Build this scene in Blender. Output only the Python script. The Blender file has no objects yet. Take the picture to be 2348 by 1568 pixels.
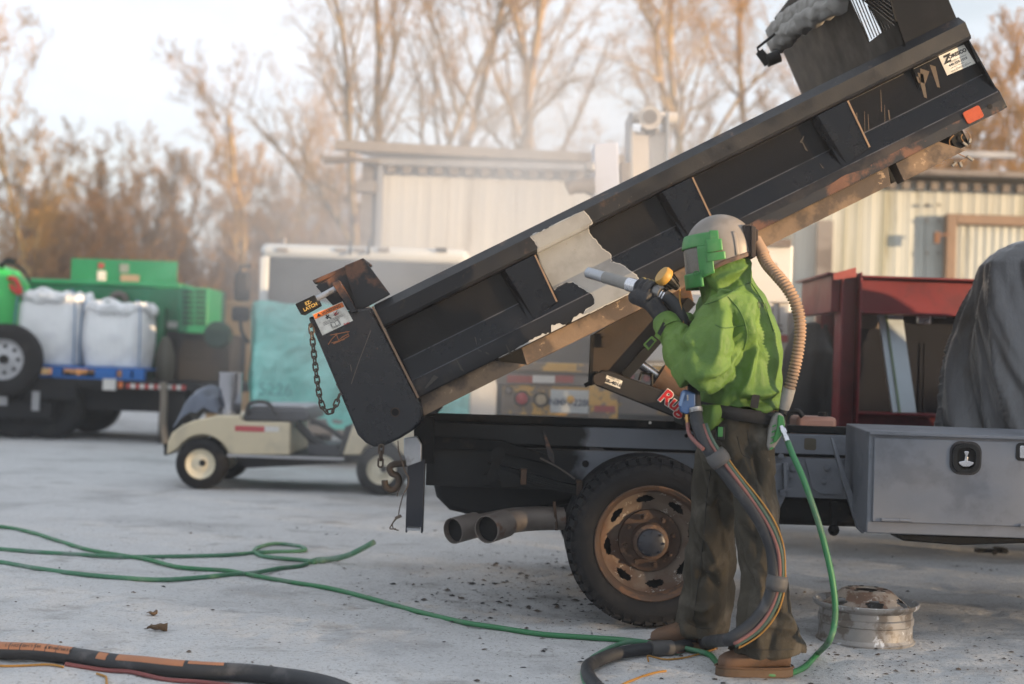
import bpy, bmesh, math, random
import numpy as np
from mathutils import Vector, Matrix, noise as mnoise
from mathutils.geometry import tessellate_polygon

R = math.radians
sc = bpy.context.scene
random.seed(7); np.random.seed(7)

# ---------------------------------------------------------------- camera
F_PX, CX, CY = 3260.0, 1173.5, 784.0        # 50 mm lens on a frame 2347 units wide
ROLL, PITCH, CAM_H = .033, .0141, 1.24
CAM = Vector((0, 0, CAM_H))
_F = Vector((0, math.cos(PITCH), math.sin(PITCH)))
_U = Vector((0, -math.sin(PITCH), math.cos(PITCH)))
_R = Vector((1, 0, 0))
SR = _R * math.cos(ROLL) + _U * math.sin(ROLL)
SU = _U * math.cos(ROLL) - _R * math.sin(ROLL)
cam_data = bpy.data.cameras.new('camera')
cam = bpy.data.objects.new('camera', cam_data)
sc.collection.objects.link(cam)
cam.matrix_world = Matrix(((SR.x, SU.x, -_F.x, 0), (SR.y, SU.y, -_F.y, 0), (SR.z, SU.z, -_F.z, CAM_H), (0, 0, 0, 1)))
cam_data.sensor_width = 36.0
cam_data.lens = 36.0 * F_PX / 2347.0
cam_data.clip_start = .1
cam_data.clip_end = 3000
cam_data.dof.use_dof = True
cam_data.dof.focus_distance = 6.3
cam_data.dof.aperture_fstop = 1.5
sc.camera = cam

# ---------------------------------------------------------------- sky and sun
SUN_EL, SUN_AZ = R(3.6), R(119)             # azimuth clockwise from +Y: behind the camera, to the right
w = bpy.data.worlds.new('World'); sc.world = w; w.use_nodes = True
nt = w.node_tree; nt.nodes.clear()
o_ = nt.nodes.new('ShaderNodeOutputWorld'); bg = nt.nodes.new('ShaderNodeBackground')
sky = nt.nodes.new('ShaderNodeTexSky'); sky.sky_type = 'NISHITA'; sky.sun_disc = False
sky.sun_elevation = SUN_EL; sky.sun_rotation = SUN_AZ
sky.air_density = 1.0; sky.dust_density = 1.2; sky.ozone_density = 1.5
tc = nt.nodes.new('ShaderNodeTexCoord')
mp = nt.nodes.new('ShaderNodeMapping'); mp.inputs['Scale'].default_value = (1.6, 1.6, 5.0)
nz = nt.nodes.new('ShaderNodeTexNoise'); nz.inputs['Scale'].default_value = 2.2; nz.inputs['Detail'].default_value = 6; nz.inputs['Roughness'].default_value = .55
cr = nt.nodes.new('ShaderNodeValToRGB'); cr.color_ramp.elements[0].position = .32; cr.color_ramp.elements[1].position = .62
cr.color_ramp.elements[0].color = (.6, .6, .6, 1); cr.color_ramp.elements[1].color = (1, 1, 1, 1)
cl = nt.nodes.new('ShaderNodeMix'); cl.data_type = 'RGBA'
SKY_CLOUD = (3.35, 3.62, 4.02, 1)
cl.inputs[7].default_value = SKY_CLOUD
nt.links.new(tc.outputs['Generated'], mp.inputs['Vector']); nt.links.new(mp.outputs[0], nz.inputs['Vector'])
nt.links.new(nz.outputs['Fac'], cr.inputs[0]); nt.links.new(cr.outputs[0], cl.inputs[0])
nt.links.new(sky.outputs[0], cl.inputs[6]); nt.links.new(cl.outputs[2], bg.inputs['Color'])
bg.inputs['Strength'].default_value = .15
nt.links.new(bg.outputs[0], o_.inputs['Surface'])

sun_d = bpy.data.lights.new('sun', 'SUN'); sun_d.energy = 5.0; sun_d.angle = R(.6); sun_d.color = (1.0, .71, .42)
sun = bpy.data.objects.new('sun', sun_d); sc.collection.objects.link(sun)
SUN_DIR = Vector((math.sin(SUN_AZ) * math.cos(SUN_EL), math.cos(SUN_AZ) * math.cos(SUN_EL), math.sin(SUN_EL)))
sun.rotation_euler = SUN_DIR.to_track_quat('Z', 'Y').to_euler()
sun.location = (10, -10, 20)

sc.view_settings.view_transform = 'Standard'; sc.view_settings.look = 'None'
sc.view_settings.gamma = 1.0; sc.view_settings.use_curve_mapping = False
sc.view_settings.exposure = 1.02
sc.cycles.use_denoising = True; sc.cycles.use_adaptive_sampling = True; sc.cycles.adaptive_threshold = .025
sc.cycles.max_bounces = 6; sc.cycles.diffuse_bounces = 3; sc.cycles.glossy_bounces = 3
sc.cycles.transmission_bounces = 5; sc.cycles.volume_bounces = 2; sc.cycles.transparent_max_bounces = 12
sc.cycles.caustics_reflective = False; sc.cycles.caustics_refractive = False
sc.cycles.volume_step_rate = 4.0; sc.cycles.volume_max_steps = 64

# ---------------------------------------------------------------- projection helpers
def ray(x, y):
    return _F + SR * ((x - CX) / F_PX) + SU * ((CY - y) / F_PX)
def P(x, y, d):
    """world point at distance d (along +Y) seen at photo position x, y (photo 2347 wide)"""
    r = ray(x, y)
    return CAM + r * (d / r.y)
def G(x, y, z=0.0):
    r = ray(x, y)
    return CAM + r * ((z - CAM_H) / r.z)
def on_plane(x, y, p0, n):
    r = ray(x, y)
    return CAM + r * ((p0 - CAM).dot(n) / r.dot(n))
def px(d):
    return d / F_PX                          # metres per photo unit at distance d

# ---------------------------------------------------------------- object helpers
COL = sc.collection
ORG = {}
def T(name, label, cat, loc, group=None):
    o = bpy.data.objects.new(name, None); COL.objects.link(o)
    o.empty_display_size = .1
    o.location = loc; ORG[o] = Vector(loc)
    return tag(o, label, cat, group)
def tag(o, label, cat, group=None, kind=None):
    if label: o['label'] = label
    if cat: o['category'] = cat
    if group: o['group'] = group
    if kind: o['kind'] = kind
    return o

class MB:
    def __init__(s): s.v = []; s.f = []
    def add(s, vs, fs):
        n = len(s.v); s.v += [tuple(p) for p in vs]; s.f += [tuple(i + n for i in f) for f in fs]; return s
    def box2(s, lo, hi):
        (a, b, c), (d, e, f) = lo, hi
        return s.add([(a,b,c),(d,b,c),(d,e,c),(a,e,c),(a,b,f),(d,b,f),(d,e,f),(a,e,f)],
                     [(3,2,1,0),(4,5,6,7),(0,1,5,4),(1,2,6,5),(2,3,7,6),(3,0,4,7)])
    def box(s, c, size, rot=None):
        c = Vector(c); hx, hy, hz = [k / 2 for k in size]
        m = rot if rot is not None else Matrix.Identity(3)
        vs = [c + m @ Vector((x*hx, y*hy, z*hz)) for z in (-1,1) for (x, y) in ((-1,-1),(1,-1),(1,1),(-1,1))]
        return s.add(vs, [(3,2,1,0),(4,5,6,7),(0,1,5,4),(1,2,6,5),(2,3,7,6),(3,0,4,7)])
    def bar(s, a, b, wd, ht, up=(0,0,1)):
        """rectangular bar from a to b"""
        a, b = Vector(a), Vector(b); d = (b - a); L = d.length; d.normalize()
        u = Vector(up); x = d.cross(u)
        if x.length < 1e-4: x = d.cross(Vector((0,1,0)))
        x.normalize(); u = x.cross(d)
        m = Matrix((d, x, u)).transposed()
        return s.box((a + b) / 2, (L, wd, ht), m)
    def prism(s, poly, ext):
        poly = [Vector(p) for p in poly]; ext = Vector(ext); n = len(poly)
        fs = [tuple(range(n)), tuple(range(2*n - 1, n - 1, -1))]
        fs += [(i, i + n, (i + 1) % n + n, (i + 1) % n) for i in range(n)]
        return s.add(poly + [p + ext for p in poly], fs)
    def plate(s, outer, holes, fmap, ext):
        """flat plate with holes: 2-D loops, mapped to 3-D by fmap, thickness ext"""
        loops = [outer] + holes
        tri = tessellate_polygon([[Vector((p[0], p[1], 0)) for p in l] for l in loops])
        pts = [p for l in loops for p in l]; n = len(pts)
        A = [Vector(fmap(*p)) for p in pts]; e = Vector(ext)
        fs = [tuple(t) for t in tri] + [tuple(i + n for i in reversed(t)) for t in tri]
        k = 0
        for l in loops:
            m = len(l)
            fs += [(k+i, k+(i+1)%m, k+(i+1)%m+n, k+i+n) for i in range(m)]
            k += m
        return s.add(A + [p + e for p in A], fs)
    def ring(s, c, ax, r, n, x=None):
        ax = Vector(ax).normalized(); x = Vector(x) if x is not None else ax.orthogonal()
        x = (x - ax * x.dot(ax)).normalized(); y = ax.cross(x)
        return [Vector(c) + (x * math.cos(2*math.pi*i/n) + y * math.sin(2*math.pi*i/n)) * r for i in range(n)]
    def loft(s, rings, cap=True, close=True):
        n = len(rings[0]); b = len(s.v); s.v += [tuple(p) for r in rings for p in r]
        for k in range(len(rings) - 1):
            for i in range(n if close else n - 1):
                j = (i + 1) % n
                s.f.append((b+k*n+i, b+k*n+j, b+(k+1)*n+j, b+(k+1)*n+i))
        if cap:
            s.f.append(tuple(b + i for i in range(n - 1, -1, -1)))
            s.f.append(tuple(b + (len(rings)-1)*n + i for i in range(n)))
        return s
    def cyl(s, a, b, r0, r1=None, n=16, cap=True):
        a, b = Vector(a), Vector(b); r1 = r0 if r1 is None else r1; ax = b - a
        x = ax.orthogonal()
        return s.loft([s.ring(a, ax, r0, n, x), s.ring(b, ax, r1, n, x)], cap)
    def lathe(s, o, ax, prof, n=32, cap=False):
        o = Vector(o); ax = Vector(ax).normalized(); x = ax.orthogonal()
        return s.loft([s.ring(o + ax * t, ax, max(r, 1e-5), n, x) for t, r in prof], cap)
    def tube(s, path, r, n=10, cap=True):
        path = [Vector(p) for p in path]; m = len(path)
        rs = r if hasattr(r, '__len__') else [r] * m
        rings = []; t = (path[1] - path[0]).normalized(); x = t.orthogonal().normalized()
        for i in range(m):
            t2 = (path[min(i+1, m-1)] - path[max(i-1, 0)])
            t2 = t2.normalized() if t2.length > 1e-9 else t
            x = (x - t2 * x.dot(t2))
            x = x.normalized() if x.length > 1e-6 else t2.orthogonal().normalized()
            rings.append(s.ring(path[i], t2, rs[i], n, x)); t = t2
        return s.loft(rings, cap)
    def pipe(s, path, r, ri, n=20):
        """open-ended pipe with wall"""
        s.tube(path, r, n, cap=False); k = len(s.v)
        s.tube(path, ri, n, cap=False)
        a = k - n * len(path)
        for i in range(n):
            j = (i + 1) % n
            s.f.append((a+i, k+i, k+j, a+j))
            e0, e1 = a + n*(len(path)-1), k + n*(len(path)-1)
            s.f.append((e0+i, e0+j, e1+j, e1+i))
        return s
    def ell(s, c, rx, ry, rz, n=20, m=12, rot=None, warp=None):
        c = Vector(c); rot = rot or Matrix.Identity(3); rings = []
        for k in range(m + 1):
            t = math.pi * k / m; q = max(math.sin(t), 1e-4)
            rg = []
            for i in range(n):
                a = 2*math.pi*i/n
                p = Vector((rx*q*math.cos(a), ry*q*math.sin(a), -rz*math.cos(t)))
                if warp: p = warp(p)
                rg.append(c + rot @ p)
            rings.append(rg)
        return s.loft(rings, True)
    def grid(s, fn, nu, nv, closeu=False):
        b = len(s.v)
        for j in range(nv + 1):
            for i in range(nu + 1): s.v.append(tuple(fn(i / nu, j / nv)))
        for j in range(nv):
            for i in range(nu):
                s.f.append((b+j*(nu+1)+i, b+j*(nu+1)+i+1, b+(j+1)*(nu+1)+i+1, b+(j+1)*(nu+1)+i))
        return s
    def build(s, name, mat, parent=None, smooth=True, ang=40, bevel=0, solid=0, loc=None, recalc=True):
        v = np.array(s.v, dtype=float)
        if parent is not None: org = ORG[parent]
        else:
            org = Vector(loc) if loc is not None else Vector(((v[:,0].min()+v[:,0].max())/2, (v[:,1].min()+v[:,1].max())/2, v[:,2].min()))
        me = bpy.data.meshes.new(name)
        me.from_pydata((v - np.array(org)).tolist(), [], s.f)
        if recalc:
            bm = bmesh.new(); bm.from_mesh(me); bmesh.ops.recalc_face_normals(bm, faces=bm.faces); bm.to_mesh(me); bm.free()
        if smooth:
            me.shade_smooth()
            me.set_sharp_from_angle(angle=R(ang))
        me.materials.append(mat)
        o = bpy.data.objects.new(name, me); COL.objects.link(o); ORG[o] = org
        if parent is not None: o.parent = parent
        else: o.location = org
        if solid:
            md = o.modifiers.new('solid', 'SOLIDIFY'); md.thickness = solid; md.offset = 0
        if bevel:
            md = o.modifiers.new('bevel', 'BEVEL'); md.width = bevel; md.segments = 2; md.limit_method = 'ANGLE'; md.angle_limit = R(35)
        return o

def copy_tree(o, delta=Vector((0,0,0)), parent=None):
    c = o.copy(); COL.objects.link(c); ORG[c] = ORG[o] + (delta if parent is None else Vector((0,0,0)))
    if parent is None: c.location = o.location + delta
    else: c.parent = parent; c.matrix_parent_inverse = o.matrix_parent_inverse
    for ch in list(o.children): copy_tree(ch, delta, c)
    return c

def text(s, size, org, xd, yd, mat, parent, name='lettering', align='CENTER', bold=0, shear=0):
    cu = bpy.data.curves.new('t', 'FONT'); cu.body = s; cu.size = size; cu.align_x = align; cu.align_y = 'CENTER'
    cu.offset = bold; cu.shear = shear; cu.resolution_u = 3
    ob = bpy.data.objects.new('t', cu); COL.objects.link(ob)
    bpy.context.view_layer.update()
    me = bpy.data.meshes.new_from_object(ob.evaluated_get(bpy.context.evaluated_depsgraph_get()))
    bpy.data.objects.remove(ob); bpy.data.curves.remove(cu)
    xd, yd, org = Vector(xd).normalized(), Vector(yd).normalized(), Vector(org)
    for v in me.vertices: v.co = org + xd * v.co.x + yd * v.co.y - ORG[parent]
    me.name = name; me.materials.clear(); me.materials.append(mat)
    o = bpy.data.objects.new(name, me); COL.objects.link(o); o.parent = parent; ORG[o] = ORG[parent]
    return o

def spline(pts, n=12, closed=False):
    pts = [Vector(p) for p in pts]; out = []
    m = len(pts)
    for i in range(m - 1):
        p0, p1, p2, p3 = pts[max(i-1,0)], pts[i], pts[i+1], pts[min(i+2, m-1)]
        for k in range(n):
            t = k / n
            out.append(.5 * ((2*p1) + (p2-p0)*t + (2*p0-5*p1+4*p2-p3)*t*t + (3*p1-p0-3*p2+p3)*t**3))
    out.append(pts[-1]); return out

def arclen(path, step):
    d = [0]
    for a, b in zip(path, path[1:]): d.append(d[-1] + (b - a).length)
    n = max(2, int(d[-1] / step)); out = []; j = 0
    for k in range(n + 1):
        t = d[-1] * k / n
        while j < len(d) - 2 and d[j+1] < t: j += 1
        s_ = (t - d[j]) / max(d[j+1] - d[j], 1e-9)
        out.append(path[j].lerp(path[j+1], min(max(s_, 0), 1)))
    return out

# ---------------------------------------------------------------- materials
def C(r, g, b):
    return tuple((x/255/12.92 if x/255 <= .04045 else ((x/255+.055)/1.055)**2.4) for x in (r, g, b)) + (1,)
def M(name, col, rough=.6, metal=0, var=.12, vs=14, col2=None, s2=5, lo=.5, hi=.62, col3=None, s3=25, lo3=.58, hi3=.66,
      bump=0, bs=80, stretch=(1,1,1), spec=.5, bump2=0, bs2=10, d2=5, rvar=.1):
    m = bpy.data.materials.new(name); m.use_nodes = True; n = m.node_tree.nodes; l = m.node_tree.links
    b = n['Principled BSDF']; b.inputs['Metallic'].default_value = metal; b.inputs['Specular IOR Level'].default_value = spec
    tc = n.new('ShaderNodeTexCoord'); mp = n.new('ShaderNodeMapping'); mp.inputs['Scale'].default_value = stretch
    l.new(tc.outputs['Object'], mp.inputs[0])
    def nse(s, d=5, r=.6):
        k = n.new('ShaderNodeTexNoise'); k.inputs['Scale'].default_value = s; k.inputs['Detail'].default_value = d
        k.inputs['Roughness'].default_value = r; l.new(mp.outputs[0], k.inputs['Vector']); return k
    def ramp(src, lo, hi):
        k = n.new('ShaderNodeMapRange'); k.inputs[1].default_value = lo; k.inputs[2].default_value = hi; k.interpolation_type = 'SMOOTHSTEP'
        l.new(src, k.inputs[0]); return k.outputs[0]
    def mix(f, a, c, mode='MIX'):
        k = n.new('ShaderNodeMix'); k.data_type = 'RGBA'; k.blend_type = mode
        if hasattr(f, 'is_linked'): l.new(f, k.inputs[0])
        else: k.inputs[0].default_value = f
        for i, x in ((6, a), (7, c)):
            if hasattr(x, 'is_linked'): l.new(x, k.inputs[i])
            else: k.inputs[i].default_value = x
        return k.outputs[2]
    cur = col
    if col2: cur = mix(ramp(nse(s2, d2).outputs['Fac'], lo, hi), cur, col2)
    if col3: cur = mix(ramp(nse(s3, 6, .7).outputs['Fac'], lo3, hi3), cur, col3)
    v = nse(vs, 6, .65)
    if var:
        mr = n.new('ShaderNodeMapRange'); mr.inputs[1].default_value = .25; mr.inputs[2].default_value = .75
        mr.inputs[3].default_value = 1 - var; mr.inputs[4].default_value = 1 + var; l.new(v.outputs['Fac'], mr.inputs[0])
        hs = n.new('ShaderNodeHueSaturation'); l.new(mr.outputs[0], hs.inputs['Value'])
        if hasattr(cur, 'is_linked'): l.new(cur, hs.inputs['Color'])
        else: hs.inputs['Color'].default_value = cur
        cur = hs.outputs[0]
    if hasattr(cur, 'is_linked'): l.new(cur, b.inputs['Base Color'])
    else: b.inputs['Base Color'].default_value = cur
    rr = n.new('ShaderNodeMapRange'); rr.inputs[1].default_value = .3; rr.inputs[2].default_value = .7
    rr.inputs[3].default_value = max(rough - rvar, .03); rr.inputs[4].default_value = min(rough + rvar, 1); l.new(v.outputs['Fac'], rr.inputs[0])
    l.new(rr.outputs[0], b.inputs['Roughness'])
    prev = None
    for (amt, s) in ((bump, bs), (bump2, bs2)):
        if amt:
            k = n.new('ShaderNodeBump'); k.inputs['Strength'].default_value = 1; k.inputs['Distance'].default_value = amt
            l.new(nse(s, 4).outputs['Fac'], k.inputs['Height'])
            if prev: l.new(prev, k.inputs['Normal'])
            prev = k.outputs[0]
    if prev: l.new(prev, b.inputs['Normal'])
    m['tail'] = 1
    return m
# ================================================================ THE SETTING
# ---- ground
def gz(x, y):
    v = Vector((x*.9, y*.9, 0)); a = mnoise.noise(v) * .014
    a += mnoise.noise(Vector((x*4.1, y*4.1, 3))) * .012 + mnoise.noise(Vector((x*11, y*11, 5))) * .006
    f = max(0, 1 - abs(y - 6) / 7)
    return a * (.35 + .65 * f) - .004
def axis(lo, hi, step, far, grow=1.18):
    a = list(np.arange(lo, hi + 1e-6, step)); s = step
    x = hi
    while x < far: s *= grow; x += s; a.append(x)
    s = step; x = lo; pre = []
    while x > -far: s *= grow; x -= s; pre.append(x)
    return pre[::-1] + a
gx, gy = axis(-3.6, 3.6, .035, 900), axis(3.6, 9.5, .035, 900)
def sand_mat():
    m = M('pale_blast_sand', C(188,188,188), .95, var=.1, vs=2.2, col2=C(162,162,163), s2=1.1, lo=.5, hi=.75, bump=.004, bs=45, bump2=.01, bs2=9, spec=.15)
    n, l = m.node_tree.nodes, m.node_tree.links
    b = n['Principled BSDF']; src = b.inputs['Base Color'].links[0].from_socket
    tc = n.new('ShaderNodeTexCoord')
    def layer(src, scale, lo, hi, col, st=(1,1,1), rough=.7):
        mp = n.new('ShaderNodeMapping'); mp.inputs['Scale'].default_value = st; l.new(tc.outputs['Object'], mp.inputs[0])
        k = n.new('ShaderNodeTexNoise'); k.inputs['Scale'].default_value = scale; k.inputs['Detail'].default_value = 6; k.inputs['Roughness'].default_value = rough
        l.new(mp.outputs[0], k.inputs['Vector'])
        r = n.new('ShaderNodeMapRange'); r.inputs[1].default_value = lo; r.inputs[2].default_value = hi; l.new(k.outputs['Fac'], r.inputs[0])
        x = n.new('ShaderNodeMix'); x.data_type = 'RGBA'; l.new(r.outputs[0], x.inputs[0]); l.new(src, x.inputs[6]); x.inputs[7].default_value = col
        return x.outputs[2]
    src = layer(src, 2.2, .56, .74, C(126,123,120), (.8, 1.3, 1))      # scuffed darker drags
    src = layer(src, .55, .52, .75, C(146,144,142))
    src = layer(src, 45, .55, .64, C(150,147,144))
    src = layer(src, 85, .59, .67, C(118,113,109))                      # grit
    src = layer(src, 170, .58, .68, C(126,122,119))
    src = layer(src, 30, .58, .68, C(190,188,184))
    l.new(src, b.inputs['Base Color'])
    return m
g = MB(); nx = len(gx)
g.v = [(x, y, gz(x, y) if (abs(x) < 30 and -5 < y < 60) else -.004) for y in gy for x in gx]
g.f = [(j*nx+i, j*nx+i+1, (j+1)*nx+i+1, (j+1)*nx+i) for j in range(len(gy)-1) for i in range(nx-1)]
ground = g.build('ground', sand_mat(), None, ang=180, loc=(0,0,0), recalc=False); ground['kind'] = 'structure'

# ---- bark and twigs
m_bark = [M('bark_tan', C(152,126,88), .9, var=.2, vs=6, col2=C(104,82,66), s2=2.5, bump=.01, bs=14, spec=.2),
          M('bark_grey', C(132,114,86), .9, var=.2, vs=6, col2=C(84,70,60), s2=2.5, bump=.01, bs=14, spec=.2),
          M('bark_pale', C(178,148,98), .9, var=.2, vs=6, col2=C(122,94,72), s2=2.5, bump=.01, bs=14, spec=.2)]
m_twig = [M('twigs_tan', C(166,128,78), .9, var=.15, vs=1, spec=.2), M('twigs_grey', C(146,116,76), .9, var=.15, vs=1, spec=.2),
          M('twigs_gold', C(192,148,80), .9, var=.15, vs=1, spec=.2)]

def seg_mesh(segs, n):
    """many tapering sticks in one go"""
    a = np.array([s[0] for s in segs]); b = np.array([s[1] for s in segs]); ra = np.array([s[2] for s in segs]); rb = np.array([s[3] for s in segs])
    d = b - a; d /= np.maximum(np.linalg.norm(d, axis=1, keepdims=True), 1e-9)
    ref = np.where(np.abs(d[:, 2:3]) < .9, np.array([[0,0,1.]]), np.array([[1.,0,0]]))
    x = np.cross(d, ref); x /= np.linalg.norm(x, axis=1, keepdims=True); y = np.cross(d, x)
    V = []
    for c, r in ((a, ra), (b, rb)):
        for i in range(n):
            t = 2*math.pi*i/n
            V.append(c + (x*math.cos(t) + y*math.sin(t)) * r[:, None])
    V = np.stack(V, 1).reshape(-1, 3); k = len(segs); base = (np.arange(k) * 2 * n)[:, None]
    F = []
    for i in range(n):
        j = (i + 1) % n
        F.append(base + np.array([[i, j, n + j, n + i]]))
    F = np.concatenate(F, 0)
    return V, F
def seg_object(name, segs, n, mat, parent):
    V, F = seg_mesh(segs, n)
    me = bpy.data.meshes.new(name); me.vertices.add(len(V)); me.vertices.foreach_set('co', V.astype(np.float32).ravel())
    me.loops.add(F.size); me.loops.foreach_set('vertex_index', F.astype(np.int32).ravel())
    me.polygons.add(len(F)); me.polygons.foreach_set('loop_start', np.arange(0, F.size, 4, dtype=np.int32))
    me.update(calc_edges=True); me.shade_smooth(); me.materials.append(mat)
    o = bpy.data.objects.new(name, me); COL.objects.link(o)
    if parent is not None: o.parent = parent
    return o
def grow(seed, H, r0, stems=1, spread=.5, bare=.35, twig=1.0, lean=0, upright=.5, maxlev=5):
    rnd = random.Random(seed); thick, thin = [], []
    def branch(p, d, L, r, lev):
        nseg = max(3, int(5 - lev * .5)) if lev else 9
        step = L / nseg; wob = .10 + .06 * lev
        for k in range(nseg):
            t0, t1 = k / nseg, (k + 1) / nseg
            ra, rb = r * (1 - .75 * t0), r * (1 - .75 * t1)
            d2 = (d + Vector((rnd.gauss(0, wob), rnd.gauss(0, wob), rnd.gauss(0, wob) + (.10 if lev else .03) * upright))).normalized()
            q = p + d2 * step
            (thick if lev < 3 else thin).append((tuple(p), tuple(q), ra, rb))
            p, d = q, d2
            if lev >= maxlev: continue
            if lev == 0 and t1 < bare: continue
            nc = {0: 1.6, 1: 1.9, 2: 2.4 * twig, 3: 2.4 * twig, 4: 1.2 * twig}[lev]
            c = int(nc) + (rnd.random() < nc - int(nc))
            for _ in range(c):
                ax = Vector((rnd.gauss(0, 1), rnd.gauss(0, 1), rnd.gauss(0, .6)))
                ax = (ax - d * ax.dot(d)).normalized()
                ang = spread * rnd.uniform(.7, 1.35)
                nd = (d * math.cos(ang) + ax * math.sin(ang) + Vector((0, 0, .16 * upright))).normalized()
                Lc = {0: H * .40, 1: L * .58, 2: L * .55, 3: L * .6, 4: L * .6}[lev] * rnd.uniform(.6, 1.15) * (1 - .45 * t1)
                branch(p, nd, Lc, max(rb * rnd.uniform(.40, .68), .005), lev + 1)
    for s_ in range(stems):
        a = 2 * math.pi * (s_ + rnd.random() * .5) / stems
        k = 0 if stems == 1 else rnd.uniform(.12, .32)
        d = Vector((math.cos(a) * k + lean, math.sin(a) * k, 1)).normalized()
        branch(Vector((math.cos(a) * .15 * (stems > 1), math.sin(a) * .15 * (stems > 1), -.15)), d, H * rnd.uniform(.8, 1.0), r0 * rnd.uniform(.8, 1), 0)
    return thick, thin
PROTO = {}
def tree_proto(key, bark, twg, **kw):
    kw['r0'] *= .72; thick, thin = grow(**kw); PROTO[key] = (thick, thin, bark, twg)
tree_proto('tall', 1, 1, seed=3, H=14, r0=.22, stems=2, spread=.55, bare=.3, twig=.8)
tree_proto('tall2', 0, 0, seed=11, H=14, r0=.28, stems=2, spread=.6, bare=.3, twig=.8)
tree_proto('golden', 2, 2, seed=21, H=10.5, r0=.17, stems=1, spread=.5, bare=.25, twig=1.0)
tree_proto('slim', 0, 0, seed=31, H=8.5, r0=.11, stems=3, spread=.48, bare=.2, twig=1.0, upright=.9)
tree_proto('slim2', 1, 1, seed=37, H=8, r0=.10, stems=3, spread=.46, bare=.18, twig=.95, upright=.9)
tree_proto('forked', 2, 0, seed=45, H=12, r0=.25, stems=2, spread=.6, bare=.35, twig=.85)
MESH = {}
def tree(name, key, x, d, label, h=1.0, rot=0, group='bare trees beyond the yard', flip=1):
    thick, thin, bk, tw = PROTO[key]
    b = P(x, 830, d); loc = Vector((b.x, d, 0))
    t = T(name, label, 'tree', loc, group)
    if key not in MESH:
        a = seg_object('trunk', thick, 6, m_bark[bk], t); c = seg_object('crown', thin, 3, m_twig[tw], t)
        MESH[key] = (a.data, c.data)
    else:
        for nm, me in zip(('trunk', 'crown'), MESH[key]):
            o = bpy.data.objects.new(nm, me); COL.objects.link(o); o.parent = t
    t.scale = (h * flip, h, h); t.rotation_euler = (0, 0, rot)
    return t
TREES = [  # key, x, distance, scale, turn, label
 ('golden', 108, 44, 1.0, 0, 'tall golden sunlit bare tree at the far left, above the bulk bags'),
 ('slim', 20, 47, .95, 1, 'thin bare tree cut by the left edge of the photo'),
 ('slim2', 205, 52, .95, 2, 'slender bare tree just right of the tall golden tree'),
 ('slim', 300, 56, .95, 3, 'slender bare tree above the raised green compressor lid'),
 ('slim2', 372, 54, 1.05, 1.5, 'bare tree standing behind the right end of the green compressor lid'),
 ('slim', 440, 58, 1.1, 4, 'low bushy bare tree between the compressor and the white cab'),
 ('forked', 545, 48, .95, .6, 'forked bare tree left of the white truck cab'),
 ('golden', 640, 54, .95, 2.3, 'spreading pale bare tree above the white cab roof'),
 ('slim2', 715, 56, 1.05, .4, 'hazy bare tree just left of the white shed post'),
 ('slim', 780, 58, 1.0, 5, 'hazy slender bare tree at the left eave of the white shed'),
 ('tall', 868, 33, .95, .3, 'tall dark bare tree over the left end of the white shed'),
 ('tall2', 935, 35, 1.0, 1.9, 'thick forked bare tree behind the white shed roof, left of centre'),
 ('slim', 1090, 52, 1.0, 2, 'small hazy bare tree behind the middle of the white shed'),
 ('tall2', 1250, 36, 1.05, 3.4, 'tall bare tree half veiled by dust above the white shed'),
 ('slim2', 1440, 52, 1.1, 3.3, 'small bare tree right behind the crane boom'),
 ('forked', 1640, 33, 1.1, 4.0, 'orange sunlit forked bare tree above the middle of the dump bed'),
 ('tall2', 1790, 42, .95, 5.2, 'bare tree at the left of the raised dump bed headboard'),
 ('slim', 1900, 40, 1.1, .9, 'bare tree seen just behind the rolled tarp'),
]
for k, (key, x, d, h, rot, lab) in enumerate(TREES):
    tree('bare_tree', key, x, d, lab, h, rot)
for x, d, h, rot, lab in ((2245, 30, .9, .2, 'golden twiggy sapling touching the front corner of the dump bed'),
                          (2300, 28, .95, 2.4, 'dense golden sapling right of the dump bed, second from the photo edge'),
                          (2350, 31, 1.05, 4.1, 'dense golden sapling cut by the right photo edge'),
                          (2190, 36, .9, 3.0, 'thin golden sapling behind the headboard of the dump bed')):
    tree('sapling', 'slim', x, d, lab, h, rot, 'golden saplings behind the right shed')

# ---- undergrowth: nobody could count it
rnd = random.Random(5); segs = []
for k in range(1500):
    x = rnd.uniform(-60, 860); d = rnd.uniform(46, 66)
    b = P(x, 830, d); h = rnd.uniform(1.6, 6.4) * (1 + .25 * math.sin(x * .011)); p = Vector((b.x, d, 0)); dr = Vector((rnd.gauss(0, .12), 0, 1))
    r = rnd.uniform(.015, .05)
    for s_ in range(4):
        q = p + dr.normalized() * h / 4; segs.append((tuple(p), tuple(q), r*(1-s_*.2), r*(.8-s_*.2)))
        if s_ >= 1:
            for _ in range(4):
                e = q + Vector((rnd.gauss(0, .35), rnd.gauss(0, .35), rnd.uniform(.1, .8))); segs.append((tuple(q), tuple(e), r*.45, .006))
                segs.append((tuple(e), tuple(e + Vector((rnd.gauss(0, .3), rnd.gauss(0, .2), rnd.uniform(.1, .5)))), .01, .005))
        p = q; dr = dr + Vector((rnd.gauss(0, .12), 0, 0))
th = seg_object('undergrowth', segs, 3, M('brush', C(176,136,86), .95, var=.3, vs=.3, col2=C(128,98,66), s2=.12, lo=.45, hi=.6, spec=.1), None)
tag(th, 'mass of brown leafless undergrowth at the foot of the woods', 'undergrowth', kind='stuff')

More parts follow.
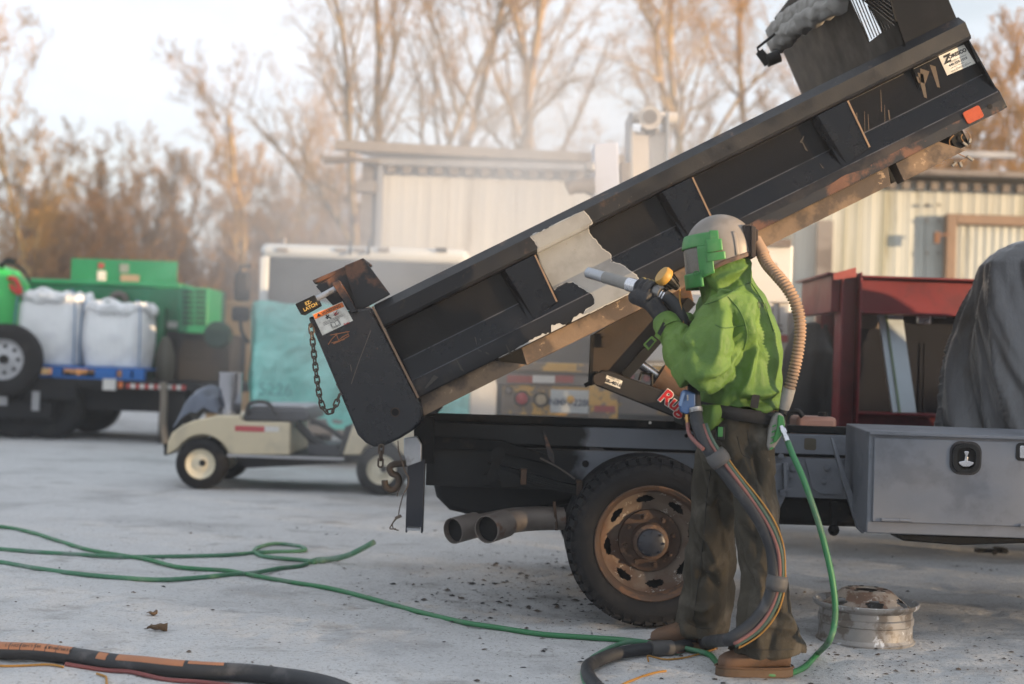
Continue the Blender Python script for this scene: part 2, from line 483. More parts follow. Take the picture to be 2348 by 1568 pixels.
# ---- low wooded rise far behind, closing the view between the stems
h = MB()
def rise(u, v):
    x = -70 + 200 * u; y = 72 + 40 * v
    return (x, y, max(0, (5.0 + 1.6 * mnoise.noise(Vector((x*.07, y*.05, 1))) + 1.6 * mnoise.noise(Vector((x*.45, y*.2, 4))) + .9 * mnoise.noise(Vector((x*1.7, y*.3, 7)))) * min(1, v * 4)) - .3)
h.grid(rise, 420, 12)
hill = h.build('hills', M('far_wood_floor', C(152,120,82), 1, var=.25, vs=.8, col2=C(116,94,66), s2=.3, bump=.3, bs=2, spec=.05), None, ang=180, recalc=False); hill['kind'] = 'structure'

# ---- evergreens in the woods at the left
m_ever = M('evergreen', C(74,66,38), .9, var=.3, vs=2, col2=C(96,74,40), s2=.8, spec=.15)
rnd = random.Random(9)
def evergreen(x, d, H, lab):
    b = P(x, 830, d); t = T('evergreen_tree', lab, 'tree', (b.x, d, 0), 'small evergreens among the bare trees')
    m = MB(); m.cyl((b.x, d, 0), (b.x, d, H*.9), .09, .02, 6); m.build('trunk', m_bark[1], t)
    c = MB()
    for k in range(700):
        z = H * (1 - rnd.random()**.55 * .94); rr = (1 - z / H) * H * .26 + .08; a = rnd.uniform(0, 6.28); q = rr * math.sqrt(rnd.random())
        o = Vector((b.x + math.cos(a)*q, d + math.sin(a)*q, z)); n = Vector((math.cos(a), math.sin(a), rnd.uniform(-.5, .3))).normalized()
        s1 = n * rnd.uniform(.15, .4); s2 = n.cross(Vector((0,0,1))).normalized() * rnd.uniform(.05, .14)
        c.add([o - s2, o + s2, o + s1], [(0,1,2)])
    c.build('crown', m_ever, t, smooth=False, recalc=False)
for x, d, H, lab in ((62, 50, 3.6, 'small dark evergreen under the golden tree'), (150, 53, 4.2, 'dark evergreen left of the green compressor lid'),
                     (248, 51, 4.0, 'dark evergreen above the middle of the green compressor'), (330, 54, 4.5, 'dark evergreen behind the right end of the compressor lid'),
                     (12, 52, 3.4, 'low dark evergreen at the left photo edge')):
    evergreen(x, d, H, lab)

# ---- unseen screen of leaves behind the camera, added to keep the yard in shade
rnd = random.Random(4); hv = MB()
hd = Vector((SUN_DIR.x, SUN_DIR.y, 0)).normalized(); hp = Vector((-hd.y, hd.x, 0)); hc = Vector((.5, 6.0, 0)) + hd * 26
SHADE_TOP = 1.12 + 26 * math.tan(SUN_EL)
for k in range(26000):
    s_ = rnd.uniform(-24, 24); top = SHADE_TOP + .28 * mnoise.noise(Vector((s_*.5, 0, 2))) + .16 * mnoise.noise(Vector((s_*2.2, 5, 2)))
    z = top * (1 - rnd.random()**1.6); o = hc + hp * s_ + hd * rnd.uniform(0, 1.4) + Vector((0, 0, z))
    n = Vector((rnd.gauss(0,1), rnd.gauss(0,1), rnd.gauss(0,1))).normalized(); t1 = n.orthogonal().normalized(); t2 = n.cross(t1); q = rnd.uniform(.06, .13)
    hv.add([o - t1*q, o + t2*q*.6, o + t1*q, o - t2*q*.6], [(0,1,2,3)])
shade_hedge = hv.build('shade_hedge', M('shade_hedge_leaf', C(72,82,50), .8, var=.25, vs=3), None, smooth=False, recalc=False)
tag(shade_hedge, 'unseen leafy screen added to shade the yard from the low sun', 'shade_hedge', kind='stuff')

# bare trees standing behind the leaf screen, out of the photo: the evening light comes through their branches
segs = []; rnd = random.Random(8)
for k in range(5):
    thick, thin, _, _ = PROTO[rnd.choice(('slim', 'golden', 'forked'))]
    o = np.array(hc + hp * (-20 + 9.5 * k + rnd.uniform(-2, 2)) + hd * rnd.uniform(3, 15)); a = rnd.uniform(0, 6.28); ca, sa = math.cos(a), math.sin(a); f = rnd.uniform(.75, 1.05)
    for s0, s1, r0, r1 in thick + thin[::2]:
        segs.append(((o[0] + f*(ca*s0[0] - sa*s0[1]), o[1] + f*(sa*s0[0] + ca*s0[1]), f*s0[2]), (o[0] + f*(ca*s1[0] - sa*s1[1]), o[1] + f*(sa*s1[0] + ca*s1[1]), f*s1[2]), r0, r1))
tl = seg_object('tree_line', segs, 3, m_bark[1], None)
tag(tl, 'unseen row of bare trees along the near side of the yard', 'tree line', kind='stuff')
# ================================================================ THE DUMP TRUCK
m_bed = M('worn_black_paint', C(8,10,16), .22, spec=.3, var=.3, vs=9, col2=C(22,21,23), s2=3, lo=.5, hi=.7, col3=C(70,62,55), s3=46, lo3=.69, hi3=.74, bump=.0006, bs=160, rvar=.16)
m_bed_rust = M('black_paint_rusting', C(26,26,29), .5, var=.3, vs=11, col2=C(100,66,46), s2=6, lo=.5, hi=.62, col3=C(140,96,68), s3=40, lo3=.64, hi3=.7, bump=.001, bs=120, rvar=.15)
m_bed_dust = M('dusty_black_panel', C(14,13,14), .42, spec=.2, var=.35, vs=5, col2=C(28,26,24), s2=2.2, lo=.45, hi=.7, col3=C(64,58,52), s3=38, lo3=.66, hi3=.72, bump=.0008, bs=90)
m_bed_edge = M('scuffed_black_flange', C(23,23,26), .5, spec=.35, var=.3, vs=6, col2=C(62,54,48), s2=4, lo=.5, hi=.68, col3=C(104,88,74), s3=30, lo3=.66, hi3=.74, bump=.0008, bs=90)
m_rail = M('scuffed_rail_paint', C(19,20,24), .45, var=.25, vs=8, col2=C(96,72,56), s2=9, lo=.6, hi=.74, col3=C(120,108,98), s3=60, lo3=.66, hi3=.72, bump=.0008, bs=140, rvar=.15, stretch=(1,1,1))
m_sill = M('rusty_tan_steel', C(120,99,78), .75, var=.25, vs=7, col2=C(78,65,54), s2=3.2, lo=.48, hi=.58, col3=C(146,124,100), s3=14, lo3=.6, hi3=.66, bump=.0015, bs=60)
m_bare = M('blasted_bare_steel', C(132,134,135), .62, metal=.0, var=.12, vs=9, col2=C(120,121,122), s2=3.4, col3=C(116,112,106), s3=40, lo3=.64, hi3=.72, bump=.0005, bs=300)
m_edge = M('feathered_white_edge', C(178,176,172), .8, var=.05)
m_black = M('chassis_black', C(13,14,15), .6, spec=.3, var=.3, vs=6, col2=C(44,38,34), s2=9, lo=.6, hi=.72, bump=.001, bs=60)
m_blackp = M('black_plastic', C(14,15,17), .45, spec=.35, var=.2)
m_rust = M('brown_rust', C(78,58,44), .85, var=.3, vs=12, col2=C(54,42,34), s2=5, lo=.48, hi=.6, bump=.002, bs=60)
m_rustor = M('orange_rust', C(80,62,50), .85, var=.25, vs=14, col2=C(106,76,54), s2=9, lo=.54, hi=.62, bump=.0015, bs=80)
m_hoist = M('hoist_paint_oily', C(54,44,34), .5, var=.25, vs=7, col2=C(104,66,34), s2=4, lo=.55, hi=.7, bump=.001, bs=70)
m_chrome = M('bright_steel', C(200,200,204), .22, metal=1, var=.06)
m_alu = M('dull_aluminium', C(168,170,174), .4, metal=.8, var=.12, vs=20, col2=C(120,118,116), s2=10)
m_pipe = M('sooty_exhaust', C(112,104,98), .6, metal=.4, var=.2, vs=12, col2=C(96,72,58), s2=8, lo=.55, hi=.65)
m_soot_shade = M('soot_and_shade', C(14,13,13), .95)  # near-black for exhaust soot and for shade painted inside holes and recesses
m_tyre = M('tyre_rubber', C(27,27,29), .8, var=.25, vs=9, col2=C(44,42,41), s2=4, lo=.5, hi=.66, spec=.3, bump=.0012, bs=70)
m_white_lbl = M('label_white', C(226,222,212), .5, var=.05, col2=C(198,192,180), s2=12)
m_ink = M('label_ink', C(28,28,30), .6, var=0)
m_orange = M('label_orange', C(226,120,48), .5, var=.05)
m_redink = M('label_red', C(190,36,40), .5, var=.05)
m_amber = M('amber_reflector', C(168,72,34), .35, var=.12, vs=60)
m_tarp = M('grey_canvas', C(138,135,130), .85, var=.15, vs=10, bump=.004, bs=30, bump2=.01, bs2=9)
m_chain = M('chain_steel', C(84,72,62), .6, metal=.5, var=.25, vs=60)
m_wire = M('copper_wire', C(150,118,84), .5, var=.1)

def primer(name, xthr, wide=.05, thr2=None):
    """grey primer with a sprayed edge to the old black paint"""
    m = M(name, C(112,116,124), .6, var=.1, vs=5, col2=C(98,102,110), s2=3, col3=C(76,76,80), s3=24, lo3=.68, hi3=.76, bump=.0005, bs=200)
    n, l = m.node_tree.nodes, m.node_tree.links; b = n['Principled BSDF']; src = b.inputs['Base Color'].links[0].from_socket
    tc = n.new('ShaderNodeTexCoord'); sp = n.new('ShaderNodeSeparateXYZ'); l.new(tc.outputs['Object'], sp.inputs[0])
    ns = n.new('ShaderNodeTexNoise'); ns.inputs['Scale'].default_value = 9; ns.inputs['Detail'].default_value = 4; l.new(tc.outputs['Object'], ns.inputs['Vector'])
    ad = n.new('ShaderNodeMath'); ad.operation = 'MULTIPLY_ADD'; ad.inputs[1].default_value = .22; l.new(ns.outputs['Fac'], ad.inputs[0]); l.new(sp.outputs['X'], ad.inputs[2])
    mr = n.new('ShaderNodeMapRange'); mr.inputs[1].default_value = xthr + .11 - wide; mr.inputs[2].default_value = xthr + .11 + wide; l.new(ad.outputs[0], mr.inputs[0])
    mx = n.new('ShaderNodeMix'); mx.data_type = 'RGBA'; l.new(mr.outputs[0], mx.inputs[0]); mx.inputs[6].default_value = C(13,14,15); l.new(src, mx.inputs[7])
    l.new(mx.outputs[2], b.inputs['Base Color']); return m

D0 = 6.75                                         # near side of the dump bed
WHL = P(1494, 1252, 6.76)                          # outer rear wheel centre
TR = Vector((WHL.x, 7.85, 0))
truck = T('dump_truck', 'black dump truck with raised bed, grey primed frame and steel toolbox', 'dump truck', TR)
BO = P(959, 912, D0); BE = P(2310, 245, D0)
UU = (BE - BO).normalized(); BL = (BE - BO).length; VV = Vector((-UU.z, 0, UU.x)); WW = Vector((0, 1, 0))
BW = 2.2
def B(u, v, w=0): return BO + UU * u + VV * v + WW * w
def uv(x, y, w=0):
    p = P(x, y, D0 + w) - BO; return p.dot(UU), p.dot(VV)
PROF = [(0, .004), (.006, 0), (.085, .002), (.193, .075), (.368, .075), (.370, .022), (.384, .012), (.452, .0), (.490, .05)]
def pw(v):
    for (a, wa), (b, wb) in zip(PROF, PROF[1:]):
        if a <= v <= b: return wa + (wb - wa) * (v - a) / max(b - a, 1e-6)
    return PROF[0][1] if v < 0 else PROF[-1][1]
def side(mirror, name):
    s_ = MB(); inner = [(.490, .125), (.10, .125), (0, .10)]
    ring = [(v, (BW - w) if mirror else w) for v, w in PROF + inner]
    s_.prism([B(0, v, w) for v, w in ring], UU * BL)
    o = s_.build(name, m_bed, truck, bevel=.004)
    o.data.materials.append(m_bed_dust); o.data.materials.append(m_bed_edge)
    for i, k in ((0, 2), (1, 2), (3, 1), (4, 1)): o.data.polygons[2 + i].material_index = k
    return o
bed = side(False, 'bed_side'); side(True, 'bed_side')
# top rail skin, scuffed: its own plate just proud of the side
rl = MB(); pr = [(.3715, .0205), (.384, .010), (.452, -.0025), (.4925, .0485), (.4925, .127)]
rl.loft([[B(u, v, w) for v, w in pr] for u in np.linspace(.002, BL - .002, 30)], cap=False, close=False)
rl.build('top_rail', m_rail, bed, ang=25, recalc=False)
# lower edge, rusted in places
lr = MB(); pr = [(-.003, .012), (-.002, -.003), (.045, -.0025)]
lr.loft([[B(u, v + (.012 * mnoise.noise(Vector((u*9, 0, 1))) if i == 2 else 0), w) for i, (v, w) in enumerate(pr)] for u in np.linspace(1.7, BL - .02, 60)], cap=False, close=False)
lr.build('rusted_lower_edge', m_bed_rust, bed, ang=25, recalc=False)
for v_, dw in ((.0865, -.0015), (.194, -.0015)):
    s_ = MB(); s_.tube([B(u, v_, pw(v_) + dw) for u in np.linspace(.01, BL - .01, 40)], .0028, 5); s_.build('worn_crease_highlight', M('worn_crease_highlight', C(78,78,84), .35, spec=.5, var=.35, vs=12, col2=C(34,34,38), s2=6, lo=.5, hi=.6), bed)  # crease wear and its highlight, both painted as a lighter line
# floor, tailgate, underbody
m = MB(); m.prism([B(0, 0, .10), B(BL, 0, .10), B(BL, .10, .10), B(0, .10, .10)], WW * (BW - .2)); m.build('bed_floor', m_bed, truck)
m = MB(); m.prism([B(-.10, .02, .06), B(-.04, .02, .06), B(-.04, .52, .06), B(-.10, .52, .06)], WW * (BW - .12))
for k in range(5): m.prism([B(-.14, .06, .2 + k*.42), B(-.10, .06, .2 + k*.42), B(-.10, .48, .2 + k*.42), B(-.14, .48, .2 + k*.42)], WW * .09)
m.build('tailgate', m_bed, truck, bevel=.004)
for (xa, ya, xb, yb, xc, yc, xd, yd) in ((964, 908, 1131, 826, 1205, 836, 964, 957), (1194, 797, 2035, 382, 2042, 424, 1207, 838), (2052, 374, 2150, 324, 2214, 344, 2072, 416)):
    s_ = MB(); s_.prism([B(*uv(a, b, .03), .03) for a, b in ((xa, ya), (xb, yb), (xc, yc), (xd, yd))], WW * .12); s_.build('long_sill', m_sill, truck, bevel=.003)
m = MB(); m.prism([B(.02, -.085, .40), B(BL - .15, -.085, .40), B(BL - .15, -.002, .40), B(.02, -.002, .40)], WW * .10)
m.prism([B(.02, -.085, 1.7), B(BL - .15, -.085, 1.7), B(BL - .15, -.002, 1.7), B(.02, -.002, 1.7)], WW * .10); m.build('underbody_beam', m_black, truck)
for k in range(7):
    u = .35 + k * .42; m = MB(); m.prism([B(u, -.08, .16), B(u + .07, -.08, .16), B(u + .07, -.002, .16), B(u, -.002, .16)], WW * 1.88); m.build('cross_member', m_black, truck)
# stakes: right-hand edge at the rail, and width
for (xr, yr) in ((1221, 577), (1585, 404), (1942, 230)):
    u1, _ = uv(xr, yr); u0 = u1 - .155; s_ = MB(); d_ = .012; q = .03
    f = [(u0, .366), (u1, .366), (u1 - .005, .118), (u0 + .02, .095)]
    front = [B(u, v, .012) for u, v in f]
    back = [B(u0 - q, .366, .078), B(u1 + .012, .366, .078), B(u1 + .012, .118, pw(.118)), B(u0 - q*.2, .095, pw(.095))]
    s_.loft([front, back], cap=True); stk = s_.build('side_stake', m_bed, truck, bevel=.006)
    s_ = MB(); s_.bar(B(u1 + .003, .364, .009), B(u1 - .002, .12, .009), .008, .008); s_.build('lit_edge', M('painted_lit_edge', C(150,122,96), .4, metal=.5, var=.2), stk)  # bright strip painting the sunlit right edge of the stake
# ---- blasted patch
OUT = [(860,325),(960,276),(1060,228),(1160,182),(1210,160),(1240,192),(1270,235),(1240,262),(1256,298),(1278,330),(1304,352),(1330,392),(1352,410),(1380,424),(1394,440),(1400,470),(1394,488),(1440,500),(1480,520),(1510,548),(1550,578),
       (1566,598),(1590,640),(1608,668),(1500,706),(1400,756),(1300,804),(1212,844),(1218,818),(1250,796),(1286,772),(1282,735),(1276,712),(1250,690),(1200,662),(1168,636),(1148,622),(1110,618),(1086,630),(1062,634),(1044,650),(1024,660),(1006,690),(1004,722),(1012,752),(1004,748),(985,670),(960,590),(935,500),(910,425),(912,396),(896,366),(880,342)]
PXY = [(917 + .347*a, 430 + .347*b) for a, b in OUT]
def dense(poly, k=4, amp=.004, seed=0):
    o = []
    for i, (a, b) in enumerate(zip(poly, poly[1:] + poly[:1])):
        for j in range(k):
            t = j / k; n_ = mnoise.noise(Vector((i * 1.7 + t * 2, seed, 3)))
            o.append((a[0] + (b[0]-a[0])*t + n_*amp, a[1] + (b[1]-a[1])*t + mnoise.noise(Vector((i*1.3 + t*2.2, seed + 9, 7)))*amp))
    return o
def patch_uv(grow_=0.0):
    p = []
    for x, y in PXY:
        u, v = uv(x, y, .02); p.append((u, v))
    p = dense(p, 9, .006)
    c = np.array(p); n = len(c); t = np.roll(c, -1, 0) - np.roll(c, 1, 0); t /= np.linalg.norm(t, axis=1, keepdims=True)
    return c + np.stack([t[:, 1], -t[:, 0]], 1) * -grow_ if False else c + np.stack([-t[:, 1], t[:, 0]], 1) * grow_
def patch(name, poly, off, mat, parent):
    s_ = MB(); dv = .004
    vs = [i * dv - .002 for i in range(int(.498 / dv))]
    for va in vs:
        vb = va + dv; vm = (va + vb) / 2
        def cut(v):
            xs = []
            for (u0, v0), (u1, v1) in zip(poly, np.roll(poly, -1, 0)):
                if (v0 <= v) != (v1 <= v): xs.append(u0 + (u1-u0)*(v-v0)/(v1-v0))
            return sorted(xs)
        A_, B_ = cut(va + 1e-5), cut(vb - 1e-5); Mi = cut(vm)
        if len(A_) != len(Mi): A_ = Mi
        if len(B_) != len(Mi): B_ = Mi
        for k in range(0, len(Mi) - 1, 2):
            s_.add([B(A_[k], va, pw(va) - off), B(A_[k+1], va, pw(va) - off), B(B_[k+1], vb, pw(vb) - off), B(B_[k], vb, pw(vb) - off)], [(0,1,2,3)])
    bm_ = s_.build(name, mat, parent, ang=25, recalc=False); return bm_
c0 = patch_uv(0)
area = sum(a[0]*b[1] - b[0]*a[1] for a, b in zip(c0, np.roll(c0, -1, 0)))
sg = -1 if area > 0 else 1
patch('feathered_edge', patch_uv(sg * .0032), .0045, m_edge, bed)
patch('blasted_patch', patch_uv(0), .006, m_bare, bed)
# sand lying along the lower edge, paint runs, scrapes
m = MB(); rnd = random.Random(2)
us = np.linspace(.42, 1.12, 260)
for a_, b_ in zip(us, us[1:]):
    q = lambda u: max(0, .011 + .030*mnoise.noise(Vector((u*17, 2, 0))) + .016*mnoise.noise(Vector((u*55, 5, 0))))*min(1, (u - .40)/.25)
    if q(a_) > .0015 and q(b_) > .0015: m.add([B(a_, .0, -.0035), B(b_, .0, -.0035), B(b_, q(b_), -.0045), B(a_, q(a_), -.0045)], [(0,1,2,3)])
_o = m.build('caked_sand', M('caked_sand', C(168,166,162), .95), bed, recalc=False); _o['kind'] = 'stuff'
m = MB()
for x0, y0, x1, y1, wd in ((2110,168,2122,224,14),(2120,160,2116,190,22),(2138,150,2152,200,14),(2104,176,2108,190,10)):
    a, b = B(*uv(x0,y0,.07), .0735), B(*uv(x1,y1,.07), .0735); t = Vector((1,0,-.3)).normalized() * wd * px(7)/2
    m.add([a - t, a + t, b + t*.5, b - t*.5], [(0,1,2,3)])
for x0, y0, x1, y1, wd in ((1964,258,1966,302,3),(2037,252,2041,286,4),(2019,205,2021,256,2),(1990,262,1992,300,2),(2028,240,2029,300,1.5),(1982,255,1983,310,1.5)):
    a, b = B(*uv(x0,y0,.07), .0735), B(*uv(x1,y1,.07), .0735); t = Vector((1,0,0)) * wd * px(7)/2
    m.add([a - t*.6, a + t*.6, b + t, b - t], [(0,1,2,3)])
m.build('paint_runs', M('dried_mud', C(92,80,68), .9, var=.2, vs=30), bed, recalc=False)['kind'] = 'stuff'
m = MB()
for x0, y0, x1, y1, wd in ((1088,772,1100,805,10),(1100,776,1118,812,9),(1160,790,1170,812,8),(1045,822,1060,850,9),(975,890,1000,862,12),(1845,318,1856,340,7),(1850,306,1842,322,5),(1884,372,1890,384,6)):
    a, b = B(*uv(x0,y0), pw(uv(x0,y0)[1]) - .003), B(*uv(x1,y1), pw(uv(x1,y1)[1]) - .003); t = Vector((1,0,-.4)).normalized() * wd * px(6.75)/2
    m.add([a - t*.3, a + t*.3, b + t, b - t], [(0,1,2,3)])
m.build('scrapes', M('dull_scrape', C(60,55,50), .7, var=.3, vs=60), bed, recalc=False)['kind'] = 'stuff'
# ---- rear corner post with hinge ear, latch, decal
def uvp(l, w=0): return [B(a, b, w) for a, b in l]
post = [(-.30,.575),(-.01,.485),(.0,.02),(-.003,-.04),(-.016,-.083),(-.045,-.112),(-.09,-.127),(-.16,-.134),(-.25,-.132),(-.29,-.116),(-.318,-.08),(-.335,-.03)]
m_post = M('glossy_rust_bled_paint', C(17,18,23), .28, spec=.5, var=.3, vs=8, col2=C(58,44,36), s2=2.6, lo=.5, hi=.72, col3=C(104,74,52), s3=34, lo3=.65, hi3=.72, bump=.0006, bs=120)
sm = []
for i in range(len(post)):
    sm.append(post[i])
pl = MB(); pl.prism(uvp(post, -.012), WW * .16); cpost = pl.build('corner_post', m_post, truck, bevel=.012)
pl = MB(); pl.prism([p + WW*(BW - .13) for p in uvp(post, -.012)], WW * .16); pl.build('corner_post', m_bed, truck, bevel=.01)
s_ = MB(); s_.bar(B(-.002, .485, -.016), B(.001, .0, -.016), .012, .010); s_.build('worn_edge', M('worn_edge_steel', C(128,104,84), .45, metal=.4, var=.2), cpost)
s_ = MB(); s_.plate([uv(x, y) for x, y in ((787,608),(831,590),(893,674),(816,716))], [], lambda u, v: B(u, v, .03), WW * .02)
s_.prism([B(*uv(*q), .05) for q in ((712,641),(831,590),(836,598),(718,650))], WW * .35)
s_.prism([B(*uv(*q), .05) for q in ((720,655),(790,612),(816,716),(760,700))], WW * .03)
ear = s_.build('hinge_ear', m_bed_rust, truck, bevel=.004)
s_ = MB(); s_.cyl(P(704,697,6.70), P(772,660,6.70), .014, n=14); s_.cyl(P(768,662,6.70), P(784,653,6.70), .011, .004, n=14); s_.build('latch_pin', m_alu, truck)
s_ = MB(); s_.prism([P(676,697,6.66), P(720,676,6.66), P(731,699,6.66), P(690,722,6.66)], WW * .12); lb = s_.build('latch_block', m_black, truck, bevel=.004)
s_ = MB(); s_.prism([P(760,650,6.68), P(776,642,6.68), P(818,714,6.68), P(806,718,6.68)], WW * .08); s_.build('latch_guide', m_bed_rust, truck, bevel=.003)
text('EZ-\nLATCH', .022, P(709,699,6.655), UU, VV, M('gold_print', C(196,160,84), .5), lb, bold=.0006)
def decal(quad, d, parent, mat=m_white_lbl, name='decal', th=.002):
    q = [P(x, y, d) for x, y in quad]; s_ = MB(); s_.prism(q, WW * th); o = s_.build(name, mat, parent, smooth=False)
    xd = (q[1] - q[0]).normalized(); yd = (q[0] - q[3]).normalized(); c = sum(q, Vector()) / 4
    return o, q, xd, yd, c
wd, q, xd, yd, c = decal([(716,721),(785,691),(809,735),(739,769)], 6.73, truck, name='warning_decal')
e = -WW * .001
s_ = MB(); s_.prism([q[0].lerp(q[1], .02) + e - yd*.003, q[0].lerp(q[1], .98) + e - yd*.003, q[0].lerp(q[1], .98) + e - yd*.026, q[0].lerp(q[1], .02) + e - yd*.026], e); s_.build('orange_band', m_orange, wd, smooth=False)
cc = q[0].lerp(q[1], .5) - yd*.0145
text('\u25b2 WARNING', .020, cc - WW*.0025, xd, yd, m_ink, wd, bold=.0004)
s_ = MB()
def strokes(mb, base, pts_list, wd_, off=-.0025):
    for pts in pts_list:
        for (x0, y0), (x1, y1) in zip(pts, pts[1:]):
            a = base + xd*x0 + yd*y0 + WW*off; b = base + xd*x1 + yd*y1 + WW*off
            mb.bar(a, b, .0006, wd_, up=(b - a).cross(WW))
strokes(s_, c + yd*.012 - xd*.022, [[(0,.014),(.003,.004),(.010,-.004)],[(.003,.004),(-.008,.0)],[(.003,.004),(.014,.008)],[(-.004,-.006),(.003,-.002)],[(.010,-.004),(.016,-.012)]], .005)
strokes(s_, c + yd*.014 + xd*.022, [[(-.012,-.006),(.014,.010)],[(-.006,-.01),(.016,-.002)]], .003)
s_.build('pictogram', m_ink, wd)
s_ = MB(); strokes(s_, c + yd*.013 + xd*.024, [[(-.010,.008),(.008,-.008)],[(-.010,-.008),(.008,.008)]], .003, -.003); s_.build('red_cross', m_redink, wd)
s_ = MB(); strokes(s_, c - yd*.028, [[(-.018,-.012),(-.018,.010),(0,.006),(.018,.010),(.018,-.012),(0,-.015),(-.018,-.012)],[(0,.006),(0,-.015)],[(-.022,-.016),(-.022,.006)],[(.022,-.016),(.022,.006)],[(-.022,-.016),(0,-.019),(.022,-.016)]], .0018); s_.build('book_sign', m_ink, wd)
for k in range(3):
    s_ = MB(); strokes(s_, c - yd*(.004 + k*.006), [[(-.052, 0), (.05 - .02*(k == 2), 0)]], .0014); s_.build('fine_print', m_ink, wd)
text('Rugby', .012, c - yd*.05 + xd*.048 - WW*.0025, xd, yd, m_redink, wd, shear=.3, bold=.0003)
# scrawl scratched into the post
s_ = MB(); SCR = [[(752,790),(760,778),(772,766),(796,760),(800,770),(778,782),(764,788)],[(770,764),(776,780),(786,772),(798,766)],[(760,786),(790,778)],[(757,768),(801,760)]]
for pth in SCR: s_.tube([P(x, y, 6.735) for x, y in pth], .0028, 4)
s_.build('scrawl', M('chalky_orange', C(160,104,70), .9), cpost)
s_ = MB(); s_.tube([P(850,757,6.7355), P(822,830,6.7355), P(805,880,6.7355)], .0022, 4); s_.tube([P(803,836,6.7355), P(806,852,6.7355)], .002, 4); s_.tube([P(770,880,6.7355), P(784,905,6.7355)], .002, 4); s_.build('scratch', M('grey_scratch', C(98,86,78), .8), cpost)
s_ = MB(); s_.cyl(P(906,945,6.737), P(906,945,6.733), .017, n=16); s_.build('bolt_hole', m_soot_shade, cpost)
s_ = MB(); s_.pipe([P(906,945,6.74), P(906,945,6.731)], .023, .017, 18); s_.build('bolt_hole_rim', m_rust, cpost)
# ---- chain, link by link
def link_mesh(a, b, flip, r=.0042):
    a, b = Vector(a), Vector(b); t = (b - a); L = t.length * .5 + .006; t.normalize()
    s1 = t.cross(WW).normalized(); s_ = s1 if flip else (WW * .93 + s1 * .35).normalized(); c = (a + b) / 2; w_ = .011
    pts = []
    for k in range(14):
        an = 2*math.pi*k/14; ca, sa = math.cos(an), math.sin(an)
        pts.append(c + t * ((L - w_) * (1 if ca > 0 else -1) * (abs(ca) > .05) + ca * w_) + s_ * sa * w_)
    m = MB(); rings = []
    for k in range(14):
        tg = (pts[(k+1) % 14] - pts[k-1]).normalized(); rings.append(m.ring(pts[k], tg, r, 5, t.cross(s_)))
    rings.append(rings[0]); m.loft(rings, cap=False); return m
m = MB(); m.ell(P(712,746,6.72), .012, .02, .012, 8, 6); chain = m.build('chain_anchor', m_chain, truck)
cp = arclen(spline([P(713,750,6.70), P(716,775,6.68), P(719,805,6.67), P(723,840,6.67), P(728,880,6.67), P(734,915,6.67), P(742,938,6.67), P(752,946,6.67), P(762,942,6.68), P(771,925,6.70), P(778,905,6.72)], 6), .0285)
for k in range(len(cp) - 1): link_mesh(cp[k], cp[k+1], k % 2 == 0).build('chain_link', m_chain, chain)
m = MB(); m.ell(P(874,1022,6.70), .01, .01, .01, 8, 6); ch2 = m.build('chain_anchor', m_chain, truck)
cp = arclen([P(874,1022,6.68), P(873,1045,6.68), P(872,1068,6.68)], .03)
for k in range(len(cp) - 1): link_mesh(cp[k], cp[k+1], k % 2 == 0, .005).build('chain_link', m_chain, ch2)
# ---- headboard, louvred window, tarp roll
u1, v1 = uv(2066, 103, .05); HB = B(u1, 0)
def hbmap(w_, v_): return B(u1 + (v_ - .49) * .06, v_, w_)
def hb2(x, y):
    n = UU + VV * -.06; p = on_plane(x, y, B(u1 + (.0 - .49) * .06, 0), n) - BO; return (p.y, p.dot(VV))
outer = [(.12, .05), (BW - .12, .05), (BW - .10, .95), (BW - .22, 1.14), (.10, 1.14)]
hole = [hb2(*q) for q in ((1947,-70),(1947,2),(1990,98),(2053,50),(2037,-10),(2037,-70))]
s_ = MB(); s_.plate(outer, [hole], hbmap, UU * .008); m_bedin = M('bed_inside_black', C(10,11,14), .5, spec=.2, var=.3, vs=5, col2=C(20,20,22), s2=3)
hb = s_.build('headboard', m_bedin, truck, smooth=False)
for i in range(0):
    a, b = (1952.5 + 6.4*i - 20, -70), (1992 + 7.2*i - 2*(i > 3), 92 - 6.2*i)
    s_ = MB(); s_.bar(hbmap(*hb2(*a)), hbmap(*hb2(*b)), .004, .0105, up=UU.cross(VV)); s_.build('window_slat', m_bed, hb)
for i in range(0):
    a, b = (1990 + 11*i, -30 - 4*i), (2020 + 8*i, 74 - 7*i) if False else (2050 + 2*i, 44 - 16*i)
    s_ = MB(); s_.bar(hbmap(*hb2(*a)) - UU*.005, hbmap(*hb2(*b)) - UU*.005, .004, .0105, up=UU.cross(VV)); s_.build('window_slat', m_bed, hb)
for i in range(9):
    b = (1992 + 6.0*i, 93 - 3.6*i); t_ = 1.15
    while t_ > .1:
        a = (b[0] - 39*t_, b[1] - 95*t_)
        if a[1] < -60 or (a[1] > 69/59*(a[0] - 1978)): break
        t_ -= .02
    s_ = MB(); s_.bar(hbmap(*hb2(*a)), hbmap(*hb2(*b)), .004, .0075, up=UU.cross(VV)); s_.build('window_slat', m_bed, hb)
for j in range(6):
    a, b = (1975 + 11*j, -6), (2053 - 2.0*j, 56 - 11*j)
    s_ = MB(); s_.bar(hbmap(*hb2(*a)) - UU*.006, hbmap(*hb2(*b)) - UU*.006, .004, .0075, up=UU.cross(VV)); s_.build('window_slat', m_bed, hb)
for w0 in (.0,):
    s_ = MB(); s_.prism([B(u1, .488, w0 + .05), B(BL - .01, .488, w0 + .05), B(BL + .03, 1.14, w0 + .05), B(u1 + .05, 1.14, w0 + .05)], WW * .012); s_.build('headboard_gusset', m_bedin, truck, bevel=.002)
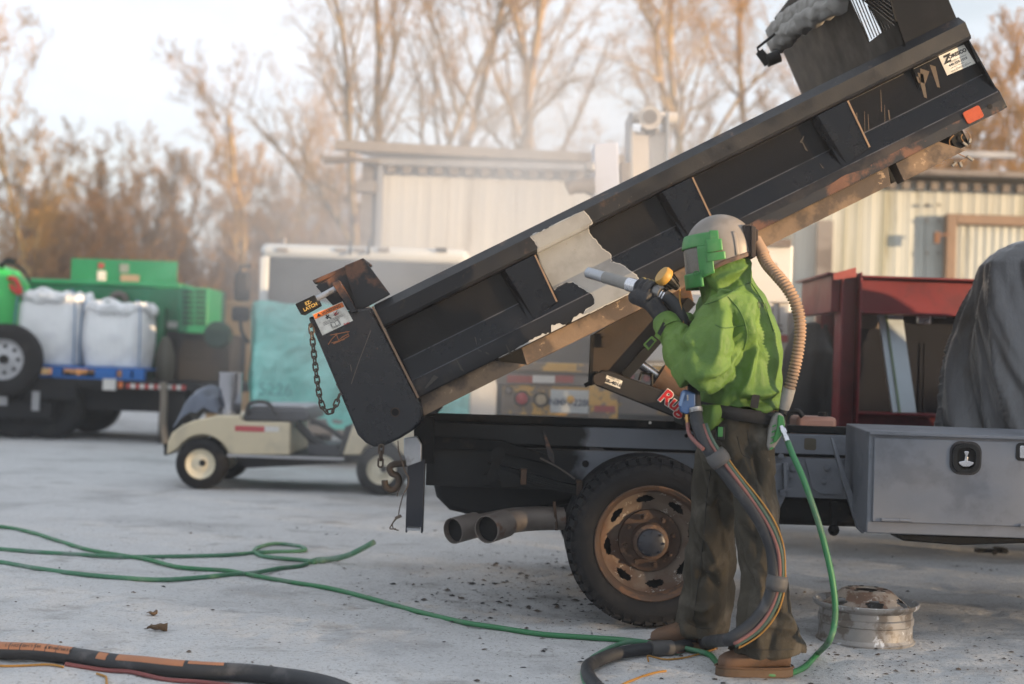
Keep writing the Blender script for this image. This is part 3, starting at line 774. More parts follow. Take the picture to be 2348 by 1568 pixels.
s_ = MB(); s_.prism([B(u1, .125, .13), B(u1, .30, .13), B(u1 - .30, .125, .13)], WW * (BW - .26)); s_.build('floor_fillet', m_bedin, truck)
s_ = MB(); s_.prism([B(BL - .012, .0, .0), B(BL - .004, .0, .0), B(BL - .004, .49, .06), B(BL - .012, .49, .06)], WW * (BW - .12)); s_.build('front_plate', m_bed, truck)
tp = spline([P(1782,76,8.3), P(1800,55,8.1), P(1840,26,7.7), P(1885,4,7.3), P(1930,-22,7.05)], 10)
def rag(path, r, n=22, amp=.12, sd=0):
    s_ = MB(); path = arclen(path, .012); rings = []
    x = Vector((0, 0, 1))
    for i, p in enumerate(path):
        t = (path[min(i+1, len(path)-1)] - path[max(i-1, 0)]).normalized(); x = (x - t*x.dot(t)).normalized(); y = t.cross(x)
        rg = []
        for k in range(n):
            a = 2*math.pi*k/n; nn = mnoise.noise(Vector((math.cos(a)*1.5 + i*.05, math.sin(a)*1.5, i*.16 + sd))) + .6*abs(mnoise.noise(Vector((a*1.2 + i*.12, i*.05, 9 + sd))))
            rg.append(p + (x*math.cos(a) + y*math.sin(a)) * r * (1 + amp*nn))
        rings.append(rg)
    return s_.loft(rings)
tr_ = rag(tp, .055, amp=.38).build('tarp_roll', m_tarp, truck, ang=180)
rag(spline([P(1778,108,8.2), P(1792,92,8.1), P(1825,62,7.7), P(1870,34,7.3), P(1920,6,7.05)], 10), .050, amp=.42, sd=4).build('tarp_fold', m_tarp, tr_, ang=180)
s_ = MB(); s_.tube([P(1776,78,7.9), P(1736,110,7.9), P(1740,122,7.9)], .008, 8); s_.cyl(P(1740,118,7.9), P(1762,146,7.9), .024, .028, 12); s_.cyl(P(1757,140,7.9), P(1786,128,7.9), .036, .036, 16); s_.build('tarp_crank', m_black, truck)
# ---- reflector, dealer plate, hanging wires
def rrect(c, xd, yd, w_, h_, r, n=5):
    o = []
    for sx, sy, a0 in ((1,1,0),(-1,1,90),(-1,-1,180),(1,-1,270)):
        for k in range(n + 1):
            a = R(a0 + 90*k/n); o.append(c + xd*(sx*(w_/2 - r) + r*math.cos(a)) + yd*(sy*(h_/2 - r) + r*math.sin(a)))
    return o
cR = B(*uv(2229.5, 263.5), -.001)
s_ = MB(); s_.prism(rrect(cR, UU, VV, .088, .062, .012), -WW * .008); s_.build('amber_reflector', m_amber, truck, bevel=.002)
s_ = MB(); cH = B(*uv(2268, 245), -.001); s_.cyl(cH, cH - WW*.003, .013, n=14); s_.build('bolt_hole', m_soot_shade, truck)
dp, q, xd, yd, c = decal([(2151,129),(2209,102),(2236,145),(2171,173)], D0 + .072, truck, name='dealer_plate')
text('Z', .05, q[0].lerp(q[1], .20).lerp(q[3].lerp(q[2], .22), .30) - WW*.0012, xd, yd, m_ink, dp, bold=.003, shear=.25)
text('ORESCO', .024, q[0].lerp(q[1], .62).lerp(q[3].lerp(q[2], .68), .26) - WW*.0012, xd, yd, m_ink, dp, bold=.0012)
text('EQUIPMENT COMPANY', .0085, q[0].lerp(q[1], .58).lerp(q[3].lerp(q[2], .55), .48) - WW*.0012, xd, yd, m_ink, dp)
text('440-359-1010', .017, q[0].lerp(q[1], .52).lerp(q[3].lerp(q[2], .52), .62) - WW*.0012, xd, yd, m_ink, dp, bold=.0004)
s_ = MB(); strokes(s_, q[0].lerp(q[1], .5).lerp(q[3].lerp(q[2], .5), .76), [[(-.045, 0), (-.012, 0)], [(-.004, 0), (.028, 0)]], .0016, -.0012); s_.build('fine_print', m_ink, dp)
text('www.ZORESCO.com', .012, q[0].lerp(q[1], .52).lerp(q[3].lerp(q[2], .52), .89) - WW*.0012, xd, yd, m_ink, dp)
s_ = MB()
for pth in ([(2186,310),(2176,322),(2180,338),(2196,352),(2218,362)], [(2222,362),(2212,366),(2207,374)], [(2207,366),(2196,374),(2190,380)], [(2206,308),(2203,316),(2212,330)], [(2214,300),(2224,312),(2223,322)]):
    s_.tube(spline([P(x, y, 6.9) for x, y in pth], 5), .0028, 5)
wr = s_.build('loose_wires', m_wire, truck)
for x0, y0, x1, y1 in ((2216,358,2230,368),(2191,372,2182,381),(2199,372,2204,383),(2206,326,2216,334),(2223,318,2222,328)):
    s_ = MB(); s_.bar(P(x0,y0,6.9), P(x1,y1,6.9), .014, .012); s_.build('wire_connector', m_tarp, wr, bevel=.002)
# ---- hoist
def pz(pts, d, th, name, mat, bevel=.004, parent=truck):
    s_ = MB(); s_.prism([P(x, y, d) for x, y in pts], WW * th); return s_.build(name, mat, parent, bevel=bevel)
hp_ = pz([(1356,768),(1400,742),(1580,652),(1590,690),(1548,738),(1432,862),(1400,872),(1352,884)], 7.30, .03, 'hoist_plate', m_hoist)
s_ = MB(); s_.bar(P(1585,690,7.28), P(1432,863,7.28), .05, .05); s_.build('hoist_flange', m_black, hp_)
s_ = MB(); s_.bar(P(1358,768,7.27), P(1352,884,7.27), .06, .018); s_.bar(P(1352,878,7.27), P(1340,884,7.27), .06, .02); s_.build('hoist_web', m_black, hp_)
s_ = MB(); s_.cyl(P(1388,780,7.30), P(1388,780,7.275), .036, n=20); s_.cyl(P(1388,780,7.28), P(1388,780,7.262), .022, n=16); s_.build('hoist_pin', m_hoist, hp_)
arm = pz([(1378,848),(1400,850),(1592,922),(1592,972),(1560,962),(1366,884),(1360,868)], 7.22, .05, 'lift_arm', M('lift_arm_paint', C(36,33,31), .5, var=.2, col2=C(96,68,42), s2=5, lo=.6, hi=.75), .008)
s_ = MB(); s_.cyl(P(1374,869,7.22), P(1374,869,7.19), .032, n=18); s_.build('hoist_pin', m_hoist, arm)
s_ = MB(); s_.bar(P(1560,945,7.3), P(1760,985,7.3), .4, .12); s_.build('lift_frame', m_black, truck)
ml, q, xd, yd, c = decal([(1391,860),(1427,873),(1421,891),(1385,877)], 7.217, arm, name='model_plate')
text('MODEL NO.', .012, c + yd*.014 - WW*.0015, xd, yd, m_ink, ml); text('SR-4016', .026, c - yd*.006 - WW*.0015, xd, yd, m_ink, ml, bold=.0008)
ax = (P(1570,946,7.2) - P(1526,917,7.2)).normalized(); ay = Vector((-ax.z, 0, ax.x))
text('Rugby', .10, P(1561,934,7.214), ax, ay, m_white_lbl, arm, bold=.006, shear=.15); text('Rugby', .10, P(1561,934,7.211), ax, ay, m_redink, arm, bold=.0025, shear=.15)
s_ = MB(); s_.cyl(P(1436,812,7.6), P(1512,866,7.6), .026, n=18); s_.build('piston_rod', m_chrome, truck)
s_ = MB(); s_.cyl(P(1504,866,7.6), P(1600,930,7.6), .088, n=24); s_.build('hoist_cylinder', m_rustor, truck)
s_ = MB(); s_.tube([P(1465,872,7.5), P(1470,855,7.5), P(1494,858,7.5), P(1494,884,7.5)], .008, 8); s_.build('hydraulic_fitting', m_black, truck)
# ---- chassis
def zat(x, y, d): return P(x, y, d).z
NR, FR = 7.40, 8.22
X0, X1 = P(970, 1000, NR).x, 4.6
def rail(d, za, zb, x0, x1, name, mat, th=.07):
    s_ = MB(); s_.box2((x0, d, zb), (x1, d + .012, za)); s_.box2((x0, d + .012, za - .012), (x1, d + th, za)); s_.box2((x0, d + .012, zb), (x1, d + th, zb + .012)); return s_.build(name, mat, truck, bevel=.003)
zt, zb1 = zat(1335, 979, NR), zat(1335, 1024, NR); zc, zd = zat(1335, 1033, NR), zat(1830, 1141, NR)
xg = P(1345, 1000, NR).x - TR.x; xg2 = P(1332, 1050, NR).x - TR.x
rail(NR, zt, zb1, X0, X1, 'hoist_subframe', primer('subframe_primer', xg, .03))
rail(NR + .01, zc, zd, X0 + .02, X1, 'chassis_rail', primer('rail_primer', xg2, .04))
rail(FR, zt, zb1, X0, X1, 'hoist_subframe', m_black); rail(FR, zc, zd, X0, X1, 'chassis_rail', m_black)
s_ = MB(); s_.box2((X0, NR + .06, zt + .004), (X1, NR + .16, zat(1300, 959, NR) + .0)); s_.build('subframe_cap', m_black, truck, bevel=.003)
for x in (X0 + .1, .45, 1.3, 2.2, 3.2):
    s_ = MB(); s_.box2((x, NR + .08, zd + .03), (x + .08, FR - .002, zc - .02)); s_.build('chassis_cross_member', m_black, truck)
for x, y, r in ((1342, 1063, .018), (1573, 999, .010), (1586, 999, .010), (1490, 969, .008)):
    d = NR + .008 if y > 1040 else NR - .002
    s_ = MB(); s_.cyl(P(x, y, d), P(x, y, d - .003), r, n=14); s_.build('frame_hole', m_soot_shade if y > 990 else m_white_lbl, truck)
for x, y in ((1818, 1073), (1896, 1072), (1888, 1102), (1790, 1046), (1812, 1090)):
    s_ = MB(); s_.cyl(P(x, y, NR), P(x, y, NR - .02), .017, n=6); s_.cyl(P(x, y, NR - .018), P(x, y, NR - .028), .010, n=10); s_.build('frame_bolt', primer('bolt_primer', -99), truck)
m_pr = primer('plain_primer', -99)
pz([(1760,1062),(1806,1060),(1808,1100),(1800,1140),(1786,1170),(1768,1172),(1752,1140)], NR - .03, .03, 'spring_hanger', m_pr, .006)
for x, y in ((1776, 1078), (1800, 1074), (1794, 1130)):
    s_ = MB(); s_.cyl(P(x, y, NR - .03), P(x, y, NR - .055), .02, n=6); s_.cyl(P(x, y, NR - .05), P(x, y, NR - .065), .011, n=12); s_.build('hanger_bolt', m_pr, truck)
s_ = MB(); s_.bar(P(1797, 1062, NR - .05), P(1799, 1120, NR - .05), .04, .014); s_.bar(P(1786,1126,NR-.05), P(1812,1120,NR-.05), .04, .012); s_.build('hanger_rib', m_pr, truck)
pz([(1815,1050),(1845,1052),(1850,1072),(1862,1120),(1880,1132),(1930,1134),(1930,1052)], NR - .006, .006, 'frame_plate', m_pr, .004)
s_ = MB(); s_.prism(rrect(P(1857, 1018, NR - .002), Vector((1,0,-.03)), Vector((0,0,1)), .062, .062, .012), WW * .004); s_.build('frame_slot', M('slot_inside', C(84,78,66), .8), truck)
# rear: bracket column, hook, wires, lamp bracket, tank
m_blue = M('blue_black_paint', C(30,34,44), .45, var=.2, vs=6, col2=C(70,60,56), s2=6, lo=.62, hi=.75)
s_ = MB(); xa, xb = P(933, 1100, 7.15).x, P(972, 1100, 7.15).x; z1, z0 = zat(950, 1052, 7.15), zat(950, 1222, 7.15)
s_.box2((xa, 7.15, z0 + .03), (xb, 7.158, z1)); s_.box2((xa, 7.158, z0), (xa + .008, 7.24, z1)); s_.box2((xb - .008, 7.158, z0), (xb, 7.24, z1)); s_.build('bumper_bracket', m_blue, truck, bevel=.002)
s_ = MB(); s_.box2((xa + .01, 7.10, z0 + .018), (xb - .01, 7.148, z0 + .03)); s_.build('bracket_foot', m_alu, truck)
pz([(925,1005),(955,1000),(966,1020),(966,1058),(932,1070),(926,1040)], 7.1, .05, 'lamp_bracket', m_alu, .004)
s_ = MB(); s_.bar(P(972,955,7.2), P(972,1062,7.2), .05, .10); s_.build('rear_crossbar', m_black, truck)
hk = [(934,1062),(905,1064),(893,1072),(898,1085),(910,1090),(914,1100),(913,1112),(905,1121),(892,1122),(883,1113),(882,1101)]
s_ = MB(); s_.tube(spline([P(x, y, 7.2) for x, y in hk], 5), .017, 10); s_.build('pintle_hook', m_chain, truck)
s_ = MB()
for pth in ([(912,1010),(914,1035),(922,1060),(928,1080),(936,1095),(934,1115),(924,1135),(916,1165),(913,1184)], [(912,1186),(900,1200),(902,1212),(914,1216)], [(908,1186),(898,1202),(894,1212),(908,1212)], [(918,1118),(912,1128),(910,1138)]):
    s_.tube(spline([P(x, y, 7.06) for x, y in pth], 6), .0032, 5)
s_.bar(P(920,1182,7.05), P(906,1188,7.05), .014, .014); s_.build('trailer_wiring', M('dusty_wire', C(96,84,74), .8), truck)
tk = MB(); tkp = [(985,1040),(1330,1048),(1330,1150),(1180,1186),(1080,1182),(1030,1170),(1000,1140),(988,1090)]
tk.prism([P(x, y, 7.62) for x, y in tkp], WW * .45); tk.build('fuel_tank', m_blackp, truck, bevel=.03)
s_ = MB(); s_.prism([P(x, y, 7.36) for x, y in ((985,1000),(1150,1010),(1265,1046),(1262,1066),(1120,1032),(985,1030))], WW*.02); s_.build('side_gusset', m_black, truck, bevel=.003)
s_ = MB(); s_.prism([P(x, y, 7.2) for x, y in ((1243,985),(1250,995),(1272,1048),(1270,1064),(1256,1050))], WW*.008); s_.build('mud_flap_bracket', m_bed_rust, truck, bevel=.002)
s_ = MB(); s_.tube(spline([P(1238,1050,7.3), P(1280,1072,7.3), P(1318,1098,7.3)], 5), .005, 6); s_.build('brake_line', m_pipe, truck)
# leaf spring pack and shackle
for k in range(5):
    s_ = MB(); a = [P(1118 + 22*k, 1062 + 3.5*k + 6*(k > 0), 7.12), P(1200, 1082 + 4.5*k, 7.12), P(1290, 1108 + 4.5*k, 7.12), P(1420, 1128 + 4.5*k, 7.12)]
    pa = spline(a, 6)
    for p0, p1 in zip(pa, pa[1:]): s_.bar(p0, p1, .075, .009)
    s_.build('spring_leaf', m_black, truck)
for x, y in ((1200, 1092), (1327, 1118)):
    s_ = MB(); s_.box(P(x, y, 7.12), (.03, .10, .075)); s_.build('spring_clip', m_rust, truck, bevel=.003)
s_ = MB(); s_.bar(P(1142,1040,7.10), P(1128,1092,7.10), .05, .045); s_.cyl(P(1142,1040,7.14), P(1142,1040,7.06), .034, n=16); s_.cyl(P(1128,1092,7.14), P(1128,1092,7.06), .030, n=16); s_.build('spring_shackle', m_black, truck)
s_ = MB(); s_.prism([P(x, y, 7.1) for x, y in ((1108,1088),(1122,1086),(1122,1112),(1112,1114),(1150,1120),(1148,1104),(1134,1096),(1140,1086),(1148,1098))], WW*.02); s_.build('shackle_plate', m_black, truck)
# axle, exhausts
s_ = MB(); s_.cyl((WHL.x, 7.1, WHL.z), (WHL.x, 8.6, WHL.z), .06, n=16); s_.ell((WHL.x, 7.85, WHL.z), .19, .2, .17, 16, 10); s_.build('rear_axle', m_black, truck)
def exhaust(tip, pts, r):
    pa = spline([P(*q) for q in pts], 8)
    s_ = MB(); s_.pipe(pa, r*.86, r*.8, 22); o = s_.build('exhaust_pipe', m_pipe, truck)
    pb = [P(*q) for q in tip]; s_ = MB(); s_.pipe(pb, r*1.06, r, 26); s_.build('exhaust_tip', m_pipe, o)
    s_ = MB(); c = pb[-1]; ax_ = (pb[-1] - pb[0]).normalized(); s_.cyl(pb[0] + ax_*.03, pb[0] + ax_*.034, r*.98, n=24); s_.build('pipe_inside', m_soot_shade, o)
exhaust([(1115,1214,6.70),(1158,1200,6.84)], [(1150,1203,6.82),(1185,1195,6.90),(1230,1191,6.96),(1290,1190,7.0)], .062)
exhaust([(1038,1217,6.90),(1090,1203,7.02)], [(1083,1205,7.0),(1120,1198,7.07),(1170,1188,7.12),(1240,1184,7.16),(1290,1186,7.18)], .060)
s_ = MB(); s_.bar(P(1270,1150,6.95), P(1276,1215,6.95), .03, .014); s_.build('exhaust_hanger', m_rust, truck)
# ---- wheels
R_T = .405
def wheel(cx, dy, face, name, sub=True):
    """dual-truck wheel; dy = outer face distance, face -1 looks at the camera"""
    c = Vector((cx, dy, R_T - .004)); ax = Vector((0, -face, 0))
    w_ = .225
    prof = [(.012,.268),(.0,.276),(-.012,.30),(-.022,.335),(-.014,.365),(.004,.378),(.022,.386),(.2,.386),(.222,.378),(.238,.355),(.238,.30),(.22,.27)]
    s_ = MB(); s_.lathe(c, ax, prof, 64); ty = s_.build('tyre', m_tyre, truck, ang=50)
    s_ = MB()
    n = 46
    for row, (t0, t1, off) in enumerate(((-.012,.05,0),(.056,.105,.5),(.112,.16,0),(.166,.22,.5))):
        for k in range(n):
            a0 = 2*math.pi*(k + off*.6 + .1)/n; a1 = a0 + 2*math.pi/n*.66
            pts = []
            for rr in (.382, .4045 if 0 < row < 3 else .403):
                for a, t in ((a0, t0), (a1, t0 + .006), (a1, t1), (a0, t1 - .006)):
                    rq = rr - (.020 if t < .0 else .012 if t > .205 else 0)
                    pts.append(c + ax*t + Vector((math.cos(a), 0, math.sin(a)))*rq)
            s_.add(pts, [(0,1,2,3),(4,5,6,7),(0,1,5,4),(1,2,6,5),(2,3,7,6),(3,0,4,7)])
    for k in range(36):
        a0 = 2*math.pi*k/36; a1 = a0 + .09; q = []
        for rr in (.345, .372):
            for a in (a0, a1): q.append(c - ax*(.021 if rr < .36 else .0125) + Vector((math.cos(a), 0, math.sin(a)))*rr)
        s_.add([q[0], q[1], q[3], q[2]] + [p - ax*.003 for p in (q[0], q[1], q[3], q[2])], [(4,5,6,7),(0,1,5,4),(1,2,6,5),(2,3,7,6),(3,0,4,7)])
    tb = s_.build('tread_blocks', m_tyre, ty, smooth=False); tb['kind'] = 'stuff'
    s_ = MB(); s_.lathe(c, ax, [(.02,.250),(-.002,.262),(-.008,.271),(-.002,.276),(.01,.272)], 64); s_.lathe(c, ax, [(.0,.264),(.02,.252),(.05,.244),(.075,.238)], 64); rim = s_.build('rim_flange', m_rustor, truck, ang=50)
    def dt(r): 
        return np.interp(r, [0,.10,.135,.15,.19,.225,.240], [.125,.125,.128,.138,.115,.08,.06])
    NA, NR_ = 160, 22; s_ = MB(); idx = {}
    for i in range(NR_ + 1):
        r = .12 + (.240 - .12)*i/NR_
        for k in range(NA):
            a = 2*math.pi*k/NA; s_.v.append(tuple(c + ax*float(dt(r)) + Vector((math.cos(a), 0, math.sin(a)))*r))
    for i in range(NR_):
        r = .12 + (.240 - .12)*(i + .5)/NR_
        for k in range(NA):
            a = 2*math.pi*(k + .5)/NA; m8 = (a + .25) % (2*math.pi/8) - math.pi/8
            if (m8*r/.042)**2 + ((r - .205)/.017)**2 < 1: continue
            k2 = (k + 1) % NA; s_.f.append((i*NA+k, i*NA+k2, (i+1)*NA+k2, (i+1)*NA+k))
    s_.build('wheel_disc', m_disc, rim, ang=60)
    s_ = MB(); s_.lathe(c, ax, [(.155,.0),(.155,.239)], 40); s_.build('wheel_back', m_soot_shade, rim)
    s_ = MB(); s_.lathe(c, ax, [(.132,.152),(.118,.148),(.112,.09),(.05,.085),(.042,.075),(.04,.0)], 40); hub = s_.build('hub', m_hub, truck, ang=40)
    s_ = MB(); s_.lathe(c, ax, [(.045,.068),(.016,.064),(.008,.05),(.006,.0)], 32); s_.build('hub_cap', m_blue, hub, ang=40)
    for k in range(8):
        a = 2*math.pi*(k + .3)/8; p = c + Vector((math.cos(a), 0, math.sin(a)))*.118
        s_ = MB(); s_.cyl(p + ax*.122, p + ax*.088, .0135, n=6); s_.cyl(p + ax*.089, p + ax*.076, .007, n=8); s_.build('wheel_nut', m_hub, hub)
    for k in range(8):
        a = 2*math.pi*k/8; p = c + Vector((math.cos(a), 0, math.sin(a)))*.056
        s_ = MB(); s_.cyl(p + ax*.012, p + ax*.002, .006, n=6); s_.build('cap_bolt', m_blue, hub)
m_disc = M('flaking_wheel_paint', C(108,94,82), .6, var=.2, vs=10, col2=C(88,66,52), s2=4.5, lo=.42, hi=.56, col3=C(166,160,152), s3=18, lo3=.58, hi3=.64, bump=.001, bs=60)
m_hub = M('rusty_hub', C(74,56,44), .75, var=.3, vs=20, col2=C(120,92,70), s2=16, lo=.56, hi=.66, bump=.001, bs=90)
wheel(WHL.x, 6.76, -1, 'wheel'); wheel(WHL.x, 8.94, 1, 'wheel'); 
s_ = MB(); s_.lathe((WHL.x, 7.06, R_T - .004), (0,1,0), [(.0,.20),(.0,.27),(-.01,.33),(.0,.38),(.02,.402),(.2,.402),(.22,.38),(.23,.30)], 56); s_.build('inner_tyre', m_tyre, truck, ang=50)
s_ = MB(); s_.lathe((WHL.x, 8.41, R_T - .004), (0,1,0), [(.0,.20),(.0,.27),(-.01,.33),(.0,.38),(.02,.402),(.2,.402),(.22,.38),(.23,.30)], 56); s_.build('inner_tyre', m_tyre, truck, ang=50)
for dy in (6.98, 8.5):
    s_ = MB(); s_.lathe((4.25, dy, R_T - .004), (0,1,0), [(.06,.0),(.05,.2),(.0,.25),(.0,.27),(-.01,.33),(.0,.38),(.02,.402),(.2,.402),(.22,.38),(.23,.30),(.2,.2),(.2,.0)], 40); s_.build('front_tyre', m_tyre, truck, ang=50)
# ---- toolbox, its bracket, reservoir
TF = 6.72
tx0, tz1, tz0 = P(1992, 1000, TF).x, zat(1994, 990, TF), zat(1983, 1222, TF); tx1 = tx0 + 1.22
s_ = MB(); s_.prism([(tx0, TF, tz0), (tx0, TF, tz1), (tx0, TF + .47, tz1 + .02), (tx0, TF + .47, tz0 + .16), (tx0, TF + .10, tz0)], (tx1 - tx0, 0, 0)); box = s_.build('toolbox', m_pr, truck, bevel=.006)
dx0, dz1, dz0 = tx0 + .022, tz1 - .025, zat(1983, 1195, TF)
s_ = MB(); s_.box2((dx0, TF - .014, dz0), (tx1 - .02, TF - .001, dz1)); s_.build('toolbox_door', m_pr, box, bevel=.005)
s_ = MB(); s_.box2((tx0 - .004, TF - .022, tz1 - .012), (tx1, TF - .001, tz1 + .004)); s_.build('toolbox_lip', m_pr, box, bevel=.003)
for x in (2020, 2338):
    s_ = MB(); a = P(x, 1191 + (x - 2010)*.04, TF - .022); s_.cyl(a, a + Vector((.083, 0, 0)), .008, n=10); s_.cyl(a + Vector((.085, 0, 0)), a + Vector((.14, 0, 0)), .008, n=10); s_.build('toolbox_hinge', m_pr, box)
def handle(x, y):
    c = P(x, y, TF - .0155); X, Z = Vector((1,0,0)), Vector((0,0,1))
    s_ = MB(); s_.prism(rrect(c, X, Z, .150, .158, .05), -WW*.0015); hl = s_.build('masked_paint_ring', M('black_overspray', C(46,44,46), .7, var=.2), box)
    s_ = MB(); out = [((p - c).x, (p - c).z) for p in rrect(c, X, Z, .128, .136, .045)]; inn = [((p - c).x, (p - c).z) for p in rrect(c, X, Z, .086, .098, .03)]
    s_.plate(out, [inn], lambda a, b: c + X*a + Z*b - WW*.002, -WW*.012); s_.build('handle_bezel', m_blackp, box, bevel=.003)
    s_ = MB(); s_.prism(rrect(c - WW*.0022, X, Z, .088, .1, .03), -WW*.001); s_.build('handle_recess', m_soot_shade, box)
    s_ = MB(); q = [(-.010,.034),(.010,.034),(.012,.026),(.006,.012),(.008,-.012),(.036,-.018),(.034,-.028),(.015,-.040),(-.015,-.040),(-.034,-.028),(-.036,-.018),(-.008,-.012),(-.006,.012),(-.012,.026)]
    s_.prism([c + X*a + Z*b - WW*.006 for a, b in q], -WW*.008); s_.build('latch_handle', m_chrome, box, bevel=.003)
handle(2213, 1050)
c = P(2349, 1036, TF - .016); s_ = MB(); s_.prism(rrect(c, Vector((1,0,0)), Vector((0,0,1)), .05, .06, .008), -WW*.004); s_.build('keyed_latch', m_chrome, box, bevel=.002)
s_ = MB(); s_.prism(rrect(c + WW*.001, Vector((1,0,0)), Vector((0,0,1)), .085, .085, .02), -WW*.002); s_.build('latch_mask', m_blackp, box)
s_ = MB(); s_.prism([P(x, y, 7.0) for x, y in ((1904,1002),(1910,1006),(1985,1216),(1978,1224),(1965,1212),(1930,1100))], WW*.03); s_.build('toolbox_brace', m_pr, truck, bevel=.003)
s_ = MB(); s_.prism([P(x, y, 6.95) for x, y in ((2052,1224),(2400,1236),(2400,1244),(2200,1250),(2070,1240))], WW*.2); s_.build('step_pan', m_black, truck, bevel=.01)
s_ = MB(); s_.bar(P(1912,1150,7.2), P(1910,1225,7.2), .03, .03); s_.ell(P(1911,1215,7.2), .03, .03, .03, 8, 6); s_.build('brake_chamber', m_black, truck)
s_ = MB(); s_.box2((P(1760,1100,7.5).x, 7.55, zat(1800,1206,7.5)), (4.4, 8.1, zd)); s_.build('drive_line_housing', m_black, truck, bevel=.03)
m_tan = M('pink_tan_plastic', C(176,132,116), .5, var=.06, vs=4)
a = P(1822, 996, 7.55); b_ = P(1914, 956, 7.55)
s_ = MB(); s_.box2((a.x, 7.5, a.z - .01), (b_.x, 7.72, b_.z)); rv = s_.build('fluid_reservoir', m_tan, truck, bevel=.02)
s_ = MB(); p = P(1886, 956, 7.6); s_.cyl(p, p + Vector((0,0,.025)), .026, n=16); s_.build('reservoir_cap', m_blackp, rv)
s_ = MB(); s_.tube(spline([P(1800,990,7.45), P(1797,965,7.45), P(1806,945,7.45), P(1828,943,7.45), P(1840,955,7.45)], 6), .014, 10); s_.build('vent_hose', m_blackp, rv)
# cab shell, wholly under the tarp
s_ = MB(); s_.prism([(3.15,7.3,.95),(4.7,7.3,.95),(4.7,7.3,1.75),(3.7,7.3,1.86),(3.3,7.3,1.7)], (0, 1.1, 0)); s_.build('cab', m_blackp, truck, bevel=.05)
# ================================================================ THE BLASTER AT WORK
def fuse(mb, voxel, name, mat, parent, smooth=6, disp=None, loc=None, dec=0):
    """join overlapping closed shapes into one continuous skin, relax it and press folds into it"""
    org = ORG[parent] if parent is not None else Vector(loc)
    me = bpy.data.meshes.new(name); me.from_pydata([tuple(Vector(p) - org) for p in mb.v], [], mb.f)
    bm = bmesh.new(); bm.from_mesh(me); bmesh.ops.recalc_face_normals(bm, faces=bm.faces); bm.to_mesh(me); bm.free()
    ob = bpy.data.objects.new('fuse', me); COL.objects.link(ob)
    md = ob.modifiers.new('r', 'REMESH'); md.mode = 'VOXEL'; md.voxel_size = voxel; md.use_smooth_shade = True
    if smooth:
        sm = ob.modifiers.new('s', 'SMOOTH'); sm.factor = .5; sm.iterations = smooth
    bpy.context.view_layer.update()
    out = bpy.data.meshes.new_from_object(ob.evaluated_get(bpy.context.evaluated_depsgraph_get()))
    bpy.data.objects.remove(ob); bpy.data.meshes.remove(me)
    if disp:
        n = len(out.vertices); co = np.empty(n*3, np.float32); out.vertices.foreach_get('co', co); co = co.reshape(-1, 3)
        no = np.empty(n*3, np.float32); out.vertices.foreach_get('normal', no); no = no.reshape(-1, 3)
        wco = co + np.array(org); co = co + no * disp(wco, no)[:, None]
        out.vertices.foreach_set('co', co.astype(np.float32).ravel()); out.update()
    out.name = name; out.shade_smooth(); out.materials.clear(); out.materials.append(mat)
    o = bpy.data.objects.new(name, out); COL.objects.link(o); ORG[o] = org
    if parent is not None: o.parent = parent
    else: o.location = org
    return o
def to_px(wco):
    v = wco - np.array(CAM); f = v @ np.array(_F); return np.stack([CX + F_PX*(v @ np.array(SR))/f, CY - F_PX*(v @ np.array(SU))/f], 1)
def fold_field(folds, near=None):
    """folds: (polyline in photo units, width, height in metres)"""
    def fn(wco, no):
        p = to_px(wco); d = np.zeros(len(p)); face = np.clip(-no[:, 1] + .35, 0, 1)
        for line, wd, amp in folds:
            best = np.full(len(p), 1e9); tt = np.zeros(len(p))
            L = [np.array(q, float) for q in line]
            for k, (a, b) in enumerate(zip(L, L[1:])):
                ab = b - a; t = np.clip(((p - a) @ ab) / (ab @ ab), 0, 1); q = a + t[:, None]*ab; e = np.linalg.norm(p - q, axis=1)
                m_ = e < best; best[m_] = e[m_]; tt[m_] = (k + t[m_]) / (len(L) - 1)
            end = np.sin(np.pi * np.clip(tt, .04, .96)) ** .5
            d += 2.3 * amp * end * np.exp(-np.abs(best / (wd*1.35))**1.3) * face
        return d
    return fn
def wrinkle(scale, amp, st=(1,1,1), seed=0):
    def fn(wco, no):
        r = np.empty(len(wco)); s_ = np.array(st) * scale
        for i, c in enumerate(wco * s_):
            v = Vector(c) + Vector((seed, 0, 0)); r[i] = (.5 - abs(mnoise.noise(v))) + .5*(.5 - abs(mnoise.noise(v*2.1)))
        return amp * (r - .45)
    return fn
def crumple(scale, amp, st=(1,1,1), seed=0):
    """flat facets between sharp creases, as stiff cloth breaks"""
    def fn(wco, no):
        r = np.empty(len(wco)); s_ = np.array(st)*scale
        for i, c in enumerate(wco*s_):
            v = Vector(c) + Vector((seed, seed, 0)); v = v + mnoise.noise_vector(v*.7)*.5; d = mnoise.voronoi(v)[0]; r[i] = min(1.0, (d[1] - d[0])/.45)
        return amp*(r - .6)
    return fn
def add_fn(*fs): return lambda w_, n_: sum(f(w_, n_) for f in fs)

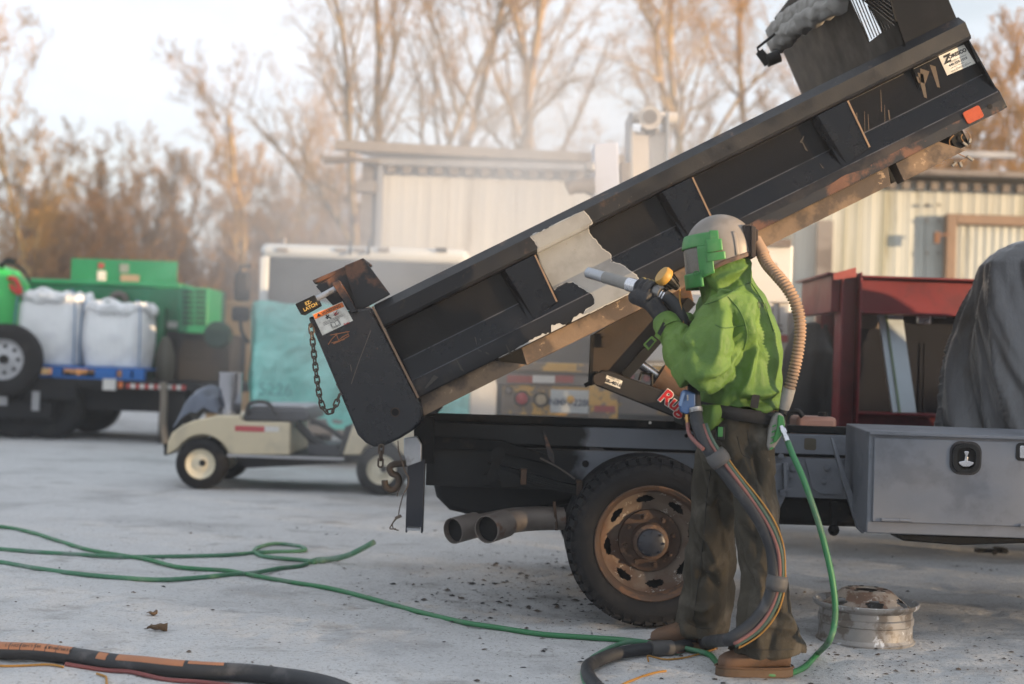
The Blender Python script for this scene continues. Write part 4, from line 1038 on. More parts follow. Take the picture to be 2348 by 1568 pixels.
DP = 6.0
m_skin = M('skin', C(176,128,104), .55, var=.08)
m_jack = M('green_nylon', C(80,110,50), .62, var=.14, vs=5, col2=C(96,124,56), s2=2.5, lo=.4, hi=.7, col3=C(140,132,92), s3=11, lo3=.67, hi3=.76, bump=.0012, bs=120, bump2=.010, bs2=14, spec=.3)
m_trou = M('olive_canvas', C(62,58,50), .85, var=.18, vs=7, col2=C(88,83,75), s2=5, lo=.5, hi=.7, col3=C(116,110,101), s3=22, lo3=.66, hi3=.74, bump=.0015, bs=140, bump2=.006, bs2=18, spec=.2)
m_boot = M('tan_leather', C(94,70,52), .7, var=.2, vs=16, col2=C(74,56,44), s2=8, col3=C(124,104,84), s3=22, lo3=.62, hi3=.72, bump=.002, bs=60)
m_sole = M('boot_sole', C(88,70,54), .85, var=.2, vs=20, bump=.002, bs=50)
m_glove = M('black_glove', C(36,36,40), .75, var=.2, vs=20, col2=C(56,54,52), s2=20, bump=.002, bs=90)
m_glovey = M('olive_fingertips', C(112,104,66), .8, var=.15, vs=30, bump=.002, bs=90)
m_helm = M('dusty_grey_shell', C(132,124,116), .42, var=.08, vs=7, col2=C(118,110,102), s2=4)
m_rub = M('brown_rubber', C(92,70,56), .6, var=.2, vs=16, col2=C(60,48,42), s2=9)
m_green = M('green_moulding', C(56,124,62), .42, var=.08, vs=12, col2=C(72,130,72), s2=10)
m_belt = M('black_webbing', C(34,32,32), .8, var=.2, vs=30, bump=.001, bs=200)
m_strap = M('dark_strap', C(52,44,40), .8, var=.2, vs=30)
m_corr = M('dusty_corrugated_hose', C(142,116,94), .7, var=.15, vs=10, col2=C(110,94,80), s2=6)
m_lens = bpy.data.materials.new('visor_lens'); m_lens.use_nodes = True
_b = m_lens.node_tree.nodes['Principled BSDF']; _b.inputs['Base Color'].default_value = C(205,200,190); _b.inputs['Roughness'].default_value = .12; _b.inputs['Transmission Weight'].default_value = .75; _b.inputs['IOR'].default_value = 1.3
def TB(mb, pts, n=20):
    """closed tapering limb through (x, y, distance, half-width, half-depth)"""
    rings = []; Q = [P(a, b, c) for a, b, c, _, _ in pts]
    for i, p in enumerate(Q):
        t = (Q[min(i+1, len(Q)-1)] - Q[max(i-1, 0)]).normalized(); x = t.cross(WW)
        x = x.normalized() if x.length > .05 else Vector((1,0,0)); y = t.cross(x).normalized(); a, b = pts[i][3], pts[i][4]
        rings.append([p + x*a*math.cos(2*math.pi*k/n) + y*b*math.sin(2*math.pi*k/n) for k in range(n)])
    return mb.loft(rings)
# body (one continuous skin, nearly all of it under clothes)
bd = MB()
TB(bd, [(1680,1000,6.0,.11,.11),(1685,930,6.0,.13,.14),(1688,850,6.0,.14,.15),(1690,760,6.0,.14,.17),(1680,700,6.0,.12,.18),(1665,665,6.0,.06,.07),(1655,630,6.0,.055,.055),(1648,600,6.0,.07,.06)])
bd.ell(P(1640,588,6.0), .095, .075, .115, 20, 14)
bd.ell(P(1588,600,5.995), .016, .014, .022, 10, 8); bd.ell(P(1596,625,5.995), .014, .024, .008, 10, 6); bd.ell(P(1598,585,5.965), .010, .014, .008, 8, 6); bd.ell(P(1598,585,6.03), .010, .014, .008, 8, 6); bd.ell(P(1646,600,5.925), .014, .01, .028, 10, 8)
TB(bd, [(1675,700,5.88,.06,.06),(1650,770,5.82,.045,.045),(1612,850,5.785,.04,.04),(1560,800,5.85,.036,.036),(1514,724,5.93,.032,.030),(1498,700,5.94,.034,.024)])
TB(bd, [(1650,700,6.14,.07,.07),(1620,770,6.18,.055,.055),(1590,800,6.16,.048,.048),(1552,735,6.04,.034,.034)])
TB(bd, [(1700,990,5.95,.07,.07),(1730,1220,5.87,.045,.045),(1740,1420,5.83,.04,.04),(1740,1500,5.82,.04,.04),(1690,1522,5.82,.045,.03)])
TB(bd, [(1662,990,6.09,.07,.07),(1632,1220,6.22,.045,.045),(1612,1400,6.32,.04,.04),(1600,1450,6.32,.04,.04),(1550,1464,6.32,.04,.03)])
person = fuse(bd, .012, 'person', m_skin, None, 4, None, loc=Vector((P(1690,1500,6.0).x, 6.0, 0)))
tag(person, 'person in green blast suit and grey helmet aiming a nozzle at the bed', 'person')
# jacket
jk = MB()
def ring_px(xc, y, a, b, yaw=-.25, n=28, d=DP, tilt=0):
    c = P(xc, y, d); o = []
    for k in range(n):
        t = 2*math.pi*k/n; u, v = a*px(d)*math.cos(t), b*math.sin(t)
        o.append(c + Vector((u*math.cos(yaw) - v*math.sin(yaw), u*math.sin(yaw) + v*math.cos(yaw), tilt*u)))
    return o
jk.loft([ring_px(*q) for q in ((1657,590,60,.09),(1660,612,66,.112),(1660,635,68,.118),(1664,655,68,.13),(1680,680,74,.17),(1692,715,82,.215),(1697,760,88,.235),(1698,820,92,.235),(1697,880,94,.225),(1693,912,97,.215),(1690,936,97,.205))])
TB(jk, [(1690,690,5.86,.10,.10),(1672,730,5.82,.125,.12),(1650,780,5.79,.135,.125),(1628,825,5.77,.135,.12),(1608,856,5.765,.115,.11),(1590,872,5.78,.09,.09)])
TB(jk, [(1604,862,5.78,.10,.10),(1585,835,5.80,.098,.095),(1560,795,5.85,.078,.075),(1538,760,5.90,.064,.060),(1527,742,5.925,.060,.055)])
TB(jk, [(1655,695,6.14,.10,.09),(1630,760,6.19,.105,.10),(1598,800,6.19,.09,.09),(1568,760,6.10,.07,.065),(1556,738,6.06,.058,.055)])
JF = [([(1672,690),(1700,740),(1712,790),(1700,850),(1672,880)], 9, -.030), ([(1722,735),(1735,800),(1715,870),(1690,915)], 9, .016), ([(1740,740),(1752,790),(1735,860)], 8, -.015),
      ([(1718,760),(1722,820),(1700,880)], 7, -.016), ([(1700,900),(1740,905),(1785,895)], 7, .018), ([(1690,918),(1740,925),(1782,915)], 6, -.020), ([(1705,932),(1750,938),(1780,930)], 6, .012),
      ([(1622,875),(1640,882),(1668,868)], 7, -.022), ([(1600,860),(1640,858),(1672,840)], 8, .013), ([(1612,890),(1640,895)], 6, .010),
      ([(1605,655),(1640,668),(1690,640),(1718,615)], 8, -.018), ([(1612,680),(1650,690),(1700,660)], 8, .012), ([(1650,640),(1690,625),(1720,605)], 6, .013), ([(1600,640),(1615,690),(1632,715)], 8, -.010),
      ([(1590,700),(1575,760),(1580,820)], 10, .008), ([(1640,720),(1625,780),(1600,830)], 12, -.008), ([(1660,745),(1650,800),(1628,850)], 9, .009), ([(1765,700),(1778,780),(1782,860)], 8, .006), ([(1745,700),(1765,780)], 10, -.008),
      ([(1545,770),(1562,800),(1590,800)], 7, -.010), ([(1555,745),(1570,785)], 7, .008)]
jacket = fuse(jk, .0082, 'jacket', m_jack, person, 4, add_fn(fold_field(JF), wrinkle(7, .022, (1,1,.55)), crumple(6.5, .013, (1,1,.7), 3), wrinkle(4, .016, (1,1,1), 5)))
# flap of the jacket below the belt
s_ = MB()
def flap(u, v):
    x = 1598 + 100*u + 6*v; y = 928 + v*(62 - 42*u + 8*math.sin(u*7)); d = 5.80 + .10*abs(u - .35) - .02*math.sin(v*3) + .012*math.sin(u*11 + v*2)
    return P(x, y, d)
s_.grid(flap, 22, 12); s_.build('jacket_flap', m_jack, jacket, ang=180, solid=.004, recalc=False)
# cuff with hook-and-loop tabs
s_ = MB(); s_.tube([P(1536,757,5.90), P(1524,737,5.925), P(1519,729,5.935)], [.060,.056,.046], 20); s_.build('cuff', m_jack, jacket)
for pts, d in (([(1474,790),(1494,770),(1506,780),(1486,804)], 5.86), ([(1500,770),(1522,728),(1534,738),(1512,780)], 5.855)):
    s_ = MB(); s_.prism([P(x, y, d) for x, y in pts], WW*.008); tb = s_.build('cuff_tab', m_jack, jacket, bevel=.002)
    cx_ = sum(a for a, _ in pts)/4; cy_ = sum(b for _, b in pts)/4
    s_ = MB(); s_.prism([P(cx_ + (x - cx_)*.62, cy_ + (y - cy_)*.62, d - .002) for x, y in pts], WW*.002); s_.build('hook_loop_patch', m_belt, tb)
# print on the back
m_print = M('dark_print', C(58,52,46), .7, var=.1)
def logo(s, size, x, y, d, bold=.0):
    xd = Vector((.80,.60,-.06)).normalized(); text(s, size, P(x, y, d), xd, Vector((-.08,0,1)), m_print, jacket, align='LEFT', bold=bold)
# trousers
tr = MB()
tr.loft([ring_px(*q) for q in ((1688,930,88,.19),(1686,965,88,.20),(1683,1000,84,.205),(1682,1040,82,.20),(1684,1080,76,.17))])
TB(tr, [(1712,1000,5.93,.10,.12),(1722,1090,5.89,.10,.12),(1730,1180,5.86,.098,.115),(1740,1270,5.84,.098,.11),(1748,1350,5.83,.105,.115),(1754,1420,5.82,.125,.13),(1757,1472,5.82,.155,.14),(1757,1496,5.82,.165,.145)], 26)
TB(tr, [(1660,1000,6.06,.10,.11),(1645,1090,6.12,.100,.11),(1636,1180,6.18,.104,.11),(1630,1270,6.24,.106,.11),(1622,1350,6.29,.112,.115),(1612,1415,6.32,.120,.12),(1604,1452,6.33,.118,.12)], 26)
TF_ = [([(1720,1010),(1745,1080),(1755,1140)], 8, -.018), ([(1700,1040),(1735,1110),(1752,1180)], 8, .014), ([(1690,1000),(1720,1060),(1740,1110)], 7, -.010), ([(1640,1010),(1660,1060)], 8, -.01),
       ([(1690,1190),(1720,1230),(1745,1240)], 7, -.013), ([(1690,1210),(1700,1300),(1740,1360)], 8, -.014), ([(1740,1290),(1775,1330),(1800,1340)], 8, .012), ([(1735,1380),(1770,1400),(1815,1405)], 8, -.014),
       ([(1700,1440),(1760,1430),(1820,1450)], 9, .013), ([(1740,1330),(1750,1400),(1740,1470)], 7, .012), ([(1790,1380),(1810,1440),(1825,1490)], 8, .01),
       ([(1600,1150),(1630,1170),(1660,1160)], 8, -.014), ([(1595,1190),(1625,1240),(1645,1300)], 8, .014), ([(1585,1250),(1605,1290),(1600,1350)], 7, -.012), ([(1590,1330),(1620,1320),(1650,1350)], 8, -.013),
       ([(1575,1390),(1610,1400),(1640,1380)], 8, .014), ([(1565,1430),(1600,1440),(1630,1430)], 7, -.010), ([(1640,1090),(1660,1190),(1690,1260)], 9, -.014), ([(1655,1080),(1690,1180),(1700,1260)], 8, .01)]
trousers = fuse(tr, .009, 'trousers', m_trou, person, 4, add_fn(fold_field(TF_), wrinkle(7, .030, (1,1,.6), 2), crumple(8, .015, (1,1,.38), 8)))
# belt, buckle, pouch
s_ = MB(); s_.loft([ring_px(1688, 928, 96, .213), ring_px(1688, 955, 96, .213)], cap=False); 
bl = [ring_px(1688, 930, 99, .216, tilt=-.12), ring_px(1688, 958, 99, .216, tilt=-.12)]
s_ = MB(); s_.loft(bl, cap=False); belt = s_.build('belt', m_belt, person, ang=180, solid=.006, recalc=False)
s_ = MB(); s_.bar(P(1733,905,5.775), P(1728,935,5.775), .004, .032, up=(1,0,0)); s_.build('belt_loop', m_belt, belt)
s_ = MB(); s_.box(P(1651,993,5.79), (.034, .02, .058)); pc = s_.build('clip_gauge', m_blackp, person, bevel=.004)
s_ = MB(); s_.box(P(1651,990,5.778), (.020, .004, .040)); s_.build('gauge_face', m_green, pc, bevel=.002)
# boots
def boot(toe, heel, yb, d, name, back):
    L = (heel - toe) * px(d); z0 = 0.0; s_ = MB(); x0 = P(toe, yb, d).x; base = gz(x0 + L/2, d)
    rings = []
    for t, h, w_, zc in ((0,.02,.012,.045),(.02,.045,.034,.05),(.10,.066,.047,.055),(.25,.082,.052,.062),(.42,.096,.050,.072),(.58,.126,.046,.09),(.74,.16,.044,.11),(.90,.165,.043,.112),(.98,.15,.036,.106),(1.0,.10,.014,.085)):
        c = Vector((x0 + L*t, d + .03*(t - .5), base + zc)); rings.append([c + Vector((0, w_*math.cos(2*math.pi*k/16), (h/2)*math.copysign(abs(math.sin(2*math.pi*k/16))**.7, math.sin(2*math.pi*k/16)))) for k in range(16)])
    s_.loft(rings); bt = s_.build('boot', m_boot, person, ang=180)
    s_ = MB(); o = [(-.012,.0),(.0,.025),(.03,.044),(.10,.054),(.20,.056),(.28,.046),(.31,.02),(.312,0)]; k_ = L / .30
    pl = [Vector((x0 + a*k_, d - b + .03*(a/.3 - .5), base - .004)) for a, b in o] + [Vector((x0 + a*k_, d + b + .03*(a/.3 - .5), base - .004)) for a, b in o[-2:0:-1]]
    s_.prism(pl, (0,0,.036)); sl = s_.build('sole', m_sole, bt, bevel=.006)
    s_ = MB(); rim = [p + Vector((0,0,.04)) for p in pl]; s_.tube(rim + rim[:1], .004, 6); s_.build('welt', m_boot, bt)
    s_ = MB(); s_.tube(spline([Vector((x0 + L*.30, d - .050, base + .03)), Vector((x0 + L*.34, d - .045, base + .09)), Vector((x0 + L*.42, d - .03, base + .118))], 5), .003, 5); s_.build('seam', m_sole, bt)
boot(1644, 1812, 1535, 5.80, 'boot', 0); boot(1490, 1640, 1474, 6.30, 'boot', 0)
# glove closed on the nozzle
NZ0, NZ1 = P(1348, 625, 6.22), P(1512, 672, 5.94); NA = (NZ1 - NZ0).normalized()
def nz_at(t, ang, r):
    """point round the nozzle: t metres back from the coupling, ang 0 = towards the camera, 90 = up"""
    e = (-WW - NA*(-WW).dot(NA)).normalized(); u = NA.cross(e).normalized(); u = u if u.z > 0 else -u
    return NZ1 - NA*t + (e*math.cos(R(ang)) + u*math.sin(R(ang)))*r
gl = MB()
rn = .027
TB(gl, [(1520,731,5.925,.036,.032),(1503,706,5.93,.037,.030),(1490,690,5.93,.040,.028)])
pc_ = nz_at(.075, -62, rn + .022)
gl.ell(pc_, .050, .026, .036, 16, 10, Matrix((NA, (pc_ - nz_at(.075, -62, 0)).normalized().cross(NA), (pc_ - nz_at(.075, -62, 0)).normalized())).transposed() if False else None)
gl.tube([P(1492,692,5.93), (P(1492,692,5.93) + pc_)/2, pc_], [.038,.038,.036], 14)
for k, (t, last, r) in enumerate(((.032,98,.0100),(.056,112,.0108),(.080,118,.0106),(.103,108,.0102))):
    gl.tube([nz_at(t, a, rn + .006 + (.010 if a < -40 else .003)) for a in np.linspace(-75, last, 9)], list(np.linspace(r*1.15, r*.85, 9)), 9)
gl.tube([nz_at(.05, -80, rn + .02), nz_at(.072, -125, rn + .012), nz_at(.095, -165, rn + .010), nz_at(.118, -205, rn + .008), nz_at(.132, -225, rn + .007)], [.014,.013,.012,.011,.009], 9)
fuse(gl, .0045, 'glove', m_glove, person, 3, wrinkle(40, .003))
for t, last in ((.032,98),(.056,112),(.080,118),(.103,108)):
    s_ = MB(); s_.tube([nz_at(t, a, rn + .0098) for a in np.linspace(last - 34, last + 3, 5)], [.0094,.0099,.0098,.0090,.005], 10); s_.build('glove_fingertip', m_glovey, person, ang=180)
# second glove, on the hose under the far sleeve
g2 = MB(); TB(g2, [(1556,738,6.06,.034,.034),(1546,722,6.02,.038,.030),(1540,712,5.99,.040,.028)])
for k in range(4):
    a = 1528 + 9*k; g2.tube([P(a, 712 + 3*k, 6.03), P(a - 3, 700 + 3*k, 5.99), P(a, 690 + 4*k, 5.95), P(a + 4, 692 + 4*k, 5.925), P(a + 5, 700 + 4*k, 5.918)], [.012,.011,.011,.010,.008], 8)
g2.tube([P(1545,726,6.0), P(1556,722,5.96), P(1562,716,5.94)], [.014,.012,.009], 8)
fuse(g2, .0045, 'glove', m_glove, person, 3)
# ---- helmet
HC = P(1651, 574, 6.0); yaw = R(14)
hf = Vector((-math.cos(yaw), math.sin(yaw), -.14)).normalized(); hs = Vector((0,0,1)).cross(hf).normalized(); hu = hf.cross(hs)
hu = hu if hu.z > 0 else -hu
hs = hf.cross(hu)                                   # points to the camera side or away
if hs.y > 0: hs = -hs
RXF, RXB, RY, RZ = .150, .150, .122, .152
def hsurf(az, el, k=1.0):
    """az 0 = front, 90 = camera side; el in degrees; below the equator the shell hangs straight"""
    a = R(az); c = math.cos(R(max(el, 0))); z = math.sin(R(el))*RZ if el > 0 else el/90*RZ*1.15
    x = math.cos(a)*c; y = math.sin(a)*c; q = 1 - .03*min(0, el)/90
    return HC + (hf*(x*(RXF if x > 0 else RXB)) + hs*(y*RY) + hu*z)*1.0 * 1 + (hf*(x*.15) + hs*(y*.122) + hu*(z*.9))*(k - 1)
s_ = MB()
def low(az): return -12 - 52*max(0, math.cos(R(az)))**1.3 * 1 if abs(az) < 100 else -12
def shell(u, v):
    az = 360*u; az2 = az if az < 180 else az - 360
    lo = np.interp(abs(az2), [0,40,70,100,140,180], [-62,-58,-48,-34,-22,-14]); el = lo + (90 - lo)*v
    return hsurf(az, el)
s_.grid(shell, 64, 24); helmet = s_.build('helmet', m_helm, person, ang=60, recalc=True)
s_ = MB()
def rimb(u, v):
    az = 360*u; az2 = az if az < 180 else az - 360
    lo = np.interp(abs(az2), [0,40,70,100,140,180], [-62,-58,-48,-34,-22,-14]); return hsurf(az, lo - 2 + 10*v, 1.03 if v not in (0, 1) else 1.015)
s_.grid(rimb, 64, 5); s_.build('helmet_rim', m_rub, helmet, ang=60)
def band(name, azs, els, k, mat, parent, n=24, thick=.006):
    s_ = MB(); s_.grid(lambda u, v: hsurf(azs[0] + (azs[1]-azs[0])*u, np.interp(u, [0,1], [els[0][0], els[1][0]]) + v*(np.interp(u, [0,1], [els[0][1], els[1][1]]) - np.interp(u, [0,1], [els[0][0], els[1][0]])), k), n, 10)
    return s_.build(name, mat, parent, ang=50, solid=thick, recalc=False)
vf = band('visor_frame', (-88, 88), ((6, 26), (6, 26)), 1.05, m_green, helmet, 40, .010)
band('visor_cheek', (58, 82), ((-58, 8), (-50, 8)), 1.05, m_green, vf, 14, .010)
band('visor_cheek', (-82, -58), ((-50, 8), (-58, 8)), 1.05, m_green, vf, 14, .010)
band('visor_chin', (-62, 62), ((-74, -44), (-74, -44)), 1.055, m_green, vf, 24, .010)
band('visor_hinge', (74, 98), ((-8, 14), (-6, 12)), 1.085, m_green, vf, 8, .012)
band('visor_hinge', (72, 101), ((-26, -8), (-24, -9)), 1.075, m_green, vf, 8, .012)
band('visor_catch', (80, 94), ((10, 28), (8, 26)), 1.07, m_green, vf, 8, .010)
band('visor_lens', (-60, 60), ((-46, 8), (-46, 8)), 1.035, m_lens, helmet, 24, .003)
s_ = MB()
for az, el in ((70, -30),): 
    pass
text('GVS', .030, hsurf(58, -44, 1.125), (hsurf(50, -44, 1.1) - hsurf(66, -44, 1.1)) * -1, hu, M('moulded_green', C(40,112,56), .4), vf, bold=.001)
band('helmet_seam', (118, 124), ((-20, 24), (-20, 24)), 1.012, m_helm, helmet, 3, .004)
s_ = MB(); s_.prism([P(x, y, 5.90) for x, y in ((1704,515),(1722,512),(1730,590),(1722,592),(1706,545))], WW*.20); s_.build('helmet_strap', m_strap, helmet, bevel=.006)
s_ = MB(); s_.prism([P(x, y, 5.885) for x, y in ((1722,516),(1733,520),(1732,590),(1722,590))], WW*.02); s_.prism([P(x, y, 5.93) for x, y in ((1728,522),(1738,526),(1738,586),(1730,588))], WW*.14); s_.build('strap_end', m_strap, helmet, bevel=.003)
s_ = MB(); s_.cyl(P(1730,548,5.96), P(1750,585,5.94), .026, .028, 18); s_.build('air_inlet', m_corr, helmet)
# ---- breathing tube (its ribs are part of one moulding) and belt regulator
bp = arclen(spline([P(1744,574,5.95), P(1757,603,5.91), P(1780,630,5.86), P(1806,662,5.82), P(1826,702,5.80), P(1834,748,5.79), P(1830,800,5.79), P(1820,850,5.80), P(1809,893,5.81)], 14), .0022)
acc = 0; rs = []
for i, p in enumerate(bp): rs.append(.0245 + .0032*math.cos(2*math.pi*i*.0022/.0145) - .002*(i/len(bp)))
s_ = MB(); s_.tube(bp, rs, 18); s_.build('breathing_tube', m_corr, person, ang=180)
s_ = MB(); s_.tube([P(1809,890,5.81), P(1803,915,5.82), P(1797,938,5.83)], [.026,.025,.021], 18); s_.build('tube_cuff', m_tarp, person)
s_ = MB(); s_.tube([P(1797,934,5.83), P(1793,948,5.83)], .018, 14); s_.build('tube_coupling', m_blackp, person)
s_ = MB(); s_.prism([P(x, y, 5.80) for x, y in ((1772,958),(1784,944),(1797,952),(1801,972),(1792,1000),(1776,1026),(1762,1036),(1758,1020),(1764,985))], WW*.05); reg = s_.build('air_regulator', m_tarp, person, bevel=.01)
s_ = MB(); s_.prism([P(x, y, 5.785) for x, y in ((1784,950),(1797,955),(1800,975),(1792,998),(1778,1016),(1772,1010),(1782,980))], WW*.03); s_.build('regulator_cover', m_green, reg, bevel=.006)
for k in range(5):
    s_ = MB(); s_.bar(P(1764 + 1.5*k, 1030 - 13*k, 5.795), P(1772 + 1.5*k, 1026 - 13*k, 5.795), .008, .006); s_.build('regulator_rib', m_green, reg)
s_ = MB(); s_.cyl(P(1790,978,5.79), P(1800,1000,5.765), .0105, n=14); s_.cyl(P(1793,984,5.783), P(1797,993,5.775), .014, n=6); s_.cyl(P(1800,1000,5.765), P(1805,1012,5.755), .012, n=14); s_.build('hose_fitting', m_chrome, reg)
from mathutils.bvhtree import BVHTree
def skin_of(o):
    return BVHTree.FromPolygons([v.co + ORG[o] for v in o.data.vertices], [p.vertices for p in o.data.polygons])
def on_skin(bv, x, y):
    h, n, _, _ = bv.ray_cast(CAM, ray(x, y).normalized()); return (h, n) if h is not None else (P(x, y, 5.9), -WW)
bvj, bvt = skin_of(jacket), skin_of(trousers)
def seam(bv, pts, r, mat, parent, name='seam', lift=.0012):
    pa = []
    for p in spline([Vector((a, b, 0)) for a, b in pts], 6):
        h, n = on_skin(bv, p.x, p.y); pa.append(h + n*lift)
    pa = [pa[0]] + [b for a, b in zip(pa, pa[1:]) if (b - a).length < .06]
    s_ = MB(); s_.tube(pa, r, 5); return s_.build(name, mat, parent, ang=180)
m_seam = M('green_seam', C(58,92,36), .7, var=.15, vs=40); m_seamt = M('olive_seam', C(40,38,34), .8)
for pts in ([(1606,702),(1640,690),(1668,676),(1700,656),(1722,646)], [(1668,680),(1690,705),(1706,735),(1712,770),(1704,800)], [(1640,745),(1660,752),(1690,748),(1708,745)], [(1722,650),(1752,700),(1772,760)]):
    seam(bvj, pts, .0024, m_seam, jacket)
for pts in ([(1712,985),(1730,1080),(1744,1180)], [(1690,1000),(1700,1040),(1726,1052)], [(1640,1020),(1622,1120),(1612,1240),(1600,1340),(1590,1420)], [(1700,1486),(1760,1490),(1820,1488)], [(1570,1420),(1600,1438),(1632,1440)]):
    seam(bvt, pts, .0022, m_seamt, trousers)
def skin_text(bv, s, size, x, y, parent, mat):
    h, n = on_skin(bv, x, y); xd = Vector((0,0,1)).cross(n).normalized(); xd = xd if xd.dot(SR) > 0 else -xd; yd = n.cross(xd).normalized(); yd = yd if yd.z > 0 else -yd
    text(s, size, h + n*.004, xd, yd, mat, parent, bold=.0006)
for k, ch in enumerate('GVS'): skin_text(bvj, ch, .034, 1738 + 8.5*k, 700 + 1.5*k, jacket, m_print)

# ================================================================ NOZZLE, HOSES
m_hoseb = M('black_hose_rubber', C(40,42,46), .6, var=.2, vs=12, col2=C(70,70,72), s2=8, lo=.56, hi=.7, bump=.001, bs=80)
m_hoseg = M('green_hose_rubber', C(46,112,70), .5, var=.12, vs=6, col2=C(74,110,84), s2=5, lo=.5, hi=.66)
m_hosegd = M('dusty_green_hose', C(72,120,92), .75, var=.15, vs=5, col2=C(104,130,116), s2=4, lo=.5, hi=.62)
m_red = M('red_line', C(128,84,78), .6, var=.12, vs=10)
m_tape = M('grey_tape', C(74,73,73), .6, var=.2, vs=20)
m_hosedk = M('grey_green_line', C(62,84,72), .6, var=.15)
m_yel = M('yellow_sheath', C(158,114,48), .6, var=.12, vs=10)
m_oran = M('orange_stripe', C(156,106,76), .7, var=.12, vs=12)
def gp(x, y, lift=0.0):
    p = G(x, y, 0); p.z = gz(p.x, p.y) + lift; return p
bh = T('blast_hose', 'thick black blast hose with metal nozzle, taped lines and yellow lamp', 'blast hose', gp(1500, 1500))
s_ = MB(); s_.pipe([NZ0, NZ0.lerp(NZ1, .26)], .0245, .017, 24); nzl = s_.build('nozzle_tip', m_alu, bh)
s_ = MB(); s_.tube([NZ0 + NA*.02, NZ0 + NA*.022], .0168, 16); s_.build('nozzle_bore', m_soot_shade, nzl)
s_ = MB(); s_.cyl(NZ0.lerp(NZ1, .24), NZ0.lerp(NZ1, .60), .026, .0275, 24); s_.build('nozzle_jacket', M('scuffed_grey_rubber', C(128,126,122), .6, var=.15, vs=20), nzl)
s_ = MB(); s_.cyl(NZ0.lerp(NZ1, .58), NZ0.lerp(NZ1, .70), .0305, n=24); s_.cyl(NZ0.lerp(NZ1, .695), NZ0.lerp(NZ1, .71), .033, n=24); s_.build('nozzle_collar', m_chrome, nzl)
s_ = MB(); s_.cyl(NZ0.lerp(NZ1, .705), NZ1 + NA*.015, .0305, .031, 24); s_.build('nozzle_holder', m_alu, nzl)
hz_ = spline([NZ1, P(1530,682,5.93), P(1548,702,5.93), P(1561,726,5.93), P(1570,752,5.94), P(1580,790,5.96), P(1590,830,5.92), P(1592,868,5.86), P(1590,900,5.83), P(1594,940,5.78), P(1600,975,5.74), P(1618,1020,5.70), P(1648,1065,5.68), P(1682,1110,5.66), P(1716,1155,5.65), P(1748,1205,5.64), P(1768,1255,5.64), P(1774,1300,5.64), P(1772,1340,5.64), P(1756,1388,5.64), P(1722,1432,5.64), P(1672,1466,5.63)], 8)
tail = [gp(1610,1490,.03), gp(1540,1502,.03), gp(1470,1508,.03), gp(1410,1518,.03), gp(1365,1533,.03), gp(1346,1552,.03), gp(1352,1575,.03), gp(1380,1600,.03)]
hz_ = hz_ + spline([hz_[-1]] + tail, 8)[1:]
s_ = MB(); s_.tube(arclen(hz_, .02), .0265, 16); mh = s_.build('main_hose', m_hoseb, bh, ang=180)
for t in (.2, .5):
    s_ = MB(); p0 = NZ1.lerp(P(1530,682,5.93), t); p1 = NZ1.lerp(P(1530,682,5.93), t + .16); s_.cyl(p0, p1, .031, n=24); s_.build('hose_clamp', m_chrome, nzl)
s_ = MB(); i0 = min(range(len(hz_)), key=lambda i: (hz_[i] - P(1570,752,5.94)).length)
s_.tube(hz_[i0 - 3:i0 + 5], .033, 16); s_.build('hose_wrap', m_belt, bh)
def follow(off, r, mat, name, a=.36, b=.80, n=8):
    k0, k1 = int(len(hz_)*a), int(len(hz_)*b); pts = []; last = Vector((1,0,0))
    for i in range(k0, k1):
        t = (hz_[min(i+1, len(hz_)-1)] - hz_[i-1]).normalized(); x = t.cross(WW).normalized(); x = x if x.dot(last) > 0 else -x; last = x
        w_ = .5 + .5*math.sin(i*.17 + off*3)
        pts.append(hz_[i] + x*(off + .006*w_*(off > .033)) - WW*(.022 + .004*math.sin(i*.2 + off*60)))
    s_ = MB(); s_.tube(arclen(pts, .02), r, n); return s_.build(name, mat, bh, ang=180)
follow(.019, .0075, m_red, 'red_air_line', .345, .79); follow(.030, .0075, m_hosedk, 'green_air_line', .345, .79); follow(.041, .0034, m_yel, 'lamp_cord', .40, .79)
for x, y, d in ((1642,1052,5.66),(1772,1335,5.62)):
    i = min(range(len(hz_)), key=lambda i: (hz_[i] - P(x, y, d)).length); t = (hz_[i+1] - hz_[i-1]).normalized()
    s_ = MB(); x_ = t.cross(WW).normalized(); x_ = x_ if x_.x > 0 else -x_; c = hz_[i] + x_*.012 - WW*.004
    s_.loft([[c + t*q + x_*.047*math.cos(2*math.pi*k/18)*(1 - .15*abs(q)/.03) + WW*.036*math.sin(2*math.pi*k/18) for k in range(18)] for q in (-.03, -.01, .01, .03)]); s_.build('tape_wrap', m_tape, bh, ang=180)
s_ = MB(); i = min(range(len(hz_)), key=lambda i: (hz_[i] - gp(1515,1504,.03)).length); t = (hz_[i+1] - hz_[i-1]).normalized(); s_.cyl(hz_[i] - t*.055, hz_[i] + t*.055, .034, n=18); s_.build('tape_wrap', m_tape, bh)
s_ = MB(); s_.tube(arclen(spline([gp(1640,1494,.008), gp(1580,1510,.008), gp(1530,1516,.006), gp(1500,1514,.008), gp(1484,1518,.02), gp(1486,1526,.012)], 8), .02), .004, 6); s_.build('lamp_cord', m_yel, bh)
s_ = MB(); s_.tube(arclen(spline([gp(1526,1539,.004), gp(1490,1548,.004), gp(1440,1566,.004), gp(1410,1580,.004)], 8), .02), .005, 6)
yc = s_.build('cord', m_yel, None); tag(yc, 'short yellow cord end lying on the sand inside the hose loop', 'cord')
